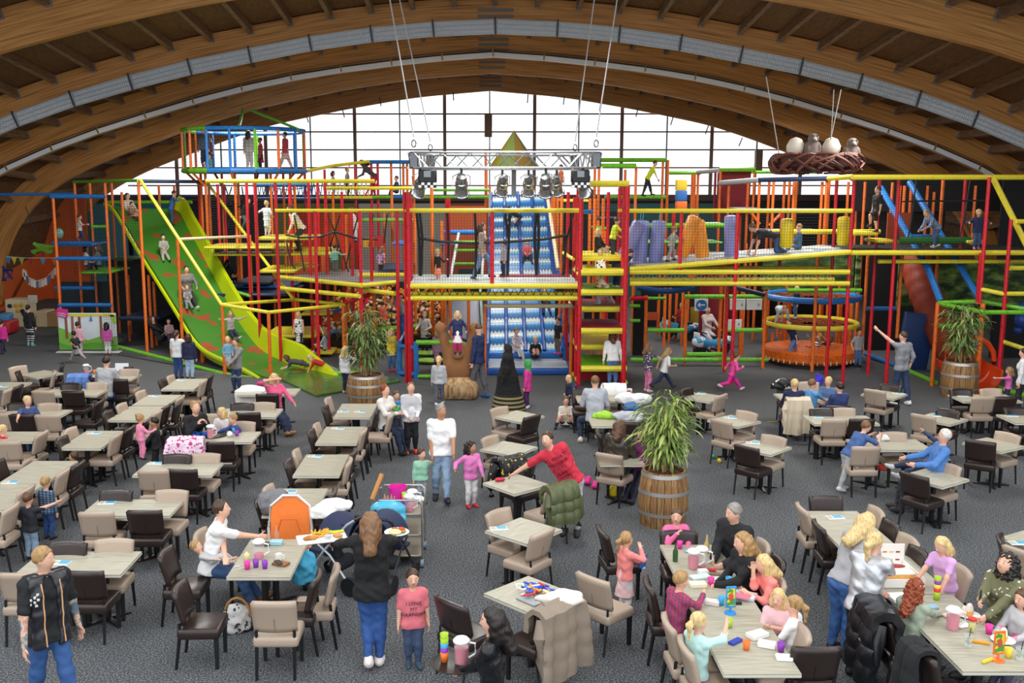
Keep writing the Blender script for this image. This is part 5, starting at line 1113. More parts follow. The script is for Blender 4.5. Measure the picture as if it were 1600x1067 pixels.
# ---------------- play things on the floor and in the frames ----------------
def bag(u0, v0, u1, v1, Y, r, c, label):
    a, b = Q(u0, v0, Y), Q(u1, v1, Y); t = thing('punching_bag', label, 'punching bag', b, 0, 'hanging punching bags'); XF[t] = Matrix.Translation(b); d = (a-b); L_ = d.length; x, y = frame(d); T = Matrix.Translation(b) @ Matrix((( x.x, y.x, d.x/L_, 0), (x.y, y.y, d.y/L_, 0), (x.z, y.z, d.z/L_, 0), (0, 0, 0, 1)))
    MB().lathe([(.02, -.03), (r*.8, -.02), (r, .05), (r, L_-.06), (r*.85, L_), (.02, L_+.02)], 16, T).build('bag', M(c, .35, kind='cloth', sc=4.), t, True, True)
    MB().tube(a, Q(u0+2, 331, Y), .012, 5).build('strap', BLU_S, t, True, True)
BLU_S = M('4FA3C7', .6)
for a_ in ((1000, 347, 974, 404, 27.6, .2, '8E93CC', 'lilac punching bag swung left beside the step tower'), (1004, 345, 999, 411, 27.9, .2, '9A9FD6', 'lilac punching bag hanging behind the swung one'), (1030, 345, 1024, 411, 27.7, .2, '8F95D0', 'lilac punching bag hanging straight before the toddler'), (1086, 338, 1064, 400, 27.5, .19, 'F0982A', 'orange punching bag swung left behind a red post'), (1090, 345, 1098, 402, 27.9, .2, 'EE9A2E', 'orange punching bag hanging beside the swung orange one'),
           (1143, 337, 1143, 403, 27.6, .2, '8C92CE', 'lilac punching bag alone beside the second red post'), (1231, 342, 1228, 386, 27.3, .18, 'E6CC1E', 'yellow punching bag beside the crawling boy'), (1319, 339, 1317, 382, 27.5, .17, 'EAD022', 'yellow punching bag at the right end of the bridge')): bag(*a_)
for u, v0, v1, c, l in ((1064, 281, 297.5, 'E3BE2A', 'yellow foam block on top of a stack'), (1064, 297.5, 314, '2767B4', 'blue foam block under the yellow one'), (1064, 314, 328, 'E26A24', 'orange foam block at the bottom of the stack')):
    a, b = Q(u, v1, 33), Q(u, v0, 33); single(MB().rbox((a.x, 33, (a.z+b.z)/2), (.34, .34, b.z-a.z-.005), .03, n=2), 'foam_block', M(c, .5), l, 'foam block', 'foam blocks on the upper frame')
# green landing mat
ps = [Q(u, v, 1) for u, v in ()] ; P4 = [G(u, v) for u, v in ((425, 588), (494, 621), (626, 598), (545, 575))]
mb = MB(); mb.add([(q.x, q.y, z) for z in (0, .06) for q in P4], [(3, 2, 1, 0), (4, 5, 6, 7), (0, 1, 5, 4), (1, 2, 6, 5), (2, 3, 7, 6), (3, 0, 4, 7)])
single(mb, 'landing_mat', M('3F6A2E', .18, kind='cloth', sc=2.), 'glossy dark green mat on the carpet at the end of the spotted slide', 'mat', None, False)
# stuffed animal seat
p = G(716, 621); t = thing('animal_statue', 'brown upturned animal statue with tan feet and raised arms as a seat', 'statue', p); AX = (V(1, 0, 0), V(0, 1, 0), V(0, 0, 1))
v_, f_ = surf([('e', V(0, 0, .25), AX, (.52, .42, .36), .1), ('e', V(-.3, -.1, .2), AX, (.22, .3, .3), .08), ('e', V(.3, -.1, .2), AX, (.22, .3, .3), .08)], .03, [(V(0, 0, .01), V(0, 0, -1))]); link('feet', np_mesh('feet', v_, f_, [M('D2B285', .7, kind='wood', c2='7A5326', v=(6, 6, .6), sc=2.)]), t)
v_, f_ = surf([('e', V(0, .12, .75), AX, (.4, .34, .52), .1), ('e', V(0, .1, 1.15), AX, (.27, .27, .3), .1), ('c', V(-.24, .1, 1.0), V(-.42, .0, 1.75), .15, .1, .08), ('c', V(.24, .1, 1.0), V(.42, .0, 1.75), .15, .1, .08), ('e', V(-.45, -.02, 1.82), AX, (.15, .1, .14), .05), ('e', V(.45, -.02, 1.82), AX, (.15, .1, .14), .05), ('e', V(0, -.16, 1.12), AX, (.13, .12, .1), .04)], .028); link('fur_body', np_mesh('fur_body', v_, f_, [M('94663F', .9, kind='cloth', sc=14.)]), t)
for x in (-.08, .08): MB().ball((x, -.17, 1.22), .025, 6, 5).build('eye', BLK, t)
# blue and green fence beside it
g = PG('entry_gate', 'blue gate frame and green rails beside the animal statue', 680, 590, 27.8)
for u, Y in ((624, 28.1), (650, 27.6)): g.post('B', u, 534, Y, None, .07)
g.beam('B', (624, 540, 28.1), (650, 544, 27.6), .06); g.beam('B', (624, 583, 28.1), (650, 585, 27.6), .06); g.beam('B', (624, 534, 28.1), (634, 518, 29), .05); g.hb('G', 650, 737, 535, 27.6, .07); g.hb('G', 650, 742, 588, 27.6, .06); g.wall(694, 740, 571, 586, 27.7, '5E2F66')
for i, (u, v) in enumerate(((668, 556), (676, 568), (697, 556), (740, 567))):
    p = G(u, v); t = thing('wobble_board', ('green leaf shaped wobble board left of the statue at the back', 'green leaf shaped wobble board left of the statue in front', 'green wobble board close behind the statue', 'green wobble board right of the statue')[i], 'toy', p, 0, 'green wobble boards'); MB().lathe([(.02, .0), (.3, .02), (.42, .1), (.36, .14), (.02, .12)], 18, Matrix.Diagonal((1.2, .7, 1, 1))).build('board', M('8DBB3A', .4, kind='spots', c2='20260F', sc=5., t=.62), t); MB().lathe([(.1, 0), (.06, .05)], 10).build('foot', BLK, t)
# ball pit
c0 = Q(590, 505, 34.5); t = thing('ball_pit', 'ball pit full of red, yellow and black balls behind the left palm', 'ball pit', (c0.x, 34.5, 0)); rr = random.Random(5)
for k, col in enumerate(('C0392B', 'E0B52A', '20201F', 'D98A2A', 'E6D8C0')):
    mb = MB()
    for i in range(190):
        x = rr.uniform(-1.9, 2.2); y = rr.uniform(-1.6, 3.2); z = .45+.22*(y+1.6)+rr.uniform(-.05, .08); mb.ball((x, y, z), .07, 6, 4)
    o = mb.build('balls', M(col, .4), t); o['kind'] = 'stuff'
MB().grid(lambda i, j: Vector((-2.0+4.3*i, -1.7+5*j, .40+.22*5*j)), 2, 2, thick=.4).build('pit_floor', M('3A2C1E', .9), t)
MB().path([(-.9, -1.75, .62), (0, -1.9, .66), (1.2, -1.9, .74), (1.9, -1.7, .82)], .09, 8).build('rim_pad', FC['G'], t)
MB().grid(lambda i, j: Vector((-1.95, -1.7+1.6*j, .0+(.9+.5*math.cos(j*PI))*i)), 2, 8, thick=.08).build('side_panel', FC['O'], t)
# motorbikes
def motorbike(p, rz, label):
    t = thing('toy_motorbike', label, 'motorbike', p, rz)
    for y in (-.42, .45): MB().lathe([(.1, -.07), (.2, -.08), (.23, -.04), (.23, .04), (.2, .08), (.1, .07)], 18, Matrix.Translation((0, y, .23)) @ Matrix.Rotation(PI/2, 4, 'Y')).build('wheel', BLK, t)
    v_, f_ = surf([('c', V(0, -.3, .4), V(0, .35, .45), .17, .16, .06), ('e', V(0, .5, .5), AX, (.2, .22, .2), .06), ('e', V(0, -.5, .5), AX, (.17, .25, .14), .05)], .03); link('fairing', np_mesh('fairing', v_, f_, [M('3E9AD0', .3, kind='spots', c2='EFF2F4', sc=3., t=.53)]), t)
    MB().rbox((0, -.2, .62), (.24, .5, .08), .03).build('saddle', BLK, t); MB().rbox((0, .58, .68), (.3, .06, .22), .02, Matrix.Translation((0, 0, 0))).build('windscreen', M('E8EEF2', .2), t); MB().tube((-.28, .38, .78), (.28, .38, .78), .02, 6).build('handlebar', BLK, t)
motorbike(G(1112, 556), math.radians(110), 'blue and white toy motorbike ridden behind the green rail'); motorbike(G(1062, 531), math.radians(70), 'blue and white toy motorbike farther back with a red shirted child')
# gold tent behind the truss
q = Q(803, 262, 42); t = thing('gold_tent', 'gold striped pyramid tent top standing behind the truss', 'tent', q)
tz = Q(803, 203, 42).z-q.z
for k in range(8):
    a0, a1 = 2*PI*k/8, 2*PI*(k+1)/8; MB().add([(1.05*math.cos(a0), 1.05*math.sin(a0), 0), (1.05*math.cos(a1), 1.05*math.sin(a1), 0), (0, 0, tz), (0, 0, 0)], [(0, 1, 2), (1, 0, 3), (0, 2, 3), (2, 1, 3)]).build('panel', M(('B9A84A', '8FA05A', 'A98A4A', 'C5B98A')[k % 4], .5, kind='trans'), t, False)
MB().lathe([(.1, -8), (.1, 0)], 8).build('mast', M('8A8F96', .5), t)
# painted photo board with a pink sign
a, b = Q(94, 546, 32), Q(181, 489, 32); w, h = b.x-a.x, b.z-a.z; t = thing('painted_board', 'painted board of a jungle garden with trees on white feet', 'board', ((a.x+b.x)/2, 32, 0)); z0 = max(a.z, .05)
h = b.z-z0; MB().rbox((0, 0, z0+h/2), (w, .05, h), .01, n=1).build('panel', M('DCE7EE', .6), t, False)
def poly(pts, y, c, name='painted_shape'): return flat([(x*w-w/2, z0+z_*h) for x, z_ in pts], y, t, name, M(c, .6))
poly([(0, 0), (1, 0), (1, .38), (.85, .3), (.7, .36), (.5, .26), (.3, .34), (.12, .55), (0, .62)], -.026, '7CBB45'); poly([(0, 0), (1, 0), (1, .14), (.6, .2), (.2, .1), (0, .2)], -.03, '5FA436')
for x, c in ((.14, '8A5A3A'), (.25, '9C6443'), (.37, '7C4E34'), (.74, '8C5B3B')): poly([(x-.025, .3), (x+.025, .3), (x+.02, .95), (x-.02, .95)], -.034, c, 'painted_trunk')
poly([(.05, .98), (.95, .98), (.98, .9), (.7, .93), (.4, .9), (.1, .94)], -.036, 'D9CC3E'); poly([(.9, .95), (1, .95), (1, .7), (.93, .75)], -.036, 'A6C93F'); poly([(.54, .78), (.6, .78), (.575, .96)], -.038, '4F86B8')
MB().rbox((0, 0, .03), (w+.2, .3, .05), .02, n=1).build('foot', M('D8DADB', .4), t)
q = Q(97, 489, 31.9); s_ = thing('pink_sign', 'tilted pink sign with white lettering on the corner of the painted board', 'sign', q, 0); T = Matrix.Rotation(.16, 4, 'Y')
MB().rbox((0, 0, 0), (.36, .03, .28), .01, T, n=1).build('panel', M('D02C92', .5), s_, False)
text('te gekke', .075, -.02, 0, -.01, s_, WHT, rz=.16); text('monkey', .075, -.02, -.01, -.08, s_, WHT, rz=.16)
# toy corner on the left
for i, (u0, u1, v0, v1, c, l) in enumerate(((10, 42, 468, 513, 'E3D3AE', 'pale wooden toy block wall with yellow flowers at the far left'), (56, 73, 486, 507, 'D9C49A', 'pale wooden step block beside the girl in black'), (73, 89, 488, 504, 'B08A58', 'brown wicker basket at the far left'))):
    a, b = Q(u0, v1, 37.8), Q(u1, v0, 37.8); t_ = thing('play_block', l, 'toy', ((a.x+b.x)/2, 38.2, 0)); MB().rbox((0, 0, (b.z)/2), (b.x-a.x, .8, b.z), .04, n=1).build('body', M(c, .6), t_, False)
    if i == 0:
        for k in range(6): MB().ball((R.uniform(-.35, .35), -.41, R.uniform(.2, .9)), (.1, .02, .09), 8, 4).build('flower', M(R.choice(['E2B021', '2A2A35', 'E8C64A']), .6), t_)
t = thing('toy_car', 'red and blue ride-on toy at the left edge before the blocks', 'toy', G(14, 522)); MB().rbox((0, 0, .3), (.5, .8, .5), .1).build('body', M('B9252C', .4), t); MB().rbox((0, -.1, .65), (.4, .4, .3), .08).build('cab', M('4E86B8', .4), t)
def bunting(label, pts, Y, cols, sz=.3):
    P = [Q(u, v, Y) for u, v in pts]; c0 = P[0]; t = thing('bunting', label, 'bunting', c0); XF[t] = Matrix.Translation(c0); MB().path(P, .012, 4).build('string', WHT, t, True, True); n = len(cols)
    for k, c_ in enumerate(cols):
        q = crs(P, (k+.5)/n); MB().add([(q.x-sz/2, Y, q.z), (q.x+sz/2, Y, q.z), (q.x, Y, q.z-sz*1.3), (q.x, Y+.01, q.z-sz*.3)], [(0, 1, 2), (1, 0, 3), (0, 2, 3), (2, 1, 3)]).build('pennant', M(c_, .7), t, False, True)
bunting('string of coloured pennants across the orange corner', [(10, 401), (40, 403), (90, 403)], 38, ['3E7FC0', 'E7C531', 'A8C23C', 'C02F3A', '4AA5D8', 'E57D30'], .22)
P = [Q(u, v, 37.6) for u, v in ((36, 420), (45, 434), (58, 439), (72, 434), (88, 417))]; t = thing('sock_garland', 'sagging garland of pale and blue tags in the orange corner', 'garland', P[0]); XF[t] = Matrix.Translation(P[0]); MB().path(P, .012, 4).build('string', WHT, t, True, True)
for k in range(13):
    q = crs(P, (k+.5)/13); MB().box((q.x, 37.6, q.z-.13), (.1, .02, .26)).build('tag', M(('E9E2D2', 'F0EFEA', '55799F', 'D9B8A8')[k % 4], .7), t, False, True)
q = Q(63, 388, 37); single(MB().path([q+Vector((R.uniform(-.5, .5), 0, R.uniform(-.2, .2))) for _ in range(14)], .07, 5), 'paper_dragon', M('7DBB3F', .6), 'green paper figure hung on strings in the orange corner', 'decoration')
q = Q(92, 365, 36); single(MB().ball(q, (.16, .16, .2), 10, 8), 'balloon', M('7FC0B2', .3), 'mint balloon beside the climbing tower', 'balloon'); q = Q(12, 425, 37); single(MB().path([q+Vector((R.uniform(-.2, .2), 0, R.uniform(-.35, .35))) for _ in range(12)], .05, 5), 'tinsel_star', M('2C2C7A', .4), 'dark blue tinsel decoration by the left arch foot', 'decoration')
single(MB().tube(Q(40, 323, 38.5), Q(68, 400, 38.5), .02, 5), 'climbing_rope', BLK, 'black rope slanting down across the orange wall', 'cord'); single(MB().tube(G(14, 478), Q(40, 425, 39), .07, 8), 'orange_strut', FC['O'], 'orange padded strut leaning on the left arch foot', 'post')
single(MB().rbox(Q(51, 467, 37.9), (.36, .05, .3), .02), 'wall_clock', M('DDD9C9', .5), 'square clock with dark numerals in the toy corner', 'clock')
# loose balls on the carpet
for u, v, c_, l in ((1115, 713, '3DA55C', 'green ball on the carpet under the turned tables'), (1124, 719.5, 'E8D22A', 'yellow ball on the carpet next to a green one'), (1218, 657, '6A35A5', 'purple ball on the carpet by the four boys table'), (767, 583, 'E6D52C', 'yellow ball at the corner of the wave slide mat'), (310, 791, '1F55C8', 'blue ball under a chair left of the father with baby'), (1574, 706, 'E3D92E', 'yellow ball under the turned table at the right'), (900, 603, '4B3FA0', 'violet ball at the foot of the step tower'), (1386, 750, '3FB04A', 'green ball under the grandfather table')):
    p = G(u, v, .04); single(MB().ball(p, .045, 12, 8), 'play_ball', M(c_, .35), l, 'ball', 'loose play balls')
p = G(1207, 659, .01); single(MB().tube(p-Vector((.12, 0, 0)), p+Vector((.12, .02, 0)), .012, 6), 'pencil', M('C9A93A', .5), 'yellow stick on the carpet beside the purple ball', 'pencil')
# ---------------- the visitors ----------------
def P1(label, u, vh, vf, face, Y=None, h=None, **k):
    b = G(u, vf) if Y is None else Q(u, vf, Y)
    if h is None: h = Q(u, vh, b.y).z-b.z
    return person(label, b, face, h, mode='at', **k)
def S1(label, u, vh, face, h, sit=.475, **k): return person(label, (u, vh), face, h, mode='head', sit=sit, **k)
def W1(u, v, z): return G(u, v, z)
JN, DJ, LJ, BLKC, NV = '2F4F80', '26324A', '86A3C6', '17181B', '1D2440'
wk = dict(lf=(-.055, .16, 0), rf=(.055, -.15, .02), lh=(-.15, -.1, .46), rh=(.15, .16, .48))
run = dict(lf=(-.05, .27, .0), rf=(.05, -.3, .14), lh=(-.14, -.1, .56), rh=(.13, .2, .6), lean=14)
# front rows
def onto(u, v, part):
    o = [q for q in COL.objects if q.name.split('.')[0] == part[0] and q.parent.name.split('.')[0] == part[1]][0]
    from mathutils.bvhtree import BVHTree
    off = XF[o.parent].translation; bv = BVHTree.FromPolygons([w.co+off for w in o.data.vertices], [tuple(p.vertices) for p in o.data.polygons]); h_ = bv.ray_cast(Vector((0, 0, HC)), ray(u, v)); return h_[0].y if h_[0] else 33.
SLB, WVB = ('slide_bed', 'wide_slide'), ('slide_bed', 'wave_slide')
def hemstripe(L_):
    sh, pel, h = L_['sh'], L_['pel'], L_['h']
    L_['gar']('striped_hem', [L_['c'](pel, V(0, -.02*h, .02), .275, .455, k=.06)], M('131316', .9, kind='stripes', c2='8F8458', sc=3.2), [(V(0, 0, .02), V(0, 0, -1)), (V(0, 0, .42), V(0, 0, 1))])
PP = {}
def vest(L_):
    h, W, s = L_['h'], L_['W'], L_['s']; c, pel, sp, rt, LL_, shL, shR, fw = L_['c'], L_['pel'], L_['spine'], L_['rt'], L_['L'], L_['shL'], L_['shR'], L_['fw']
    hp = pel-sp*.05*h; pr = L_['torso'](.036)+[c(hp-rt*.07*W, hp+rt*.07*W, .145, k=.06)]+[c(pel+rt*q*.08*W, pel+sp*.72*LL_+rt*q*.085*W, .125, .125, k=.04) for q in (-1, 1)]
    pr += [('-e', pel+sp*.42*LL_+fw*.2*W+rt*.01*W, (rt, sp, fw), (.075*W, .62*W, .17*W), 0)]
    vo = L_['gar']('vest', pr, M('25272D', .32, kind='cloth', sc=6.), [(hp, -sp), (L_['sh']+sp*.02*h, sp), (shL+rt*.0, nrm(-rt)), (shR, rt)])
    from mathutils.bvhtree import BVHTree
    bv = BVHTree.FromPolygons([v_.co for v_ in vo.data.vertices], [tuple(p_.vertices) for p_ in vo.data.polygons]); sv = lambda a_, b_: Vector(pel+rt*a_*W+sp*b_*LL_+fw*.6)
    for x in (-.095, .085):
        P_ = []
        for k in range(12):
            h_ = bv.ray_cast(sv(x, -.1+1.05*k/11), Vector(-fw)); P_ += [h_[0]+Vector(fw)*.004] if h_[0] else []
        if len(P_) > 3: MB().path(P_, .008, 5).build('zip', M('D9A878', .5), vo)
    for (x, z) in ((.13, .8), (.155, .76), (.13, .72), (.155, .68), (.18, .72), (.18, .64), (.145, .62)):
        h_ = bv.ray_cast(sv(x, z), Vector(-fw))
        if h_[0]: MB().rbox(h_[0], (.03, .012, .028), .004, n=1).build('emblem', M('D9D9D6', .6), vo)
PP['tat'] = person('person in black quilted vest with tattooed arms walking at the lower left corner', (66, 856), 318, 1.84, mode='head', top=BLKC, sl=.42, bot='33588F', hair='short', hc='db', hy=40, tattoo=True, extra=vest, wl=G(126, 985, .86), wr=G(38, 1030, .86), lf=(-.06, .12, 0), rf=(.06, -.12, 0), fat=1.08)
PP['tray'] = person('person with long wavy light brown hair in black top carrying a tray and a plate', (579, 802), 92, 1.80, mode='head', top='141416', bot='2A4F8C', hair='locks', hc='lb', shoe='E6DCDA', fem=True, fat=1.12, wl=G(492, 853, 1.08), wr=G(632, 838, 1.12), rf=(.04, -.02, 0), lf=(-.02, -.1, .03), hem=.06)
PP['pinkboy'] = P1('child in coral lettered T-shirt standing alone on the carpet before the trolley', 646, 890, 1040, 282, top='D9717B', sl=.42, bot='3A4A66', hair='short', hc='ch', shoe='33485A', lf=(-.045, .03, 0), rf=(.045, -.02, 0), fat=1.1, hem=.05)
PP['tray2'] = person('person with long black hair in leather jacket holding a drinks tray at the bottom', (770, 952), 165, 1.66, mode='head', top=M('16171B', .28, kind='cloth', sc=20.), bot='1A1B20', hair='locks', hc='bk', fem=True, wl=G(716, 1050, 1.0), wr=G(735, 1032, 1.02), hy=15, sl=.95)
PP['snack'] = P1('child with blond ponytail in coral top and pale pink skirt eating by the dark chair', 975, 832, 958, 25, top='F08A86', sl=1., skirt='E6BDBC', sk=(.5, .2), bot='E9E6E4', hair='pony', hc='db', shoe='D6678C', rh=(.06, .17, .80), lh=(-.05, .24, .58), hem=.02)
PP['dad'] = P1('person in white T-shirt and light jeans walking hand in hand with two children', 690, 632, 783, 275, top='EDEDED', sl=.42, bot='8FA9C4', hair='short', hc='gr', skin='m', hy=38, shoe='1E2230', wl=W1(710, 731, .72), wr=W1(676, 722, .74), hem=.01, lf=(-.05, .12, 0), rf=(.055, -.08, .01), fat=1.12)
P1('child in mint sweater holding the right hand of the man in white', 659, 701, 786, 285, top='93C8AC', bot='8D949C', hair='short', hc='ch', wl=W1(674, 722, .74), hy=30)
P1('child with dark curls in pink top and white trousers led by the man in white', 736, 690, 792, 300, top='E27FC0', bot='E9E7E6', hair='curly', hc='bk', skin='m', shoe='C0283F', wr=W1(711, 733, .72), lh=(-.1, .2, .5), hy=30)
PP['red'] = person('person in red lettered T-shirt bending over to wipe a table', (852, 676), 255, 1.78, mode='head', lean=16, side=30, top='D12F45', sl=.42, bot='B6BABF', hair='short', hc='ch', wr=G(785, 751, .79), wl=G(907, 752, .86), hy=-15, hp=14, fat=1.08)
PP['fath'] = S1('seated person in white T-shirt holding a baby and reaching over the table', 346, 783, 5, 1.80, top='EFEFEF', sl=.42, bot='3A5680', hair='short', hc='ch', lean=14, hp=20, wr=G(432, 842, .86), wl=G(352, 872, .78), hem=.03, shoe='8A5A38', rf=(.06, .3, 0), lf=(-.06, .34, 0))
fb = PP['fath']['base']; person('sleeping baby in grey romper on the arm of the seated man in white', (fb.x+.12, fb.y-.2, .70), 355, .66, mode='at', lean=-68, sit=.0, top='B9B7B6', bot='B9B7B6', shoe=None, hair='short', hc='db', lh=(-.12, .2, .2), rh=(.16, .3, .1), lf=(-.07, .34, .02), rf=(.07, .34, .0), cell=.011)
P1('child in navy T-shirt seen from behind with arms spread at the left', 50, 770, 874, 80, top='23262F', sl=.42, bot='8FA6BF', hair='short', hc='br', wr=Q(112, 777, G(50, 874).y), wl=Q(2, 840, G(50, 874).y))
P1('child in navy checked shirt standing behind the long left edge table', 77, 745, 842, 70, top=M('2F4058', .8, kind='plaid', c2='6D86A0', sc=9.), bot='2E4F86', hair='short', hc='db')
P1('small blond child in red T-shirt leaning on a beige chair at the left edge', 9, 664, 745, 50, h=1.0, top='C9182C', sl=.42, bot='22242E', hair='short', hc='bl', rh=(.2, .3, .55))
PP['blue'] = P1('child in blue T-shirt with orange print standing at the left between tables', 49, 619, 712, 310, top='3B5080', sl=.42, bot='3B5C92', hair='short', hc='bl', wr=W1(20, 672, .75), lh=(-.2, .12, .5), hy=20)
P1('child with black hair in black jacket carrying a small girl', 246, 652, 738, 185, top='1D1F24', bot='202228', hair='short', hc='bk', skin='m', lh=(-.1, .2, .5), rh=(.08, .2, .5))
P1('toddler in pink suit carried by the boy in black', 222, 668, 718, 40, Y=17.6, h=.85, top='EE8FB0', bot='EE8FB0', hair='bun', hc='db', rh=(.1, .25, .62))
S1('small dark haired child peeking from under a table at the left', 115, 706, 200, .85, sit=.3, top='3A4668', bot=DJ, hair='bun', hc='ch', skin='m')
S1('person in black with pinned up blond hair eating with two children', 305, 628, 315, 1.68, top='1B1B1F', bot=BLKC, hair='bun', hc='db', lean=12, hp=18, fem=True, rh=(.05, .2, .6), lh=(-.05, .22, .6))
S1('blond child with hair clips at the far side of the pitcher table', 346, 637, 250, 1.15, top='E5DDE0', bot=DJ, hair='bob', hc='bl', hy=-40)
S1('blond child in navy sweater reaching over the pitcher table', 363, 647, 210, 1.1, top='3B4A86', bot=JN, hair='short', hc='db', lean=16, rh=(.02, .38, .72))
S1('person in grey sweater seen from behind working at a laptop', 166, 558, 82, 1.78, top='A9ACB1', bot='2C4A7A', hair='short', hc='bk', lean=14, rh=(.1, .26, .46), lh=(-.1, .26, .46))
S1('person in pink cardigan with hand on forehead and tan boots', 428, 584, 312, 1.55, sit=.45, top='E8608E', bot='25304E', hair='bob', hc='bl', fem=True, rh=(.06, .13, .80), lh=(-.16, .28, .42), shoe='B08A58', hy=-10, lf=(-.06, .32, 0), rf=(.0, .3, 0))
P1('person in long grey cardigan holding a toddler in front of the spotted slide', 371, 529, 613, 250, top='8F8C8C', bot='2B4066', hair='bun', hc='ch', fem=True, hem=.2, rh=(.02, .2, .62), lh=(-.02, .22, .58), puff=.01)
P1('toddler in light blue on the arm of the person in grey cardigan', 357, 530, 572, 300, Y=G(371, 613).y-.28, h=.78, top='6FA3BE', bot='9BB0BE', hair='short', hc='bl')
P1('girl with long dark ponytail in white T-shirt hugging a friend', 279, 528, 592, 82, h=1.38, top='E6E6E8', sl=.42, bot='2C4A82', hair='pony', hc='ch', rh=(.25, .1, .78))
P1('girl in navy top and pale jeans being hugged by the girl in white', 297, 535, 593, 85, h=1.3, top='22284A', bot='A9C4DE', hair='bob', hc='ch')
P1('girl in black dress and striped leggings walking away at the far left', 48, 477, 541, 75, top='1C1D20', hem=.2, bot=M('2B3146', .8, kind='stripes', c2='D8DADF', sc=4.), hair='bun', hc='bk', shoe='66B5B5')
P1('child in magenta coat at the left edge walking away', 5, 500, 553, 80, top='D12C90', bot='2A2340', hair='bun', hc='bk', puff=.02, **{k_: v_ for k_, v_ in wk.items() if k_ in ('lf', 'rf')})
P1('child in pale pink top at the painted board', 124, 506, 556, 80, h=1.1, top='D9A4B4', bot='B9A9AE', hair='short', hc='bk', skin='m')
P1('child in black T-shirt and grey skirt running in front of the painted board', 121, 517, 567, 150, top='1C1D20', sl=.42, skirt='8B8886', sk=(.4, .18), bot='A8A4A4', hair='bun', hc='bk', skin='m', shoe='D77FA4', **run)
P1('child with black curls in pink top and white trousers facing the painted board', 169, 504, 555, 95, top='DA62B4', bot='E8E8E8', hair='curly', hc='bk', skin='d', shoe='A3283E')
# slide and left frames
P1('grey clothed child lying at the foot of the spotted slide', 472, 570, 578, 180, h=1.1, hip=(0, 0, .22), lean=82, top='4A4C55', bot='4A4C58', hair='bob', hc='br', lf=(-.05, -.48, .03), rf=(.06, -.48, .03), lh=(-.1, .5, .05), rh=(.1, .5, .05))
P1('blond child in red crawling off the spotted slide', 506, 566, 583, 180, h=1.0, hip=(0, 0, .26), lean=72, top='C4222E', bot='8D8F92', hair='bob', hc='bl', lf=(-.05, -.36, .03), rf=(.06, -.4, .03), lh=(-.12, .45, .02), rh=(.12, .45, .02), shoe='8D8F92')
P1('girl with blond hair in white top and navy jeans standing before the left palm', 541, 541, 615, 60, top='E6E7EA', bot='27304A', hair='long', hc='bl', shoe='D8A0B0', rh=(.12, .18, .8))
P1('child in black and white dress balancing on the rail beside the slide', 468, 487, 545, 255, Y=30.2, top=M('E8E8E6', .8, kind='spots', c2='1B1B1E', sc=20.), sl=0., skirt=M('E8E8E6', .8, kind='spots', c2='1B1B1E', sc=20.), sk=(.6, .16), bot=DJ, hair='bob', hc='bl', shoe='8FC0BE')
P1('child in grey sitting on the slide edge with one arm up', 508, 519, 552, 180, Y=29.6, h=1.1, sit=.1, top='8E98A3', bot=BLKC, hair='long', hc='lb', rh=(.1, .25, .95), shoe='D8A0B0')
sl_ = dict(sit=.04, shoe='3A3A3E')
P1('child in grey sweater sliding down the top of the spotted slide', 256, 362, 398, 300, Y=onto(256, 398, SLB)-.1, h=1.1, top='9C9A92', bot='A6A294', hair='short', hc='bk', lf=(-.1, .38, -.25), rf=(.1, .38, -.28), **sl_)
P1('person in grey cardigan sliding with a small child on the lap', 293, 415, 462, 300, Y=onto(293, 462, SLB)-.1, h=1.65, top='77726E', bot='2A2B33', hair='bun', hc='bk', fem=True, lf=(-.09, .38, -.27), rf=(.12, .38, -.27), lh=(-.14, .2, .18), rh=(.14, .2, .18), sit=.04, shoe='E3E3E3')
P1('small child in grey on the lap of the sliding person', 293, 438, 474, 300, Y=onto(293, 474, SLB)-.25, h=.9, top='8D8F95', bot='8A8C90', hair='short', hc='db', lf=(-.1, .38, -.25), rf=(.1, .38, -.28), **sl_)
P1('child in pale top gliding low on the spotted slide with arms spread', 361, 487, 520, 310, Y=onto(361, 520, SLB)-.1, h=1.12, top='B9B0B4', bot='222A44', hair='bob', hc='db', lf=(-.06, .42, -.16), rf=(.08, .42, -.2), lh=(-.36, .1, .42), rh=(.38, .1, .42), sit=.04, shoe='C9D3DA')
P1('person in cream shirt kneeling at the top of the spotted slide', 201, 303, 348, 330, Y=36.3, h=1.7, sit=.12, top='CFC2B4', sl=.42, bot='3A3A40', hair='short', hc='ch', lf=(-.08, .2, -.02), rf=(.1, .3, -.04))
P1('child in brown held before the person at the slide top', 207, 318, 345, 330, Y=35.9, h=1.0, sit=.08, top='8A6A5C', bot='4A3A38', hair='short', hc='br')
P1('child in blue climbing over the wall of the spotted slide', 268, 317, 352, 20, Y=36.2, h=1.25, top='3A62A8', bot='3A5488', hair='short', hc='ch', rh=(.25, .3, .75), lean=15)
P1('boy in white T-shirt jumping on the left climbing tower', 126, 335, 380, 30, Y=34.4, top='D8D8D6', sl=.42, bot='2C4470', hair='short', hc='br', lf=(-.05, -.12, .1), rf=(.05, .15, 0), lh=(-.35, .1, .65), rh=(.25, .2, .65))
P1('child in spotted top kneeling on the tower level below the jumping boy', 136, 382, 424, 20, Y=34.6, h=1.2, sit=.2, top=M('DCDCDA', .8, kind='spots', c2='2A2A30', sc=20.), bot='22242E', hair='bob', hc='bk')
P1('long haired child kneeling right on the tower level below the jumping boy', 155, 381, 424, 190, Y=34.4, h=1.25, sit=.2, top='6D7078', bot='2A3044', hair='long', hc='ch')
P1('person in dark clothes lying in the mesh under the left tower', 253, 494, 535, 350, Y=32.5, h=1.6, sit=.05, top='1E1F26', bot='1E1F26', hair='long', hc='ch', lean=-30)
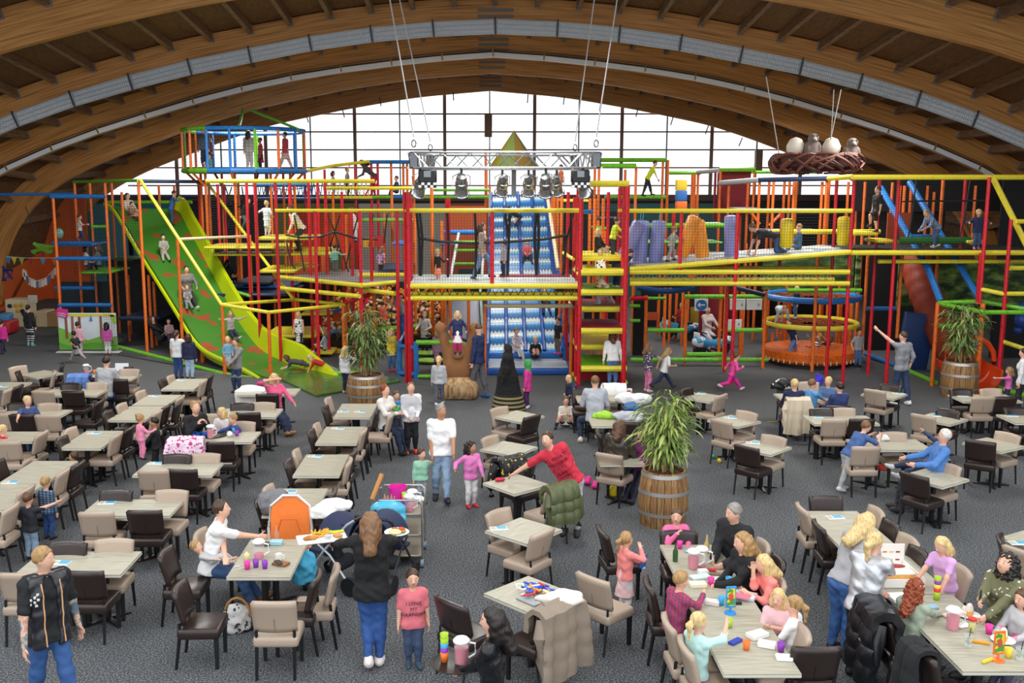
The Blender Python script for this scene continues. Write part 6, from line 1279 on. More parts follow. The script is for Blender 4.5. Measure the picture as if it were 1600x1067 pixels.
P1('child in pink among the toys under the slide', 265, 493, 535, 300, Y=32.2, h=1.0, sit=.2, top='C9A2AA', bot='5A4A5C', hair='bun', hc='bk')
P1('child in pale dress with arms out on the yellow platform', 418, 314, 368, 70, Y=31.6, top='D2DCDC', sl=.42, skirt='D2DCDC', sk=(.45, .17), bot='D8DADA', hair='bun', hc='bl', lh=(-.33, .1, .68), rh=(.15, .1, .55), shoe='D8A0B0')
P1('person in cream sweater leaning over the yellow platform', 468, 334, 392, 210, Y=32.2, h=1.62, lean=35, top='D5CEC2', bot='1C1D24', hair='bob', hc='ch', fem=True, wl=Q(450, 366, 32), hip=(0, -.1, .74))
P1('child in black top climbing among straps on the left frame', 381, 326, 356, 330, Y=34.6, h=1.2, lean=30, top='1C1C20', bot='4A5C66', hair='bun', hc='br', hip=(0, 0, .45), lh=(-.3, .2, .75))
P1('child in mint top and grey trousers on the grey trampoline', 524, 382, 424, 85, Y=30.0, top='7FB8A0', bot='5E6468', hair='short', hc='bk', rh=(.32, .15, .62))
P1('girl in lilac top on the grey trampoline', 595, 384, 425, 60, Y=30.2, top='B58DB8', skirt='C99CC4', sk=(.35, .18), bot='20242F', hair='long', hc='lb', lean=14)
P1('child in white behind the red posts on the upper level', 557, 338, 378, 200, Y=33.8, h=1.2, top='D8D8D8', bot='C8C8C8', hair='short', hc='br', lean=20)
P1('dark seated figure in the mesh behind the spotted slide', 357, 416, 446, 60, Y=34.6, h=1.3, sit=.15, top='1B1A22', bot='1B1A22', hair='long', hc='bk')
# lookout cage and rope bridge
for u, dy, fc, hh_, kw, l in ((321, -.6, 250, 1.5, dict(top='5E6A7C', bot='2C3A5C', hair='short', hc='br'), 'child in grey blue jacket standing at the left end of the lookout cage'), (331, .2, 190, 1.25, dict(top='7C3A48', bot='4A3A44', hair='short', hc='br'), 'child in wine red beside the grey blue one in the lookout cage'), (329, -1.1, 200, .9, dict(top='6FAF9C', bot='B9848C', hair='short', hc='bk', sit=.05), 'child in mint sitting on the floor of the lookout cage'),
                            (390, .1, 80, 1.4, dict(top='D5CEC8', bot='D5CEC8', hair='long', hc='ch'), 'girl in cream seen from behind in the middle of the lookout cage'), (408, .9, 200, 1.2, dict(top='A3203F', sl=.42, skirt='A3203F', bot='2A1A20', hair='short', hc='bk', skin='d'), 'child in crimson dress in the middle of the lookout cage'), (447, .0, 170, 1.35, dict(top='C2434F', skirt='D9B4AE', sk=(.4, .18), bot='D8B8B0', hair='short', hc='bk', **{k_: wk[k_] for k_ in ('lf', 'rf')}), 'girl in red top and pale skirt at the right end of the lookout cage')):
    kw = dict(kw); q = Q(u, 265, C.y+dy); person(l, (q.x, q.y, CAGEZ), fc, hh_, mode='at', **kw)
for u, vh, fc, kw, l in ((521, 267, 0, dict(top='B9B0AA', bot='1E1E22', hair='bob', hc='ch'), 'child in pale top crossing the yellow rope bridge in front'), (543, 262, 20, dict(top='8C8A86', bot='1E1E22', hair='short', hc='lb', rh=(.1, .05, 1.05)), 'child holding the upper rail of the yellow rope bridge')): P1(l, u, vh, 308, fc, Y=38.4, **kw)
P1('person in crimson trousers bending at the right end of the rope bridge', 586, 262, 308, 185, Y=38.3, h=1.6, lean=48, top='4A4046', bot='B51E50', hair='long', hc='ch', fem=True, wl=Q(560, 276, 38.2), shoe='22222A')
P1('child in dark clothes crouching on the high platform right of the rope bridge', 620, 291, 308, 200, Y=38.4, h=1.1, sit=.15, top='3A4A66', bot='2A2E38', hair='short', hc='br')
P1('person in yellow T-shirt stepping along the high green beam', 1011, 266, 307, 350, Y=38.0, h=1.4, lean=28, top='CFE22E', sl=.42, bot='262A36', hair='short', hc='ch', lf=(-.05, .12, 0), rf=(.05, -.12, 0), rh=(.1, .3, .4), lh=(-.1, .3, .4))
P1('child in orange shirt high behind the right stage lamp', 876, 272, 306, 200, Y=36, h=1.1, top='D8662A', bot='E8E6E4', hair='short', hc='br')
# gallery and wave slide
P1('blond child in black top and coral skirt in the gallery', 684, 389, 440, 40, Y=28.0, top='18181B', skirt='F08468', sk=(.55, .19), bot='E2B49C', hair='bun', hc='bl', shoe='C4243A', rh=(.2, .2, .66))
P1('person in plaid shirt and jeans stepping through the gallery', 753, 349, 439, 350, Y=28.1, top=M('C8B6A8', .8, kind='plaid', c2='8F7A70', sc=22.), bot='6C86AC', hair='long', hc='br', fem=True, lf=(-.05, .14, .06), rf=(.05, -.16, 0))
P1('child in pale top and dark trousers in the gallery before the wavy slide', 787, 377, 430, 200, Y=28.5, top='B8AAB4', bot='1D2434', hair='short', hc='bk')
P1('child in black climbing up the top of the wavy slide', 812, 336, 357, 190, Y=onto(812, 357, WVB)-.1, h=1.2, hip=(0, 0, .42), lean=60, top='1C1C22', bot='3A3A40', hair='short', hc='br', lh=(-.12, .4, .1), rh=(.12, .4, .1))
P1('child in red sliding down the middle of the wavy slide', 823, 382, 406, 272, Y=onto(823, 406, WVB)-.1, h=1.1, sit=.06, top='C0575C', bot='222632', hair='short', hc='br', lf=(-.15, .34, -.12), rf=(.15, .34, -.12))
P1('child in black lying low on the wavy slide under the gallery', 852, 452, 481, 275, Y=onto(852, 481, WVB)-.15, h=1.1, sit=.06, top='22242C', bot='2A2C34', hair='short', hc='bk', lean=-35, lf=(-.1, .4, -.18), rf=(.1, .4, -.18))
P1('girl in floral top sitting at the foot of the wavy slide', 806, 523, 552, 300, Y=29.5, h=1.2, sit=.06, top=M('D8CBD4', .8, kind='spots', c2='7A6A86', sc=22.), bot='D5D3D6', hair='short', hc='lb', lf=(-.05, .3, -.2), rf=(.06, .3, -.1))
P1('blond child in black top lying on the edge of the wavy slide', 836, 531, 556, 275, Y=29.45, h=1.1, sit=-.05, top='1A1A1E', bot='1A1A1E', hair='bun', hc='bl', lean=10)
P1('boy in black T-shirt standing on the right edge of the wavy slide', 872, 504, 553, 215, Y=29.5, h=1.1, top='1B1B1F', sl=.42, bot='6A5E58', hair='short', hc='bk', shoe='D64A8C')
# step tower
P1('boy in lime yellow T-shirt climbing high in the step tower', 957, 339, 400, 15, Y=27.4, top='D3E832', sl=.42, bot='33363E', hair='short', hc='br', lean=14, rh=(.2, .28, .68), lh=(-.05, .2, .5))
P1('girl in black top behind the lime shirted boy in the step tower', 934, 370, 402, 330, Y=28.2, h=1.2, sit=.1, top='1B1C22', bot='B8B2AC', hair='bob', hc='bl')
P1('child in spotted white dress climbing in the step tower', 937, 392, 450, 60, Y=27.0, top=M('ECEBE8', .8, kind='spots', c2='1A1A1D', sc=20.), skirt=M('ECEBE8', .8, kind='spots', c2='1A1A1D', sc=20.), sk=(.45, .2), bot='2A2C36', hair='short', hc='bl', shoe='EDEDED')
P1('person in navy trousers leaning into the step tower', 962, 402, 450, 30, Y=27.2, h=1.3, lean=60, top='232C4E', bot='232C4E', hair='short', hc='br', shoe='E8E8E8')
P1('child crouching on the green step of the tower', 947, 436, 452, 200, Y=26.9, h=.95, sit=.02, top='D9B9A8', bot='8A8088', hair='short', hc='db', lean=40)
P1('child in pale trousers crawling on the step below', 938, 462, 482, 20, Y=27.7, h=1.1, hip=(0, -.1, .36), lean=80, top='C9CBD2', bot='C9CAD2', hair='short', hc='br', lf=(-.06, -.2, .02), rf=(.06, -.26, .02), lh=(-.1, .4, .02), rh=(.1, .4, .02))
P1('person in white sweater and jeans bending into the step tower', 957, 518, 606, 92, top='E6E6E4', bot='5379AE', hair='long', hc='br', fem=True, lean=18, shoe='5379AE', hem=.02, rh=(.16, .05, .45), lh=(-.16, .05, .45))
# bag bridge
P1('toddler in grey suit walking among the punching bags', 1048, 353, 410, 20, Y=27.3, top='A7A59E', bot='A7A59E', hair='short', hc='db', rh=(.1, .3, .65), lh=(-.1, .1, .6), lean=12, lf=(-.05, .12, .05), rf=(.05, -.16, 0))
P1('person with pale top and black waistcoat crawling over the bridge', 1212, 356, 404, 185, Y=27.5, h=1.7, hip=(0, 0, .62), lean=78, top='1F1D22', bot='34507C', hair='bun', hc='lb', fem=True, lh=(-.14, .42, .02), rh=(.14, .42, .02), lf=(-.06, -.2, .02), rf=(.06, -.28, .02), hp=-10, sl=.3)
P1('child behind the yellow bag on the bridge in blue clothes', 1247, 338, 400, 170, Y=28.2, h=1.2, sit=.2, top='4A6A8C', bot='55789C', hair='short', hc='db')
# ring cage, riders, right side
P1('child in navy jacket standing in the upper ring of the round cage', 1243, 447, 497, 190, Y=30.2, top='1F2740', bot='5D7FAE', hair='short', hc='bl', shoe='E8E8E8')
P1('child in pale blue bending on the yellow ring of the round cage', 1217, 481, 507, 270, Y=30.0, h=1.15, hip=(0, .0, .5), lean=95, top='B6CBD4', bot='B6CBD4', hair='short', hc='db', lh=(-.2, .25, .02), rh=(.2, .25, .02))
P1('boy in navy T-shirt stepping on the orange turntable', 1240, 516, 560, 200, Y=29.5, h=1.25, lean=25, top='26335E', sl=.42, bot='5E82B4', hair='short', hc='br', lf=(-.05, .2, .05), rf=(.06, -.15, 0))
P1('child in zebra top lying back on the orange turntable', 1268, 525, 555, 215, Y=30.0, h=1.1, sit=.05, lean=-45, top=M('E2E0DE', .8, kind='stripes', c2='1A1A1D', sc=5.), bot='1C1C20', hair='bob', hc='db', lh=(-.15, .2, .7), rh=(.15, .2, .7))
P1('child in black sitting beside the zebra top on the turntable', 1284, 527, 556, 180, Y=30.3, h=1.1, sit=.05, lean=-30, top='1A1A1E', bot='1A1A1E', hair='bob', hc='lb', lh=(-.1, .2, .75))
P1('person in light top riding the toy motorbike', 1103, 500, 552, 300, Y=31.6, h=1.6, sit=.62, top='C9BDB8', bot='CFCBD2', hair='bun', hc='bk', fem=True, wl=Q(1131, 523, 31.2), lf=(-.1, .18, .06), rf=(.1, .18, .06))
P1('child in red on the farther toy motorbike', 1064, 491, 530, 200, Y=G(1062, 531).y, h=1.2, sit=.6, top='9E1F2C', bot='2A2C34', hair='short', hc='bl')
P1('boy in grey printed T-shirt walking between the red posts', 1339, 514, 573, 285, top='A9A9AB', sl=.42, bot='4E76A8', hair='short', hc='br', rh=(.2, .05, .5), lf=(-.045, .06, 0))
PP['point'] = P1('person in grey top and jeans pointing left beside the red posts', 1405, 519, 632, 112, top='8B8D93', sl=.75, bot='2C3E62', hair='short', hc='ch', wl=Q(1366, 511, 24.6), rh=(.12, -.02, .52), rf=(.07, -.1, 0), shoe='E9E9E9', hy=25)
P1('boy in black standing on the yellow steps of the right frame', 1368, 304, 363, 195, Y=27.6, h=1.25, top='17171A', sl=.42, bot='1A1A1E', bl_=.45, hair='short', hc='br', lf=(-.05, .18, .12), rf=(.05, -.08, -.12), rh=(.1, .05, .45))
P1('blond child in blue grey jacket crossing the swinging beam', 1462, 334, 388, 195, Y=27.3, h=1.2, lean=48, top='7E92B4', bot='3F5580', hair='short', hc='db', lh=(-.1, .42, .45), rh=(.1, .38, .42), lf=(-.05, .1, 0), rf=(.05, -.12, .05), shoe='D8D4CE')
P1('blond child in navy quilted jacket holding the red posts', 1525, 327, 390, 272, Y=27.1, top='27345C', bot='43598A', hair='short', hc='bl', lh=(-.26, .05, .66), rh=(.26, .05, .66), puff=.02, shoe='C77FA0')
P1('person in white sweater holding a girl by the hand at the right edge', 1592, 545, 645, 150, top='E4E4E6', bot='23242A', hair='bun', hc='bk', fem=True)
P1('girl with curly hair in pink T-shirt at the right edge', 1573, 574, 632, 165, top='E070B8', sl=.42, bot='2A3350', hair='curly', hc='db', lh=(-.1, .32, .72))
P1('child with green cap before the weathered barrel', 1493, 592, 622, 200, h=.95, sit=.25, top='6FA03A', bot='2A3A5A', hair='short', hc='br')
P1('dark haired child in blue before the weathered barrel', 1509, 590, 620, 190, h=1.1, sit=.35, top='4E86C4', bot='2A3A5A', hair='short', hc='ch')
# middle
S1('person in white sweater cuddling a small boy at the left palm', 601, 602, 330, 1.66, top='E9E4E0', bot='27324E', hair='short', hc='rd', fem=True, hp=10, rh=(.05, .22, .52), lh=(-.05, .22, .5)); PP['ballboy'] = S1('small boy in blue top with a ball on the lap of the person in white', 619, 611, 295, .98, sit=.62, top='2F86CC', bot='4A4A58', hair='short', hc='br', rh=(.08, .2, .75), lh=(-.08, .2, .75), shoe='B9A23C')
P1('boy in white and grey hoodie, black trousers and orange shoes', 643, 598, 708, 282, top=M('C9C8CC', .8, kind='spots', c2='ECECEE', sc=4., t=.5), bot='17181B', hair='short', hc='lb', shoe='F0512E', hp=20, lh=(-.06, .15, .55), rh=(.06, .15, .55), sl=1.)
P1('girl in grey top and trousers seen from behind watching the statue', 686, 557, 633, 84, top='B8B9BC', bot='5E626E', hair='pony', hc='bl', shoe='E8E8E8', lf=(-.05, -.06, 0), rf=(.06, .08, 0))
P1('person in navy sweater and grey trousers looking up at the girl on the statue', 748, 507, 622, 155, top='22305C', bot='5E6068', hair='short', hc='br', hp=-22, rh=(.03, .26, .78), shoe='2F5F9C', lf=(-.05, .1, 0), rf=(.06, -.1, 0))
P1('girl in navy top, white skirt and pink tights standing on the statue', 715, 486, 553, 272, Y=24.9, top='262D58', skirt='EDEDEB', sk=(.42, .2), bot='D02C6E', hair='bob', hc='bl', shoe='2A2E50', lh=(-.2, .1, .55), rh=(.2, .1, .55))
P1('girl in yellow sleeveless dress and jeans by the red posts', 612, 513, 580, 290, top='EBD63E', sl=.0, hem=.1, bot='4A6E9C', hair='bob', hc='bl', shoe='C22C5A', rh=(.05, .1, .85))
P1('child in coral top in the ball pit', 598, 486, 522, 100, Y=34.3, h=1.15, top='F0705E', bot='26263A', hair='short', hc='ch', rh=(.1, .1, .95))
P1('person in grey T-shirt and jeans bending by the ball pit', 631, 455, 530, 190, Y=31.2, h=1.72, lean=24, top='7A7C82', sl=.42, bot='2F5596', hair='short', hc='ch', wl=Q(607, 470, 31))
P1('girl in pale grey top on the green wobble board', 664, 487, 552, 240, top='C7BFBB', bot='2A2C36', hair='short', hc='db', rh=(.1, .22, .6), lh=(-.15, .15, .6), hem=.1)
P1('child in mauve dress watching by the green rails', 684, 515, 578, 60, top='A87F9C', skirt='A87F9C', sk=(.55, .17), bot='3A3A48', hair='bob', hc='db', skin='l')
P1('person in long black robe and headscarf with striped hem', 793, 538, 640, 175, top=None, robe=M('131316', .9, kind='cloth', sc=3.), extra=hemstripe, bot='131316', hair='scarf', hc='151518', fem=True, shoe='E4E4E4', skin='m')
P1('child with green headscarf in pink coat and purple leggings', 824, 563, 638, 165, top='DB3F96', hem=.1, bot='54285E', hair='scarf', hc='3E9E4E', shoe='ECECEC', puff=.015)
P1('blond toddler in navy dress behind the kneeling girl', 888, 586, 636, 205, top='1E2340', hem=.16, bot='1E2340', hair='bob', hc='bl')
P1('child with glasses in cream sweater sitting on the carpet', 884, 624, 668, 265, h=1.15, sit=.04, top='D9CFC0', bot='1D2440', hair='short', hc='br', glasses=True, lf=(-.2, .12, 0), rf=(.2, .12, 0), lh=(-.05, .2, .3), rh=(.05, .2, .3))
S1('person in grey sweater seen from behind at a table before the step tower', 930, 588, 88, 1.8, top='B4B7C0', bot='27324A', hair='short', hc='lb', lean=10, shoe='D8D0C4', lf=(-.16, .1, 0))
S1('person with brown hair in dark leather jacket seen from behind', 969, 657, 62, 1.7, top=M('3A362C', .3, kind='cloth', sc=6.), bot='2C3A54', hair='long', hc='br', fem=True, lean=8, puff=.015)
S1('person in purple top half hidden behind the tall palm', 1003, 668, 230, 1.4, top='7A1F66', bot='25253A', hair='bob', hc='br')
P1('girl in floral top and pink trousers pushing another girl', 1011, 536, 612, 20, top=M('4A4656', .8, kind='spots', c2='D8CDD2', sc=22.), sl=.42, bot='D97FA6', hair='long', hc='lb', rh=(.1, .3, .68), shoe='E3C7CB')
P1('girl in white T-shirt and navy jeans running right', 1036, 550, 612, 8, h=1.2, top='E8E8E8', sl=.42, bot='25304C', hair='long', hc='db', **run)
P1('girl in magenta suit running across the carpet', 1142, 556, 612, 2, h=1.12, top='EC4C9C', bot='DF2A96', hair='bun', hc='br', shoe='E3B8C4', hip=(0, 0, .46), **run)
# right tables
S1('blond person in navy top seen from behind at the four boys table', 1242, 593, 88, 1.55, top='1F2650', bot=DJ, hair='short', hc='bl'); S1('boy in light blue T-shirt in profile at the four boys table', 1269, 593, 20, 1.4, top='5FA0D8', sl=.42, bot=DJ, hair='short', hc='lb', rh=(.05, .28, .55))
S1('blond boy looking down at the far side of the four boys table', 1295, 589, 230, 1.3, top='54709C', bot=DJ, hair='short', hc='bl', hp=15); S1('dark haired boy in navy and grey hoodie seen from behind', 1313, 598, 110, 1.5, top='2B3A6A', bot=DJ, hair='short', hc='bk', puff=.02)
P1('boy in blue polo and grey trousers leaning over a beige chair', 1322, 658, 766, 18, h=1.36, lean=38, top='44639C', sl=.42, bot='B3B6B8', hair='short', hc='lb', lf=(-.05, -.02, 0), rf=(.06, -.16, 0), rh=(.08, .42, .72), lh=(-.1, .42, .7), shoe='DDDDDD')
PP['grand'] = S1('white haired person in blue shirt leaning back at a table', 1479, 672, 172, 1.78, top='4F7FC2', bot='2E3038', hair='short', hc='wh', lean=-14, rh=(.1, .2, .5), lh=(-.14, .18, .5), fat=1.2, glasses=True)
P1('child in navy trousers lying across the lap of the white haired person', 1450, 668, 737, 178, h=1.32, Y=G(1460, 735, .55).y, hip=(0, 0, .12), lean=-32, top='4A5570', bot='26324E', hair='short', hc='rd', lf=(-.06, .48, -.1), rf=(.08, .46, .0), shoe='C9C7C4', rh=(.02, .1, .55))
S1('girl in pink top eating at the far end of the party table', 1057, 795, 275, 1.22, top='EE6FA6', bot='2E3454', hair='pony', hc='br', rh=(.04, .16, .74), lh=(-.06, .24, .6), hy=-20)
S1('grey haired person in black hoodie at the party table', 1147, 788, 215, 1.82, top='1B1C20', bot='23242C', hair='short', hc='gr', lean=10, hy=-15, puff=.015, fat=1.1, rh=(.0, .26, .45), lh=(-.12, .28, .45))
S1('person with long auburn hair and crossed arms in black at the party table', 1160, 833, 195, 1.68, top='17171A', bot='1A1A20', hair='long', hc='db', fem=True, lean=12, rh=(.03, .26, .46), lh=(-.0, .28, .46))
S1('girl in coral top with long blond hair resting on the party table', 1192, 868, 190, 1.35, top='F28C84', sl=.8, skirt='1F2130', sk=(.4, .18), bot='1F2130', hair='long', hc='bl', lean=18, rh=(.0, .22, .78), lh=(-.05, .28, .6))
S1('smiling blond girl facing the camera on the right of the party table', 1217, 921, 235, 1.12, top='E4B9BE', bot='C0446A', hair='bob', hc='bl', rh=(.05, .22, .6))
S1('girl with braided hair in white T-shirt on the right of the party table', 1243, 932, 150, 1.18, top='ECECEC', sl=.42, bot='D8D8DC', hair='pony', hc='db', rh=(-.02, .2, .66))
S1('boy in red and blue checked shirt on the left of the party table', 1064, 893, 25, 1.25, top=M('B0364E', .8, kind='plaid', c2='4A4A80', sc=11.), bot='3F5C94', hair='short', hc='db', rh=(.02, .3, .7), lh=(-.05, .24, .58), lean=8)
S1('girl in mint cardigan with braid holding up a stick at the party table', 1091, 958, 30, 1.2, top='B9E2DE', bot='C55F90', hair='pony', hc='bl', rh=(.06, .27, .84), lh=(-.08, .2, .55), shoe='B9A9C4')
person('person with very long blond hair in grey T-shirt and jeans bending over the cake table', (1358, 803), 28, 1.74, mode='head', lean=30, top='A6A7AB', sl=.42, bot='3F68A4', hair='locks', hc='bl', fem=True, shoe='151518', rh=(.05, .3, .62), lh=(-.05, .25, .58), hem=.0)
person('person with blond ponytail in shiny silver jacket cutting the cake', (1368, 833), 40, 1.66, mode='head', lean=16, top=M('C4C7CC', .42, .65, kind='cloth', sc=6.), bot='18181B', hair='pony', hc='bl', fem=True, wr=G(1400, 905, .84), lh=(-.02, .26, .55), puff=.01, shoe='151518')
S1('girl with long curly auburn hair in sage green dress at the cake table', 1432, 906, 38, 1.28, sit=.5, top='9DA996', hem=.06, bot='3A3C40', hair='curlock', hc='rd', lean=10, rh=(.08, .34, .62), lh=(-.1, .28, .58))
person('laughing blond girl in lilac dress kneeling at the far side of the cake table', (1472, 840), 205, 1.15, mode='head', z0=.28, top='D9A8DC', sl=.3, skirt='D9A8DC', sk=(.6, .2), bot='D9A8DC', hair='long', hc='bl', lean=14, rh=(.14, .3, .48), lh=(-.14, .26, .46), hp=-14)
PP['phone'] = S1('person with dark curls in olive sequin top looking at a phone', 1575, 866, 205, 1.7, top=M('6C6B4C', .8, kind='spots', c2='D8D8C8', sc=22., t=.70, det=0), bot='2A2A30', hair='curly', hc='bk', fem=True, hp=20, wr=G(1532, 938, .98), lh=(-.1, .3, .5))
S1('child in grey and pink top at the right edge of the cake table', 1600, 922, 200, 1.2, top=M('C4C4C6', .8, kind='spots', c2='E08AA8', sc=5.), bot='3A3A50', hair='bob', hc='br')
print('people', sum(1 for o in COL.objects if o.name.startswith('person')))
# ---------------- things on and around the tables ----------------
TZ = .762
LEAFM = (M('EDEEEC', .5), M('4FA9CF', .5), M('B9B6A4', .6))
lb_ = MB().box((0, 0, .004), (.24, .15, .008)).mesh('sheet', LEAFM[0], False); lst = MB().box((.045, .02, .0095), (.13, .10, .003)).mesh('printed_photo', LEAFM[1], False); lpt = MB().box((-.075, 0, .0095), (.07, .11, .003)).mesh('printed_block', LEAFM[2], False)
for u, v, td in ((281, 594, 'T8'), (241, 619, 'T7b'), (147, 677, 'T6'), (167, 786, 'T18'), (94, 880, 'T19'), (16, 754, 'T17'), (243, 724, 'T20'), (3, 604, 'T5'), (536, 643, 'T12'), (563, 643.5, 'T12'), (528, 669.5, 'T13'), (493, 713, 'T14'), (451, 769, 'T15'), (779, 826, 'T25'), (822, 916, 'T26'), (1093, 615, 'T27'), (1141, 653, 'T28'), (1176, 692, 'T29'), (1276, 652, 'T33'), (1404, 615, 'T34'), (1504, 619, 'T35'), (1460, 650, 'T36'), (1580, 650, 'T37'), (1424, 745, 'T40'), (1305, 809, 'T42'), (1592, 849, 'T41')):
    t = thing('menu_leaflet', ('right hand ' if (u, td) == (563, 'T12') else '')+'menu leaflet with blue photo on '+TD[td], 'leaflet', G(u, v, TZ), R.uniform(-.2, .2), 'menu leaflets'); link('sheet', lb_, t); link('printed_photo', lst, t); link('printed_block', lpt, t)
def prof_cup(r0, r1, h): return [(.01, 0), (r0, 0), (r1, h), (r1-.004, h), (r0-.004, .008), (.01, .008)]
CUPC = dict(pink='E0329A', purple='8A35B0', blue='3FA9DA', lime='A6CC22', orange='F07A2A', red='DC3038', yellow='F0D63A')
cupm = {k: MB().lathe(prof_cup(.03, .04, .10), 14).mesh('cup', M(c, .35), 'all') for k, c in CUPC.items()}
def cup(u, v, col, label, z=TZ, p=None, group='coloured plastic cups'):
    o = link('plastic_cup', cupm[col]); o.location = G(u, v, z) if p is None else p; tag(o, label, 'cup', group); return o
def stack(u, v, cols, where, z=TZ, p=None):
    q = G(u, v, z) if p is None else p
    od = ('lowest', 'second from below', 'third from below', 'fourth from below', 'topmost')
    for i, c_ in enumerate(cols): cup(0, 0, c_, c_+' plastic cup, '+(od[i] if i < len(cols)-1 else 'topmost')+' of the stack '+where, p=q+Vector((0, 0, .045*i)))
def jug(u, v, label, fill=.65, z=TZ, p=None, col='D9607C'):
    t = thing('jug', label, 'jug', G(u, v, z) if p is None else p, R.uniform(-.4, .1)); MB().lathe([(.01, 0), (.062, 0), (.075, .22), (.071, .22), (.059, .006), (.01, .006)], 18).build('body', M('E9EEF0', .1, kind='clear', a=.12), t)
    MB().lathe([(.01, .007), (.057, .007), (.058+.012*fill, .21*fill), (.01, .21*fill)], 16).build('drink', M(col, .25), t); MB().lathe([(.01, .245), (.06, .245), (.08, .225), (.08, .212), (.01, .212)], 16).build('lid', M('EFF1F2', .4), t)
    MB().path([(.07, 0, .20), (.125, 0, .19), (.13, 0, .09), (.066, 0, .05)], .011, 6).build('handle', M('EEF0F1', .3), t); return t
def tray(u, v, r, label, z=TZ, p=None, c_='26231F'):
    o = single(MB().lathe([(.01, 0), (r-.02, 0), (r, .02), (r-.006, .022), (r-.026, .008), (.01, .008)], 24, Matrix.Translation(G(u, v, z) if p is None else p)), 'round_tray', M(c_, .4), label, 'tray'); return o
def plate(p, r, label, food=()):
    t = thing('plate', label, 'plate', p); MB().lathe([(.01, 0), (r*.6, 0), (r, .022), (r-.004, .026), (r*.58, .006), (.01, .006)], 22).build('dish', M('EEEEEC', .25), t)
    for (x, y, rx, rz, c_, n) in food: MB().ball((x, y, .012+rz*.7), (rx, rx*.8, rz), 8, 6).build(n, M(c_, .7, kind='cloth', sc=40.), t)
    return t
def bx(u, v, sz, c_, name, label, cat, z=TZ, rz=0., group=None, rough=.5, r=.006):
    p = G(u, v, z); return single(MB().rbox((0, 0, sz[2]/2), sz, r, Matrix.Translation(p) @ rotz(rz), n=1), name, M(c_, rough), label, cat, group)
# laptop man
def laptop(u, v, rz, label):
    t = thing('laptop', label, 'laptop', G(u, v, TZ), rz); MB().rbox((0, 0, .01), (.34, .24, .02), .006, n=1).build('base', M('B9BCC0', .35, .6), t); MB().rbox((0, .13, .13), (.34, .012, .23), .004, Matrix.Rotation(-.25, 4, 'X'), n=1).build('screen', M('D9DEE4', .3), t); MB().box((0, .0, .021), (.29, .1, .003)).build('keyboard', M('2A2B2E', .5), t)
laptop(187, 582, 0, 'open silver laptop before the person in grey sweater'); jug(135, 584, 'jug of pink drink beside the laptop person', .5); cup(148, 584, 'orange', 'orange cup between the jug and the laptop person')
bx(201, 580, (.2, .15, .12), '3A3330', 'brown_pouch', 'dark brown pouch on the far right of the laptop table', 'bag')
# mother table
tray(333, 680, .27, 'dark round tray under a jug on the lunching mother table'); jug(329.5, 684, 'jug of pink drink on the dark round tray', .7, z=TZ+.012); cup(366, 681, 'blue', 'blue cup at the right of the pitcher table', p=G(366, 676, TZ)); cup(370, 681, 'purple', 'purple cup at the right end of the pitcher table'); bx(359, 682, (.1, .1, .1), 'F2F2F0', 'paper_cup', 'white paper cup right of the dark round tray', 'cup', r=.03)
bx(322, 673, (.05, .05, .22), '4F9A2E', 'green_bottle', 'slim green bottle behind the jug on the pitcher table', 'bottle', r=.02); single(MB().path([G(300+i*5, 680-(i % 2)*3, TZ+.03) for i in range(6)], .05, 6), 'blue_cloth', M('2565C0', .8, kind='cloth'), 'blue garment lying on the edge of the pitcher table', 'clothing')
# father table
jug(405, 872, 'jug with white lid between purple cups on the father and baby table', .3); cup(386.5, 889, 'pink', 'pink cup at the left of three on the father and baby table'); cup(400, 886, 'purple', 'purple cup in the middle of three on the father and baby table'); cup(414, 888, 'purple', 'purple cup at the right of three on the father and baby table'); bx(386, 876, (.07, .07, .12), 'E9D9A0', 'drink_glass', 'glass of pale yellow drink behind the pink cup', 'glass', r=.03)
def mug(u, v, label, z=TZ): 
    t = thing('mug', label, 'mug', G(u, v, z)); MB().lathe(prof_cup(.033, .042, .085), 14).build('body', M('F2F1EE', .3), t); MB().path([(.04, 0, .07), (.07, 0, .06), (.068, 0, .03), (.037, 0, .02)], .006, 5).build('handle', M('F2F1EE', .3), t)
mug(435.5, 875, 'white coffee mug at the right of the father and baby table'); mug(409, 845, 'white coffee mug at the far end of the father and baby table'); bx(439, 882, (.2, .12, .03), '8A5A34', 'wallet', 'brown wallet under a phone on the father and baby table', 'wallet', rz=-.4); bx(435, 879, (.075, .15, .012), '1D1E22', 'mobile_phone', 'black phone lying on the brown wallet', 'phone', z=TZ+.032, rz=.5); bx(411, 851, (.2, .12, .025), '3A3036', 'sunglasses_case', 'dark case at the far side of the father and baby table', 'case'); bx(432, 850, (.16, .12, .05), '9CCBD8', 'wipes_pack', 'pale blue pack beside the reaching hand', 'packet')
for i, (u, v) in enumerate(((372, 885), (378, 888))): bx(u, v, (.07, .02, .006), 'D9D9D6', 'sugar_sachet', 'white sachet lying '+('left' if i == 0 else 'right')+' by the pink cup', 'packet', rz=.4*i)
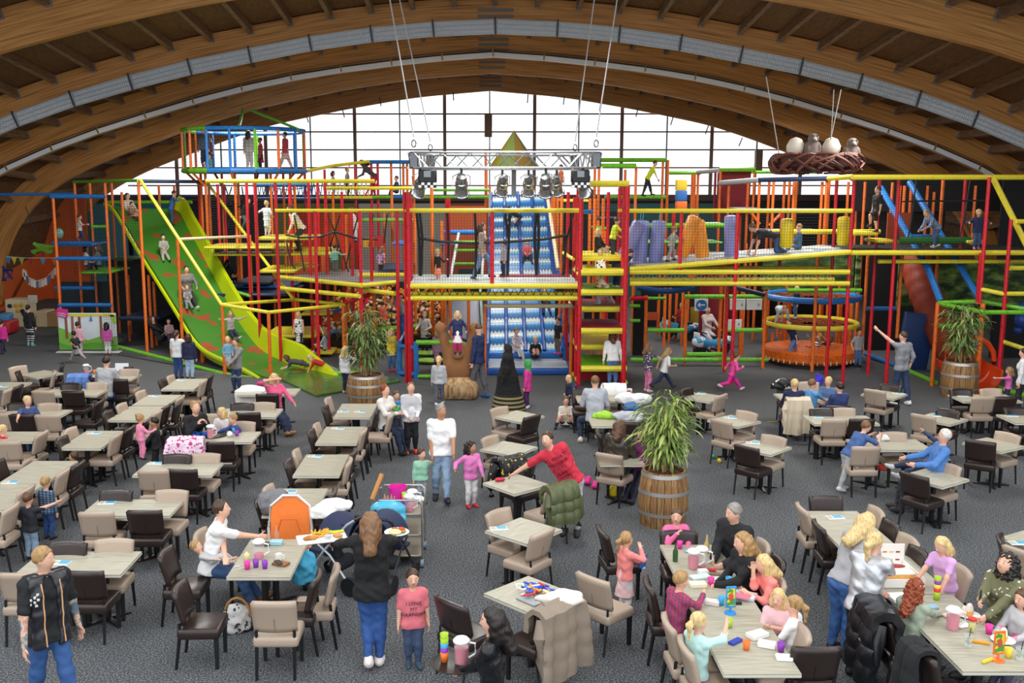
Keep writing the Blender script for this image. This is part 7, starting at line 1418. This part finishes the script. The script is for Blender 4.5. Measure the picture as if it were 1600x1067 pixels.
# carried tray and plate
p = PP['tray']['hands']['l']+Vector((-.14, .02, .05)); t = thing('food_tray', 'white oblong tray of fried snacks held out by the person in black', 'tray', p, .3)
MB().rbox((0, 0, .012), (.58, .30, .024), .01, n=1).build('board', M('F0EFEC', .35), t)
for k in range(26): MB().tube((R.uniform(-.1, .1), R.uniform(-.03, .13), .03), (R.uniform(-.12, .12), R.uniform(-.03, .13), R.uniform(.05, .1)), .008, 4).build('chip', M('E8B23A', .6), t, False)
for x, y, c_, n in ((-.15, -.02, 'B4762A', 'nugget'), (-.11, -.05, 'C08232', 'nugget'), (-.18, -.05, 'A86C24', 'nugget'), (.17, -.02, 'D9935A', 'sausage_roll'), (.19, -.07, 'CF8A50', 'sausage_roll')): MB().ball((x, y, .045), (.05, .03, .025), 8, 5).build(n, M(c_, .6), t)
MB().rbox((.17, .10, .04), (.22, .05, .02), .008, n=1).build('fork_wrapper', M('C6DA2E', .4), t); MB().lathe(prof_cup(.03, .045, .04), 12, Matrix.Translation((.06, -.07, .024))).build('sauce_cup', M('C9CCD0', .3), t)
plate(PP['tray']['hands']['r']+Vector((.0, .04, .05)), .15, 'white plate with rice and red vegetables held up by the person in black', ((-.02, -.03, .08, .03, 'E6D9A0', 'rice'), (.05, .05, .05, .03, 'C7482A', 'stew'), (-.03, .07, .04, .025, 'B55A2A', 'stew'), (.08, .0, .03, .02, '9A8A3A', 'salad')))
# drinks tray at the bottom edge
p = PP['tray2']['hands']['l']+Vector((-.03, .06, .05)); tray(0, 0, .23, 'round dark tray with jug and stacked cups carried at the bottom edge', p=p); jug(0, 0, 'full jug of pink drink on the carried dark tray', .75, p=p+Vector((.06, .0, .012))); stack(0, 0, ('orange', 'purple', 'blue', 'lime', 'lime'), 'on the carried dark tray', p=p+Vector((-.1, .02, .012)))
# dad table cloth etc
bx(781, 752, (.17, .07, .06), 'C51F38', 'red_case', 'small red glasses case on the table being wiped', 'case', rz=.2, r=.025)
laptop_t = bx(840, 934, (.42, .30, .02), '9C9FA3', 'tablet', 'grey tablet computer under a heap of sweets on the diamond table', 'tablet', rz=.75)
for k in range(26):
    u, v = 840+R.uniform(-24, 24), 922+R.uniform(-9, 9); p = G(u, v, TZ+.022+R.uniform(0, .04)); a_ = R.uniform(0, PI)
    single(MB().rbox((0, 0, .012), (.12, .035, .024), .01, Matrix.Translation(p) @ rotz(a_) @ Matrix.Rotation(R.uniform(-.3, .3), 4, 'X'), n=1), 'sweet_bar', M(('2746B8', 'E8D8C0', '2F55CF', 'D8A02A', 'C9382E')[k % 5], .35), 'small wrapped sweet bar in the heap on the grey tablet', 'sweet', 'wrapped sweets heaped on the tablet')
# trolley
a, b = G(652, 886), G(668, 857); x1 = (a.x+b.x)/2+.02; y0, y1 = a.y, max(b.y, a.y+.62); t = thing('serving_trolley', 'steel serving trolley with three shelves behind the person carrying trays', 'trolley', (x1-.33, (y0+y1)/2, 0)); wx, wy = .66, y1-y0; ST = M('B9B9B8', .25, .85)
for sy in (-1, 1): MB().path([(-wx/2, sy*wy/2, .12), (-wx/2, sy*wy/2, .95), (-wx/2+.05, sy*wy/2, 1.0), (wx/2-.05, sy*wy/2, 1.0), (wx/2, sy*wy/2, .95), (wx/2, sy*wy/2, .12)], .015, 8).build('tube_frame', ST, t)
for z in (.16, .47, .78): MB().rbox((0, 0, z), (wx-.02, wy-.02, .03), .01, n=1).build('shelf', M('9E9686', .35, .4), t)
for sx in (-1, 1):
    for sy in (-1, 1): MB().lathe([(.01, -.02), (.06, -.02), (.06, .02), (.01, .02)], 14, Matrix.Translation((sx*wx/2, sy*wy/2, .06)) @ Matrix.Rotation(PI/2, 4, 'Y')).build('caster', M('7B8FA3', .4), t)
o_ = Vector((x1-.33, (y0+y1)/2, .795)); single(MB().lathe([(.01, 0), (.11, 0), (.14, .24), (.135, .24), (.106, .01), (.01, .01)], 18, Matrix.Translation(o_+Vector((-.06, wy*.25, 0)))), 'ice_bucket', M('DF2FA6', .3), 'magenta plastic bucket on the top shelf of the trolley', 'bucket'); stack(0, 0, ('purple', 'orange', 'lime'), 'on the trolley', p=o_+Vector((.05, wy*.05, 0))); jug(0, 0, 'nearly empty clear jug on the trolley', .18, p=o_+Vector((.17, .0, 0))); jug(0, 0, 'clear jug with pink rest at the front of the trolley', .3, p=o_+Vector((.14, -wy*.3, 0)))
for k in range(3): plate(o_+Vector((.2, wy*.3, .012*k)), .13, ('lowest', 'middle', 'topmost')[k]+' white plate stacked at the back of the trolley')
for k, (x, y) in enumerate(((-.24, .06), (-.19, -.02), (-.14, .05), (-.09, -.05))): single(MB().lathe([(.01, 0), (.022, 0), (.024, .09), (.01, .13), (.009, .16), (.001, .16)], 10, Matrix.Translation(o_+Vector((x, y, 0)))), 'small_bottle', M('C98F8C', .2), ('first', 'second', 'third', 'fourth')[k]+' of four small drink bottles on the left of the trolley', 'bottle', 'small bottles on the trolley')
v_, f_ = surf([('e', V(0, 0, .02), AX, (.26, .13, .14), .05), ('c', V(-.2, -.05, -.1), V(.2, -.05, -.1), .06, .07, .05)], .02); o = link('blue_bag', np_mesh('blue_bag', v_, f_, [M('4DB2D3', .25, kind='cloth', sc=6.)])); o.location = o_+Vector((-.15, -wy*.5, .05)); tag(o, 'sky blue plastic bag hanging over the front of the trolley', 'bag')
single(MB().tube(o_+Vector((-.42, .0, .1)), o_+Vector((-.28, .12, .45)), .035, 8), 'umbrella_roll', M('C58A4A', .5), 'brown roll sticking up left of the trolley', 'umbrella')
# strollers
def stroller(p, rz, fab, frame_c, label, kind=0):
    t = thing('stroller', label, 'stroller', p, rz); fm_ = M(frame_c, .35, .4); F = M(fab, .75, kind='cloth', sc=5.)
    for x in (-.24, .24):
        MB().path([(x, .42, .12), (x, .1, .55), (x, -.3, .98), (x, -.42, 1.06)], .017, 7).build('side_bar', fm_, t); MB().path([(x, -.34, .12), (x, .0, .5), (x, .2, .62)], .015, 6).build('leg', fm_, t)
    MB().tube((-.24, -.42, 1.06), (.24, -.42, 1.06), .02, 8).build('handlebar', BLK, t)
    for x in (-.27, .27):
        for y, r_ in ((.42, .09), (-.34, .13)): MB().lathe([(.02, -.02), (r_, -.025), (r_, .025), (.02, .02)], 16, Matrix.Translation((x, y, r_)) @ Matrix.Rotation(PI/2, 4, 'Y')).build('wheel', BLK, t)
    MB().grid(lambda i, j: Vector(((i-.5)*.42*(1-.15*abs(j-.5)), -.22+.62*(1-j) if j < .5 else -.22+.31+(-.55)*(j-.5)*1.1, .45+.02*math.cos(i*PI) if j < .5 else .45+(j-.5)*1.0)), 6, 10, thick=.04).build('seat', F, t)
    MB().grid(lambda i, j: Vector((.26*math.cos(PI*i), -.22+.40*math.sin(-.25+2.0*j), .62+.36*math.sin(PI*i)*math.cos(1.45*j-.55)+.05)), 12, 8, thick=.02).build('hood', F, t)
    v_, f_ = surf([('c', V(-.13, -.02, .32), V(.13, -.02, .32), .1, .1, .05), ('c', V(0, .1, .45), V(0, .2, .52), .1, .08, .05)], .025); link('basket', np_mesh('basket', v_, f_, [M('23252A', .8)]), t); return t
def orange(p):
    t = thing('stroller', 'stroller with high orange back panel and pale frame before the baby table', 'stroller', p, 0); F = M('F58233', .7, kind='cloth', sc=5.)
    MB().grid(lambda i, j: Vector((-.27+.54*i, .10*j+.03*math.sin(i*PI), .45+.62*j+(.10*math.sin(i*PI))*j)), 10, 10, thick=.05).build('back_panel', F, t)
    MB().path([(-.28, 0, .42), (-.3, .05, .75), (-.27, .1, 1.05), (-.1, .12, 1.19), (.1, .12, 1.19), (.27, .1, 1.05), (.3, .05, .75), (.28, 0, .42)], .02, 7).build('pale_frame', M('DEDEDC', .35, .2), t)
    MB().path([(-.16, -.04, .72), (-.1, -.03, .9), (.1, -.03, .9), (.16, -.04, .72)], .012, 5).build('seam_piping', M('D8661F', .7), t); single(MB().lathe([(.01, 0), (.035, 0), (.035, .17), (.012, .22), (.012, .26), (.005, .26)], 12, Matrix.Translation(p+Vector((-.16, -.1, .56)))), 'water_bottle', M('F0B79A', .15, kind='clear', a=.6), 'clear water bottle tucked on the orange panel', 'bottle')
    for x in (-.26, .26):
        MB().path([(x, 0, .45), (x, -.32, .12)], .018, 6).build('leg', M('C9CACC', .3, .6), t); MB().path([(x, .05, .5), (x, .36, .12)], .018, 6).build('leg', M('C9CACC', .3, .6), t)
        for y, r_ in ((.36, .12), (-.32, .09)): MB().lathe([(.02, -.02), (r_, -.025), (r_, .025), (.02, .02)], 16, Matrix.Translation((x, y, r_)) @ Matrix.Rotation(PI/2, 4, 'Y')).build('wheel', BLK, t)
    MB().rbox((0, .18, .42), (.46, .36, .1), .04).build('seat', M('2A2B30', .8), t)
q = G(452, 850, .55); orange(Vector((q.x, q.y+.05, 0)))
q = G(541, 832, .8); stroller(Vector((q.x-.1, q.y+.15, 0)), math.radians(60), '262E4C', 'D8DADC', 'navy stroller with white cloth over its hood beside the orange one'); q = G(600, 840, .7); stroller(Vector((q.x+.0, q.y+.15, 0)), math.radians(-20), '25304E', '3A3B40', 'navy stroller with raised hood beside the serving trolley')
def heap(u, v, z, rs, c_, name, label, cat, n=6, seed=1, **k):
    rr = np.random.RandomState(seed); p = G(u, v, z); pr = [('e', V(rr.uniform(-.5, .5)*rs[0], rr.uniform(-.5, .5)*rs[1], rr.uniform(.2, .8)*rs[2]), AX, (rs[0]*rr.uniform(.5, .8), rs[1]*rr.uniform(.5, .8), rs[2]*rr.uniform(.4, .7)), .06) for _ in range(n)]
    v_, f_ = surf(pr, .018, [(V(0, 0, 0), V(0, 0, -1))]); v_ = wrinkle(v_, f_, .016, 22., seed); v_[:, 2] = np.maximum(v_[:, 2], 0); o = link(name, np_mesh(name, v_, f_, [c_ if not isinstance(c_, str) else M(c_, .8, kind='cloth', **k)])); o.location = p; return tag(o, label, cat)
heap(515, 806, .93, (.26, .2, .2), 'ECEBE6', 'white_cloth', 'white fleece lying on the hood of the navy stroller', 'clothing', 7, 3); heap(426, 803, .74, (.2, .17, .3), '77787C', 'grey_fur_jacket', 'grey furry jacket over a chair left of the orange stroller', 'clothing', 7, 4, sc=22.)
heap(372, 983, 0, (.2, .15, .3), M('C9C6C2', .8, kind='spots', c2='3A3A44', sc=14.), 'shoulder_bag', 'patterned shoulder bag with tan handles on the carpet below the baby table', 'bag', 5, 5); heap(333, 990, 0, (.16, .12, .2), '6CC9AE', 'mint_cloth', 'mint cloth bundle on the carpet beside the patterned bag', 'clothing', 5, 6); heap(474, 905, .2, (.16, .2, .4), '48A9CE', 'blue_bag', 'bright blue bag hanging at the right of the baby table', 'bag', 5, 7)
bo = [o for o in COL.objects if o.name.startswith('shoulder_bag')][0]; MB().path([(.16*math.cos(i*PI/8), 0, .17+.24*math.sin(i*PI/8)) for i in range(9)], .016, 6).build('handle', M('A8743A', .6), bo)
# coats over chairs
def chair_at(u, v):
    p = G(u, v, .9); return min(CHS, key=lambda c_: ((c_[1]-Vector((math.cos(c_[2]), math.sin(c_[2]), 0))*.285)-Vector((p.x, p.y, 0))).length)
def drape(u, v, mat, label, ln=.55, wd=.62, puff=.03, front=.25, sleeves=True, seed=0):
    c_ = chair_at(u, v); o, a = c_[1], c_[2]; t = thing('draped_coat', label, 'coat', (o.x, o.y, 0), a-PI/2); rr = random.Random(seed); ph = [rr.uniform(0, 6) for _ in range(6)]
    def fn(i, j):
        s_ = j*(front+ln); x = (i-.5)*wd*(1+.25*max(0, (s_-front)/ln)); fold = .03*math.sin(i*13+ph[0])+.02*math.sin(i*23+ph[1]+j*3)
        if s_ < front-.06: y, z = -.17, .93-(front-s_)*.9
        elif s_ < front+.06: q = (s_-front)/.06; y, z = -.265-.085*q, .945-.02*q*q
        else: y, z = -.36-.05*(s_-front)/ln, .925-(s_-front-.06)
        k = max(0, (s_-front)/ln); return Vector((x, y-fold*(.3+k)-puff*.5*abs(math.sin(j*16)), z+.02*math.sin(i*7+ph[2])*k))
    b_ = MB().grid(fn, 28, 22, thick=.03+puff).build('coat_body', mat, t)
    if sleeves:
        for sg in (-1, 1): MB().path([(sg*wd*.42, -.34, .88), (sg*wd*.55, -.38, .72), (sg*wd*.57, -.42, .5), (sg*wd*.5, -.43, .32)], [.07, .075, .07, .05], 10).build('sleeve', mat, t)
    MB().path([(x*wd*.25, -.28+.03*abs(x), .965) for x in (-1, -.5, 0, .5, 1)], .035+puff*.5, 8).build('collar', mat, t); return t
drape(292, 690, M('EBD6E4', .8, kind='spots', c2='C2307F', sc=24., t=.56), 'white coat with pink and black heart print over a chair', .30, .6, .02, sleeves=False, seed=1)
drape(874, 766, M('59603E', .5, kind='cloth', sc=6.), 'olive quilted jacket hung over a chair back', .55, .56, .05, seed=2); drape(868, 953, M('8D7F70', .75, kind='cloth', sc=7.), 'taupe parka hanging to the floor over a chair', .78, .66, .03, seed=3); heap(872, 940, .93, (.25, .12, .07), 'D8CFC6', 'fur_collar', 'fluffy cream fur collar on top of the taupe parka', 'fur', 7, 9, sc=24.)
drape(1246, 626, M('DCCDB2', .75, kind='cloth', sc=7.), 'cream coat with long sleeve hanging over a chair at the four boys table', .78, .5, .02, seed=4); drape(1372, 960, M('191A1E', .3, kind='cloth', sc=5.), 'glossy black puffer coat over a chair at the cake table', .72, .55, .07, seed=5); drape(1434, 1018, M('1E1F22', .9, kind='cloth'), 'black scarf hanging over a chair at the cake table', .6, .34, .02, sleeves=False, seed=6)
drape(124, 590, M('5D83C4', .7, kind='cloth', sc=6.), 'blue lettered jacket over a chair beside the laptop person', .35, .5, .02, seed=7); drape(797, 721, M('22232A', .6, kind='spots', c2='D9C83A', sc=16., t=.66), 'black and yellow patterned jacket over the chair behind the wiped table', .4, .55, .03, seed=8); drape(958, 605, M('EDEDEC', .7, kind='cloth', sc=6.), 'white jacket over the chair beside the grey sweater person', .4, .5, .03, seed=11)
p = G(393, 611, TZ); single(MB().grid(lambda i, j: Vector((p.x-.3+.62*i+.02*math.sin(j*9), p.y-.25+.55*(1-min(j*2, 1))-.02*max(0, j-.5)*math.sin(i*17)*2, p.z+.03-.55*max(0, j-.5)*2+.03*math.sin(i*5)*(j < .5))), 14, 16, thick=.03), 'white_blanket', M('E9E7E2', .85, kind='cloth', sc=7.), 'white blanket over the pink cardigan table', 'blanket'); heap(406, 603, TZ, (.1, .07, .09), 'D8407E', 'pink_bag', 'small pink bag on the white blanket', 'bag', 4, 12)
heap(991, 629, TZ, (.36, .2, .16), 'EDEDED', 'white_jacket', 'white jacket heaped on the grey sweater table', 'clothing', 7, 13); heap(984, 641, TZ-.05, (.25, .1, .12), '3E6AA5', 'blue_garment', 'blue garment hanging from the heap of white jackets', 'clothing', 4, 14); heap(985, 655, TZ, (.36, .16, .12), 'B3B8C4', 'grey_jacket', 'pale grey jacket lying on the lime bag table', 'clothing', 6, 15); heap(949, 652, TZ, (.27, .14, .1), '9ED13A', 'lime_bag', 'lime green bag on the table before the leather jacket', 'bag', 6, 16); heap(945, 668, TZ-.25, (.25, .12, .28), 'D5D8DC', 'white_coat', 'white coat hanging from the near edge of the lime bag table', 'clothing', 6, 17)
t_ = tray(979, 616, .2, 'dark tray with red and white packs on the grey sweater table'); bx(980, 614, (.16, .12, .05), 'B02638', 'snack_pack', 'red snack pack on the dark tray', 'packet', z=TZ+.012); bx(984, 612, (.1, .1, .07), 'EFEFEF', 'snack_box', 'white snack box on the dark tray', 'box', z=TZ+.012); bx(925, 613, (.3, .16, .03), 'B9823E', 'bread_board', 'brown board at the left of the grey sweater table', 'board')
heap(903, 668, 0, (.14, .1, .26), '1B1C20', 'black_rucksack', 'black rucksack on the carpet beside the kneeling child', 'bag', 5, 18); heap(961, 775, 0, (.14, .1, .16), 'E8D322', 'yellow_bag', 'yellow bag on the carpet under the leather jacket chair', 'bag', 4, 19)
for i, (u, v) in enumerate(((918, 757), (931, 762))): heap(u, v, 0, (.06, .12, .1), 'E0308A', 'pink_shoe', 'magenta child shoe on the carpet, the '+('left' if i == 0 else 'right')+' of two', 'shoe', 4, 20+i)
heap(1222, 608, TZ, (.26, .16, .2), M('1B1C20', .5, kind='spots', c2='E6E6E6', sc=7., t=.62), 'patterned_bag', 'black and white bag on the four boys table', 'bag', 6, 22); heap(1279, 602, TZ, (.08, .06, .22), '3A2FC0', 'purple_pouch', 'blue violet pouch between the four boys', 'bag', 4, 23)
heap(1377, 688, TZ, (.12, .1, .08), 'E6E6E6', 'paper_bag', 'white paper bag in front of the leaning boy', 'bag', 4, 24); heap(1377, 735, .3, (.09, .1, .08), 'C23A2A', 'red_shoe', 'red shoe under the grandfather table', 'shoe', 4, 25)
heap(1069, 718, .72, (.06, .1, .3), 'E9E9E7', 'white_towel', 'white cloth hanging behind the large barrel', 'cloth', 4, 26)
bq = PP['ballboy']; single(MB().ball(bq['base']+Vector((.05, -.32, .86)), .12, 14, 10), 'toy_ball', M('3A8A4A', .35, kind='spots', c2='D8702A', sc=9.), 'green and orange ball held by the small boy in blue', 'ball')
cs = G(628, 640, TZ); single(MB().lathe([(.01, 0), (.05, 0), (.05, .01), (.015, .02), (.012, .14), (.02, .15), (.001, .16)], 12, Matrix.Translation(cs)), 'table_candle', M('EDEAE2', .4), 'slim white candle at the right end of the left palm table', 'candle')
# party table
def bottle(u, v, c_, label): single(MB().lathe([(.01, 0), (.032, 0), (.034, .13), (.014, .18), (.013, .24), (.001, .24)], 12, Matrix.Translation(G(u, v, TZ))), 'glass_bottle', M(c_, .12), label, 'bottle')
bottle(1055, 877, '2F5A2E', 'green glass bottle at the left of the party table'); bottle(1104, 864, 'C9B070', 'pale bottle with gold neck at the right of the party table')
jug(1083, 888, 'big jug of pink drink in the middle of the party table', .72); jug(1096, 884, 'clear empty jug behind the pink one on the party table', .05)
for u, v, c_, l in ((1062, 857, 'pink', 'magenta cup before the girl in pink'), (1110.5, 915, 'pink', 'pink cup left of a blue one on the party table'), (1138.5, 914, 'blue', 'blue cup right of a pink one on the party table'), (1127, 945, 'blue', 'blue cup beside the blue card stand'), (1139, 980, 'lime', 'lime cup alone near the card stand'), (1166, 1015, 'orange', 'orange cup near the end of the party table'), (1220, 1018, 'purple', 'purple cup at the near right corner of the party table')): cup(u, v, c_, l)
def stand(u, v, c_, label, rz=0.):
    t = thing('card_stand', label, 'card stand', G(u, v, TZ), rz); MB().lathe([(.01, 0), (.065, 0), (.06, .012), (.015, .02), (.012, .07), (.01, .07)], 14).build('foot', M(c_, .3), t); MB().rbox((0, 0, .19), (.12, .016, .25), .006, n=1).build('frame', M(c_, .3), t); MB().box((0, -.009, .19), (.09, .003, .2)).build('card', M('E6C93A', .5, kind='spots', c2='3F9A3A', sc=18., t=.5), t); MB().ball((0, -.011, .19), (.028, .003, .05), 10, 5).build('printed_blob', M('C9503A', .5), t)
stand(1141, 958, '2F8FD8', 'blue framed card stand in the middle of the party table', .15); stand(1559, 1032, 'F0702A', 'orange framed card stand on the near cake table', .1)
bx(1163, 933, (.26, .2, .04), 'C9D0D0', 'board_game', 'colourful flat game box at the right of the party table', 'box', rz=-.5); bx(1158, 931, (.2, .14, .006), 'D8728A', 'game_card', 'pink printed card on the game box', 'card', z=TZ+.042, rz=-.5); bx(1152, 944, (.1, .035, .03), '1B1B1E', 'marker', 'black marker beside the game box', 'pen')
for u, v, sz, c_, rz, n, l, cat in ((1183, 995, (.22, .13, .05), 'EEEDEA', .5, 'snack_carton', 'white open snack carton farther from the purple cup', 'carton'), (1198, 1010, (.18, .11, .05), 'F0EFEC', -.4, 'snack_carton', 'white snack carton with crumbs in the middle near end', 'carton'), (1225, 1030, (.16, .1, .04), 'EFEEEB', -.1, 'snack_carton', 'white snack carton at the near right corner', 'carton'), (1149, 1004, (.17, .07, .03), '2A3FA8', .7, 'snack_wrapper', 'blue and orange snack wrapper before the lime cup', 'wrapper'), (1113, 944, (.16, .1, .05), 'E6DCD8', -.4, 'paper_wrapper', 'crumpled white and red wrapper before the checked boy', 'wrapper'), (1094, 903, (.24, .12, .03), 'CFE0E2', .3, 'paper_sheet', 'pale blue paper under sweets on the party table', 'paper'), (1098, 897, (.12, .08, .06), 'E9E4E2', .2, 'sweet_bag', 'white sweet bag on the pale blue paper', 'packet'), (1111, 892, (.12, .05, .03), 'C32C3A', -.3, 'sweet_packet', 'red and blue sweet packet behind the white one', 'packet'), (1122, 898, (.2, .06, .02), '8A6A5E', -.2, 'brown_pencil_case', 'brown case right of the sweets', 'case'), (1123, 905, (.2, .1, .02), 'E2E0DE', .2, 'paper_plate', 'white paper plate behind the pink cup', 'plate'), (1090, 916, (.2, .12, .05), 'E8E2C8', .1, 'chips_bag', 'open pale snack bag before the checked boy', 'packet'), (1083, 862, (.22, .06, .02), '8FBFD8', .1, 'streamer', 'blue paper streamer at the far end of the party table', 'streamer'), (1092, 863, (.1, .04, .04), '2F7A4A', -.2, 'green_packet', 'green packet at the far end of the party table', 'packet')): bx(u, v, sz, c_, n, l, cat, rz=rz)
single(MB().tube(PP['snack']['hands']['l']+Vector((.03, .0, -.08)), PP['snack']['hands']['l']+Vector((.05, .02, .10)), .05, 8), 'snack_bag', M('2F66B8', .4, kind='spots', c2='E9E9E9', sc=9.), 'blue and white snack bag held by the girl in coral', 'packet')
# cake table
p = G(1396, 908, TZ); t = thing('cake_box', 'white open cake box with printed lid standing on the cake table', 'box', p, 0)
MB().rbox((0.02, .1, .02), (.52, .62, .04), .006, n=1).build('tray', M('F1EFEA', .5), t)
for c_, s_ in (((-.24, .1, .06), (.012, .62, .1)), ((.28, .1, .06), (.012, .62, .1)), ((.02, -.21, .06), (.52, .012, .1))): MB().box(c_, s_).build('box_side', M('F3F2EE', .5), t, False)
MB().box((.02, .42, .16), (.54, .014, .30)).build('lid', M('F3F2EE', .5), t, False)
for i in range(6):
    for j in range(2): MB().box((-.19+i*.08, .411, .11+j*.1), (.05, .004, .018)).build('printed_swatch', M(('D9A2A0', 'C9B06A', 'B0413A', 'C98A4A', 'D6C9A0', '9A3A44')[i], .6), t, False)
MB().rbox((.02, .02, .085), (.40, .30, .09), .02, n=2).build('cake', M('EBB05A', .7, kind='cloth', sc=30.), t); MB().rbox((.02, .02, .135), (.40, .30, .025), .012, n=1).build('icing', M('F3E6DC', .6, kind='cloth', sc=26.), t); MB().ball((.05, .1, .15), (.13, .06, .02), 10, 5).build('red_topping', M('9A1F2A', .5), t)
bx(1409, 936, (.3, .22, .04), 'F0EFEC', 'napkin_box', 'flat white box lid before the auburn haired girl', 'box', rz=.1)
jug(1488, 983, 'jug of pink drink with white lid on the cake table', .72); stack(1463, 937, ('lime', 'red', 'yellow', 'purple', 'lime'), 'on the cake table')
def cake_plate(u, v, l): plate(G(u, v, TZ), .12, l, ((0, 0, .05, .05, 'E8AE5C', 'cake_slice'), (.0, .0, .045, .085, 'F4E9DC', 'cream'), (-.04, .03, .03, .06, 'F4E9DC', 'cream')))
cake_plate(1514, 963, 'white plate with cream cake right of the jug'); cake_plate(1567, 1002, 'white plate with cream cake beside the magenta cup')
cup(1545, 990, 'pink', 'magenta cup on the right of the cake table'); cup(1575, 1027, 'yellow', 'yellow cup behind the orange card stand'); tb = bx(1518, 988, (.075, .075, .14), 'C9C88A', 'sauce_tub', 'paper tub with red lid on the cake table', 'tub', r=.03); MB().lathe([(.01, .14), (.045, .14), (.045, .16), (.01, .16)], 14).build('lid', M('D02A30', .4), tb)
def mint(u, v, l):
    t = thing('drinking_glass', l, 'glass', G(u, v, TZ)); MB().lathe(prof_cup(.036, .044, .13), 14).build('tumbler', M('E6EEE6', .08, kind='clear', a=.3), t); o = MB()
    for k in range(12): o.ball((R.uniform(-.022, .022), R.uniform(-.022, .022), R.uniform(.02, .1)), (.014, .012, .008), 6, 4)
    o.build('mint_leaves', M('3F6A2A', .6), t)['kind'] = 'stuff'; MB().tube((0, 0, .02), (.02, .0, .2), .004, 5).build('straw', BLK, t)
mint(1512, 1010, 'glass of mint leaves near the orange card stand'); mint(1593, 1031, 'glass of mint leaves at the right edge of the cake table')
bx(1487, 963, (.2, .12, .025), 'D9C3B8', 'pastry_plate', 'pink sprinkled pastry plate behind the jug', 'plate', rz=.4); bx(1505, 978, (.16, .1, .015), 'F1F0EE', 'paper_napkin', 'white napkin under the paper tub', 'napkin', rz=.3); bx(1530, 1005, (.2, .03, .03), 'E9A22A', 'party_horn', 'yellow and orange party horn behind the orange stand', 'toy', rz=-.4); bx(1543, 1034, (.16, .03, .03), 'E6C52A', 'party_blower', 'yellow and black party blower left of the orange stand', 'toy', rz=.5); bx(1455, 950, (.14, .1, .03), '8FB9CC', 'blue_napkin', 'pale blue crumpled napkin before the cup stack', 'napkin', rz=.2)
hnd = PP['phone']['hands']['r']; single(MB().rbox((0, 0, 0), (.075, .012, .15), .006, Matrix.Translation(hnd+Vector((-.03, -.05, .06))) @ rotz(.9), n=1), 'mobile_phone', M('1A1B1E', .25), 'black phone held up by the person in olive sequins', 'phone')
# lettering on clothes, wrapped onto the garment
from mathutils.bvhtree import BVHTree
def shirt_text(P, lines, size, mat, up=.62, back=False, gap=1.05):
    top = [c_ for c_ in P['root'].children if c_.name.split('.')[0] in ('vest', 'top')]; top = top[-1]; bv = BVHTree.FromPolygons([v_.co for v_ in top.data.vertices], [tuple(p_.vertices) for p_ in top.data.polygons])
    fw, rt, sp = (Vector(P[k]) for k in ('fw', 'rt', 'spine')); sg = -1 if back else 1
    for k, s in enumerate(lines):
        cu = bpy.data.curves.new('lettering', 'FONT'); cu.body = s; cu.size = size; cu.align_x = 'CENTER'; cu.align_y = 'CENTER'; cu.resolution_u = 2; o = bpy.data.objects.new('l', cu); COL.objects.link(o); dg = bpy.context.evaluated_depsgraph_get(); dg.update(); me = bpy.data.meshes.new_from_object(o.evaluated_get(dg)); bpy.data.objects.remove(o)
        import bmesh
        bm = bmesh.new(); bm.from_mesh(me); bmesh.ops.triangulate(bm, faces=bm.faces[:]); bmesh.ops.subdivide_edges(bm, edges=[e for e in bm.edges if e.calc_length() > size*.25], cuts=1, use_grid_fill=False); bm.to_mesh(me); bm.free(); c0 = Vector(P['pel'])+sp*P['L']*up-sp*(k*size*gap)
        for v_ in me.vertices:
            q = c0-rt*v_.co.x*sg+sp*v_.co.y+fw*sg*.6; h_ = bv.ray_cast(q, -fw*sg); v_.co = (h_[0] if h_[0] else q-fw*sg*.45)+fw*sg*.006
        me.materials.clear(); me.materials.append(mat); link('lettering', me, top)
shirt_text(PP['pinkboy'], ['I LOVE', 'MY', 'GRANDPA'], .062, M('5A3048', .7), .66); shirt_text(PP['red'], ['DO WHAT', 'YOU LIKE', 'EVERY', 'DAY', 'STEPS'], .085, M('3A1A22', .7), .80)
shirt_text(PP['blue'], ['Skate'], .13, M('E8A03A', .7), .62)
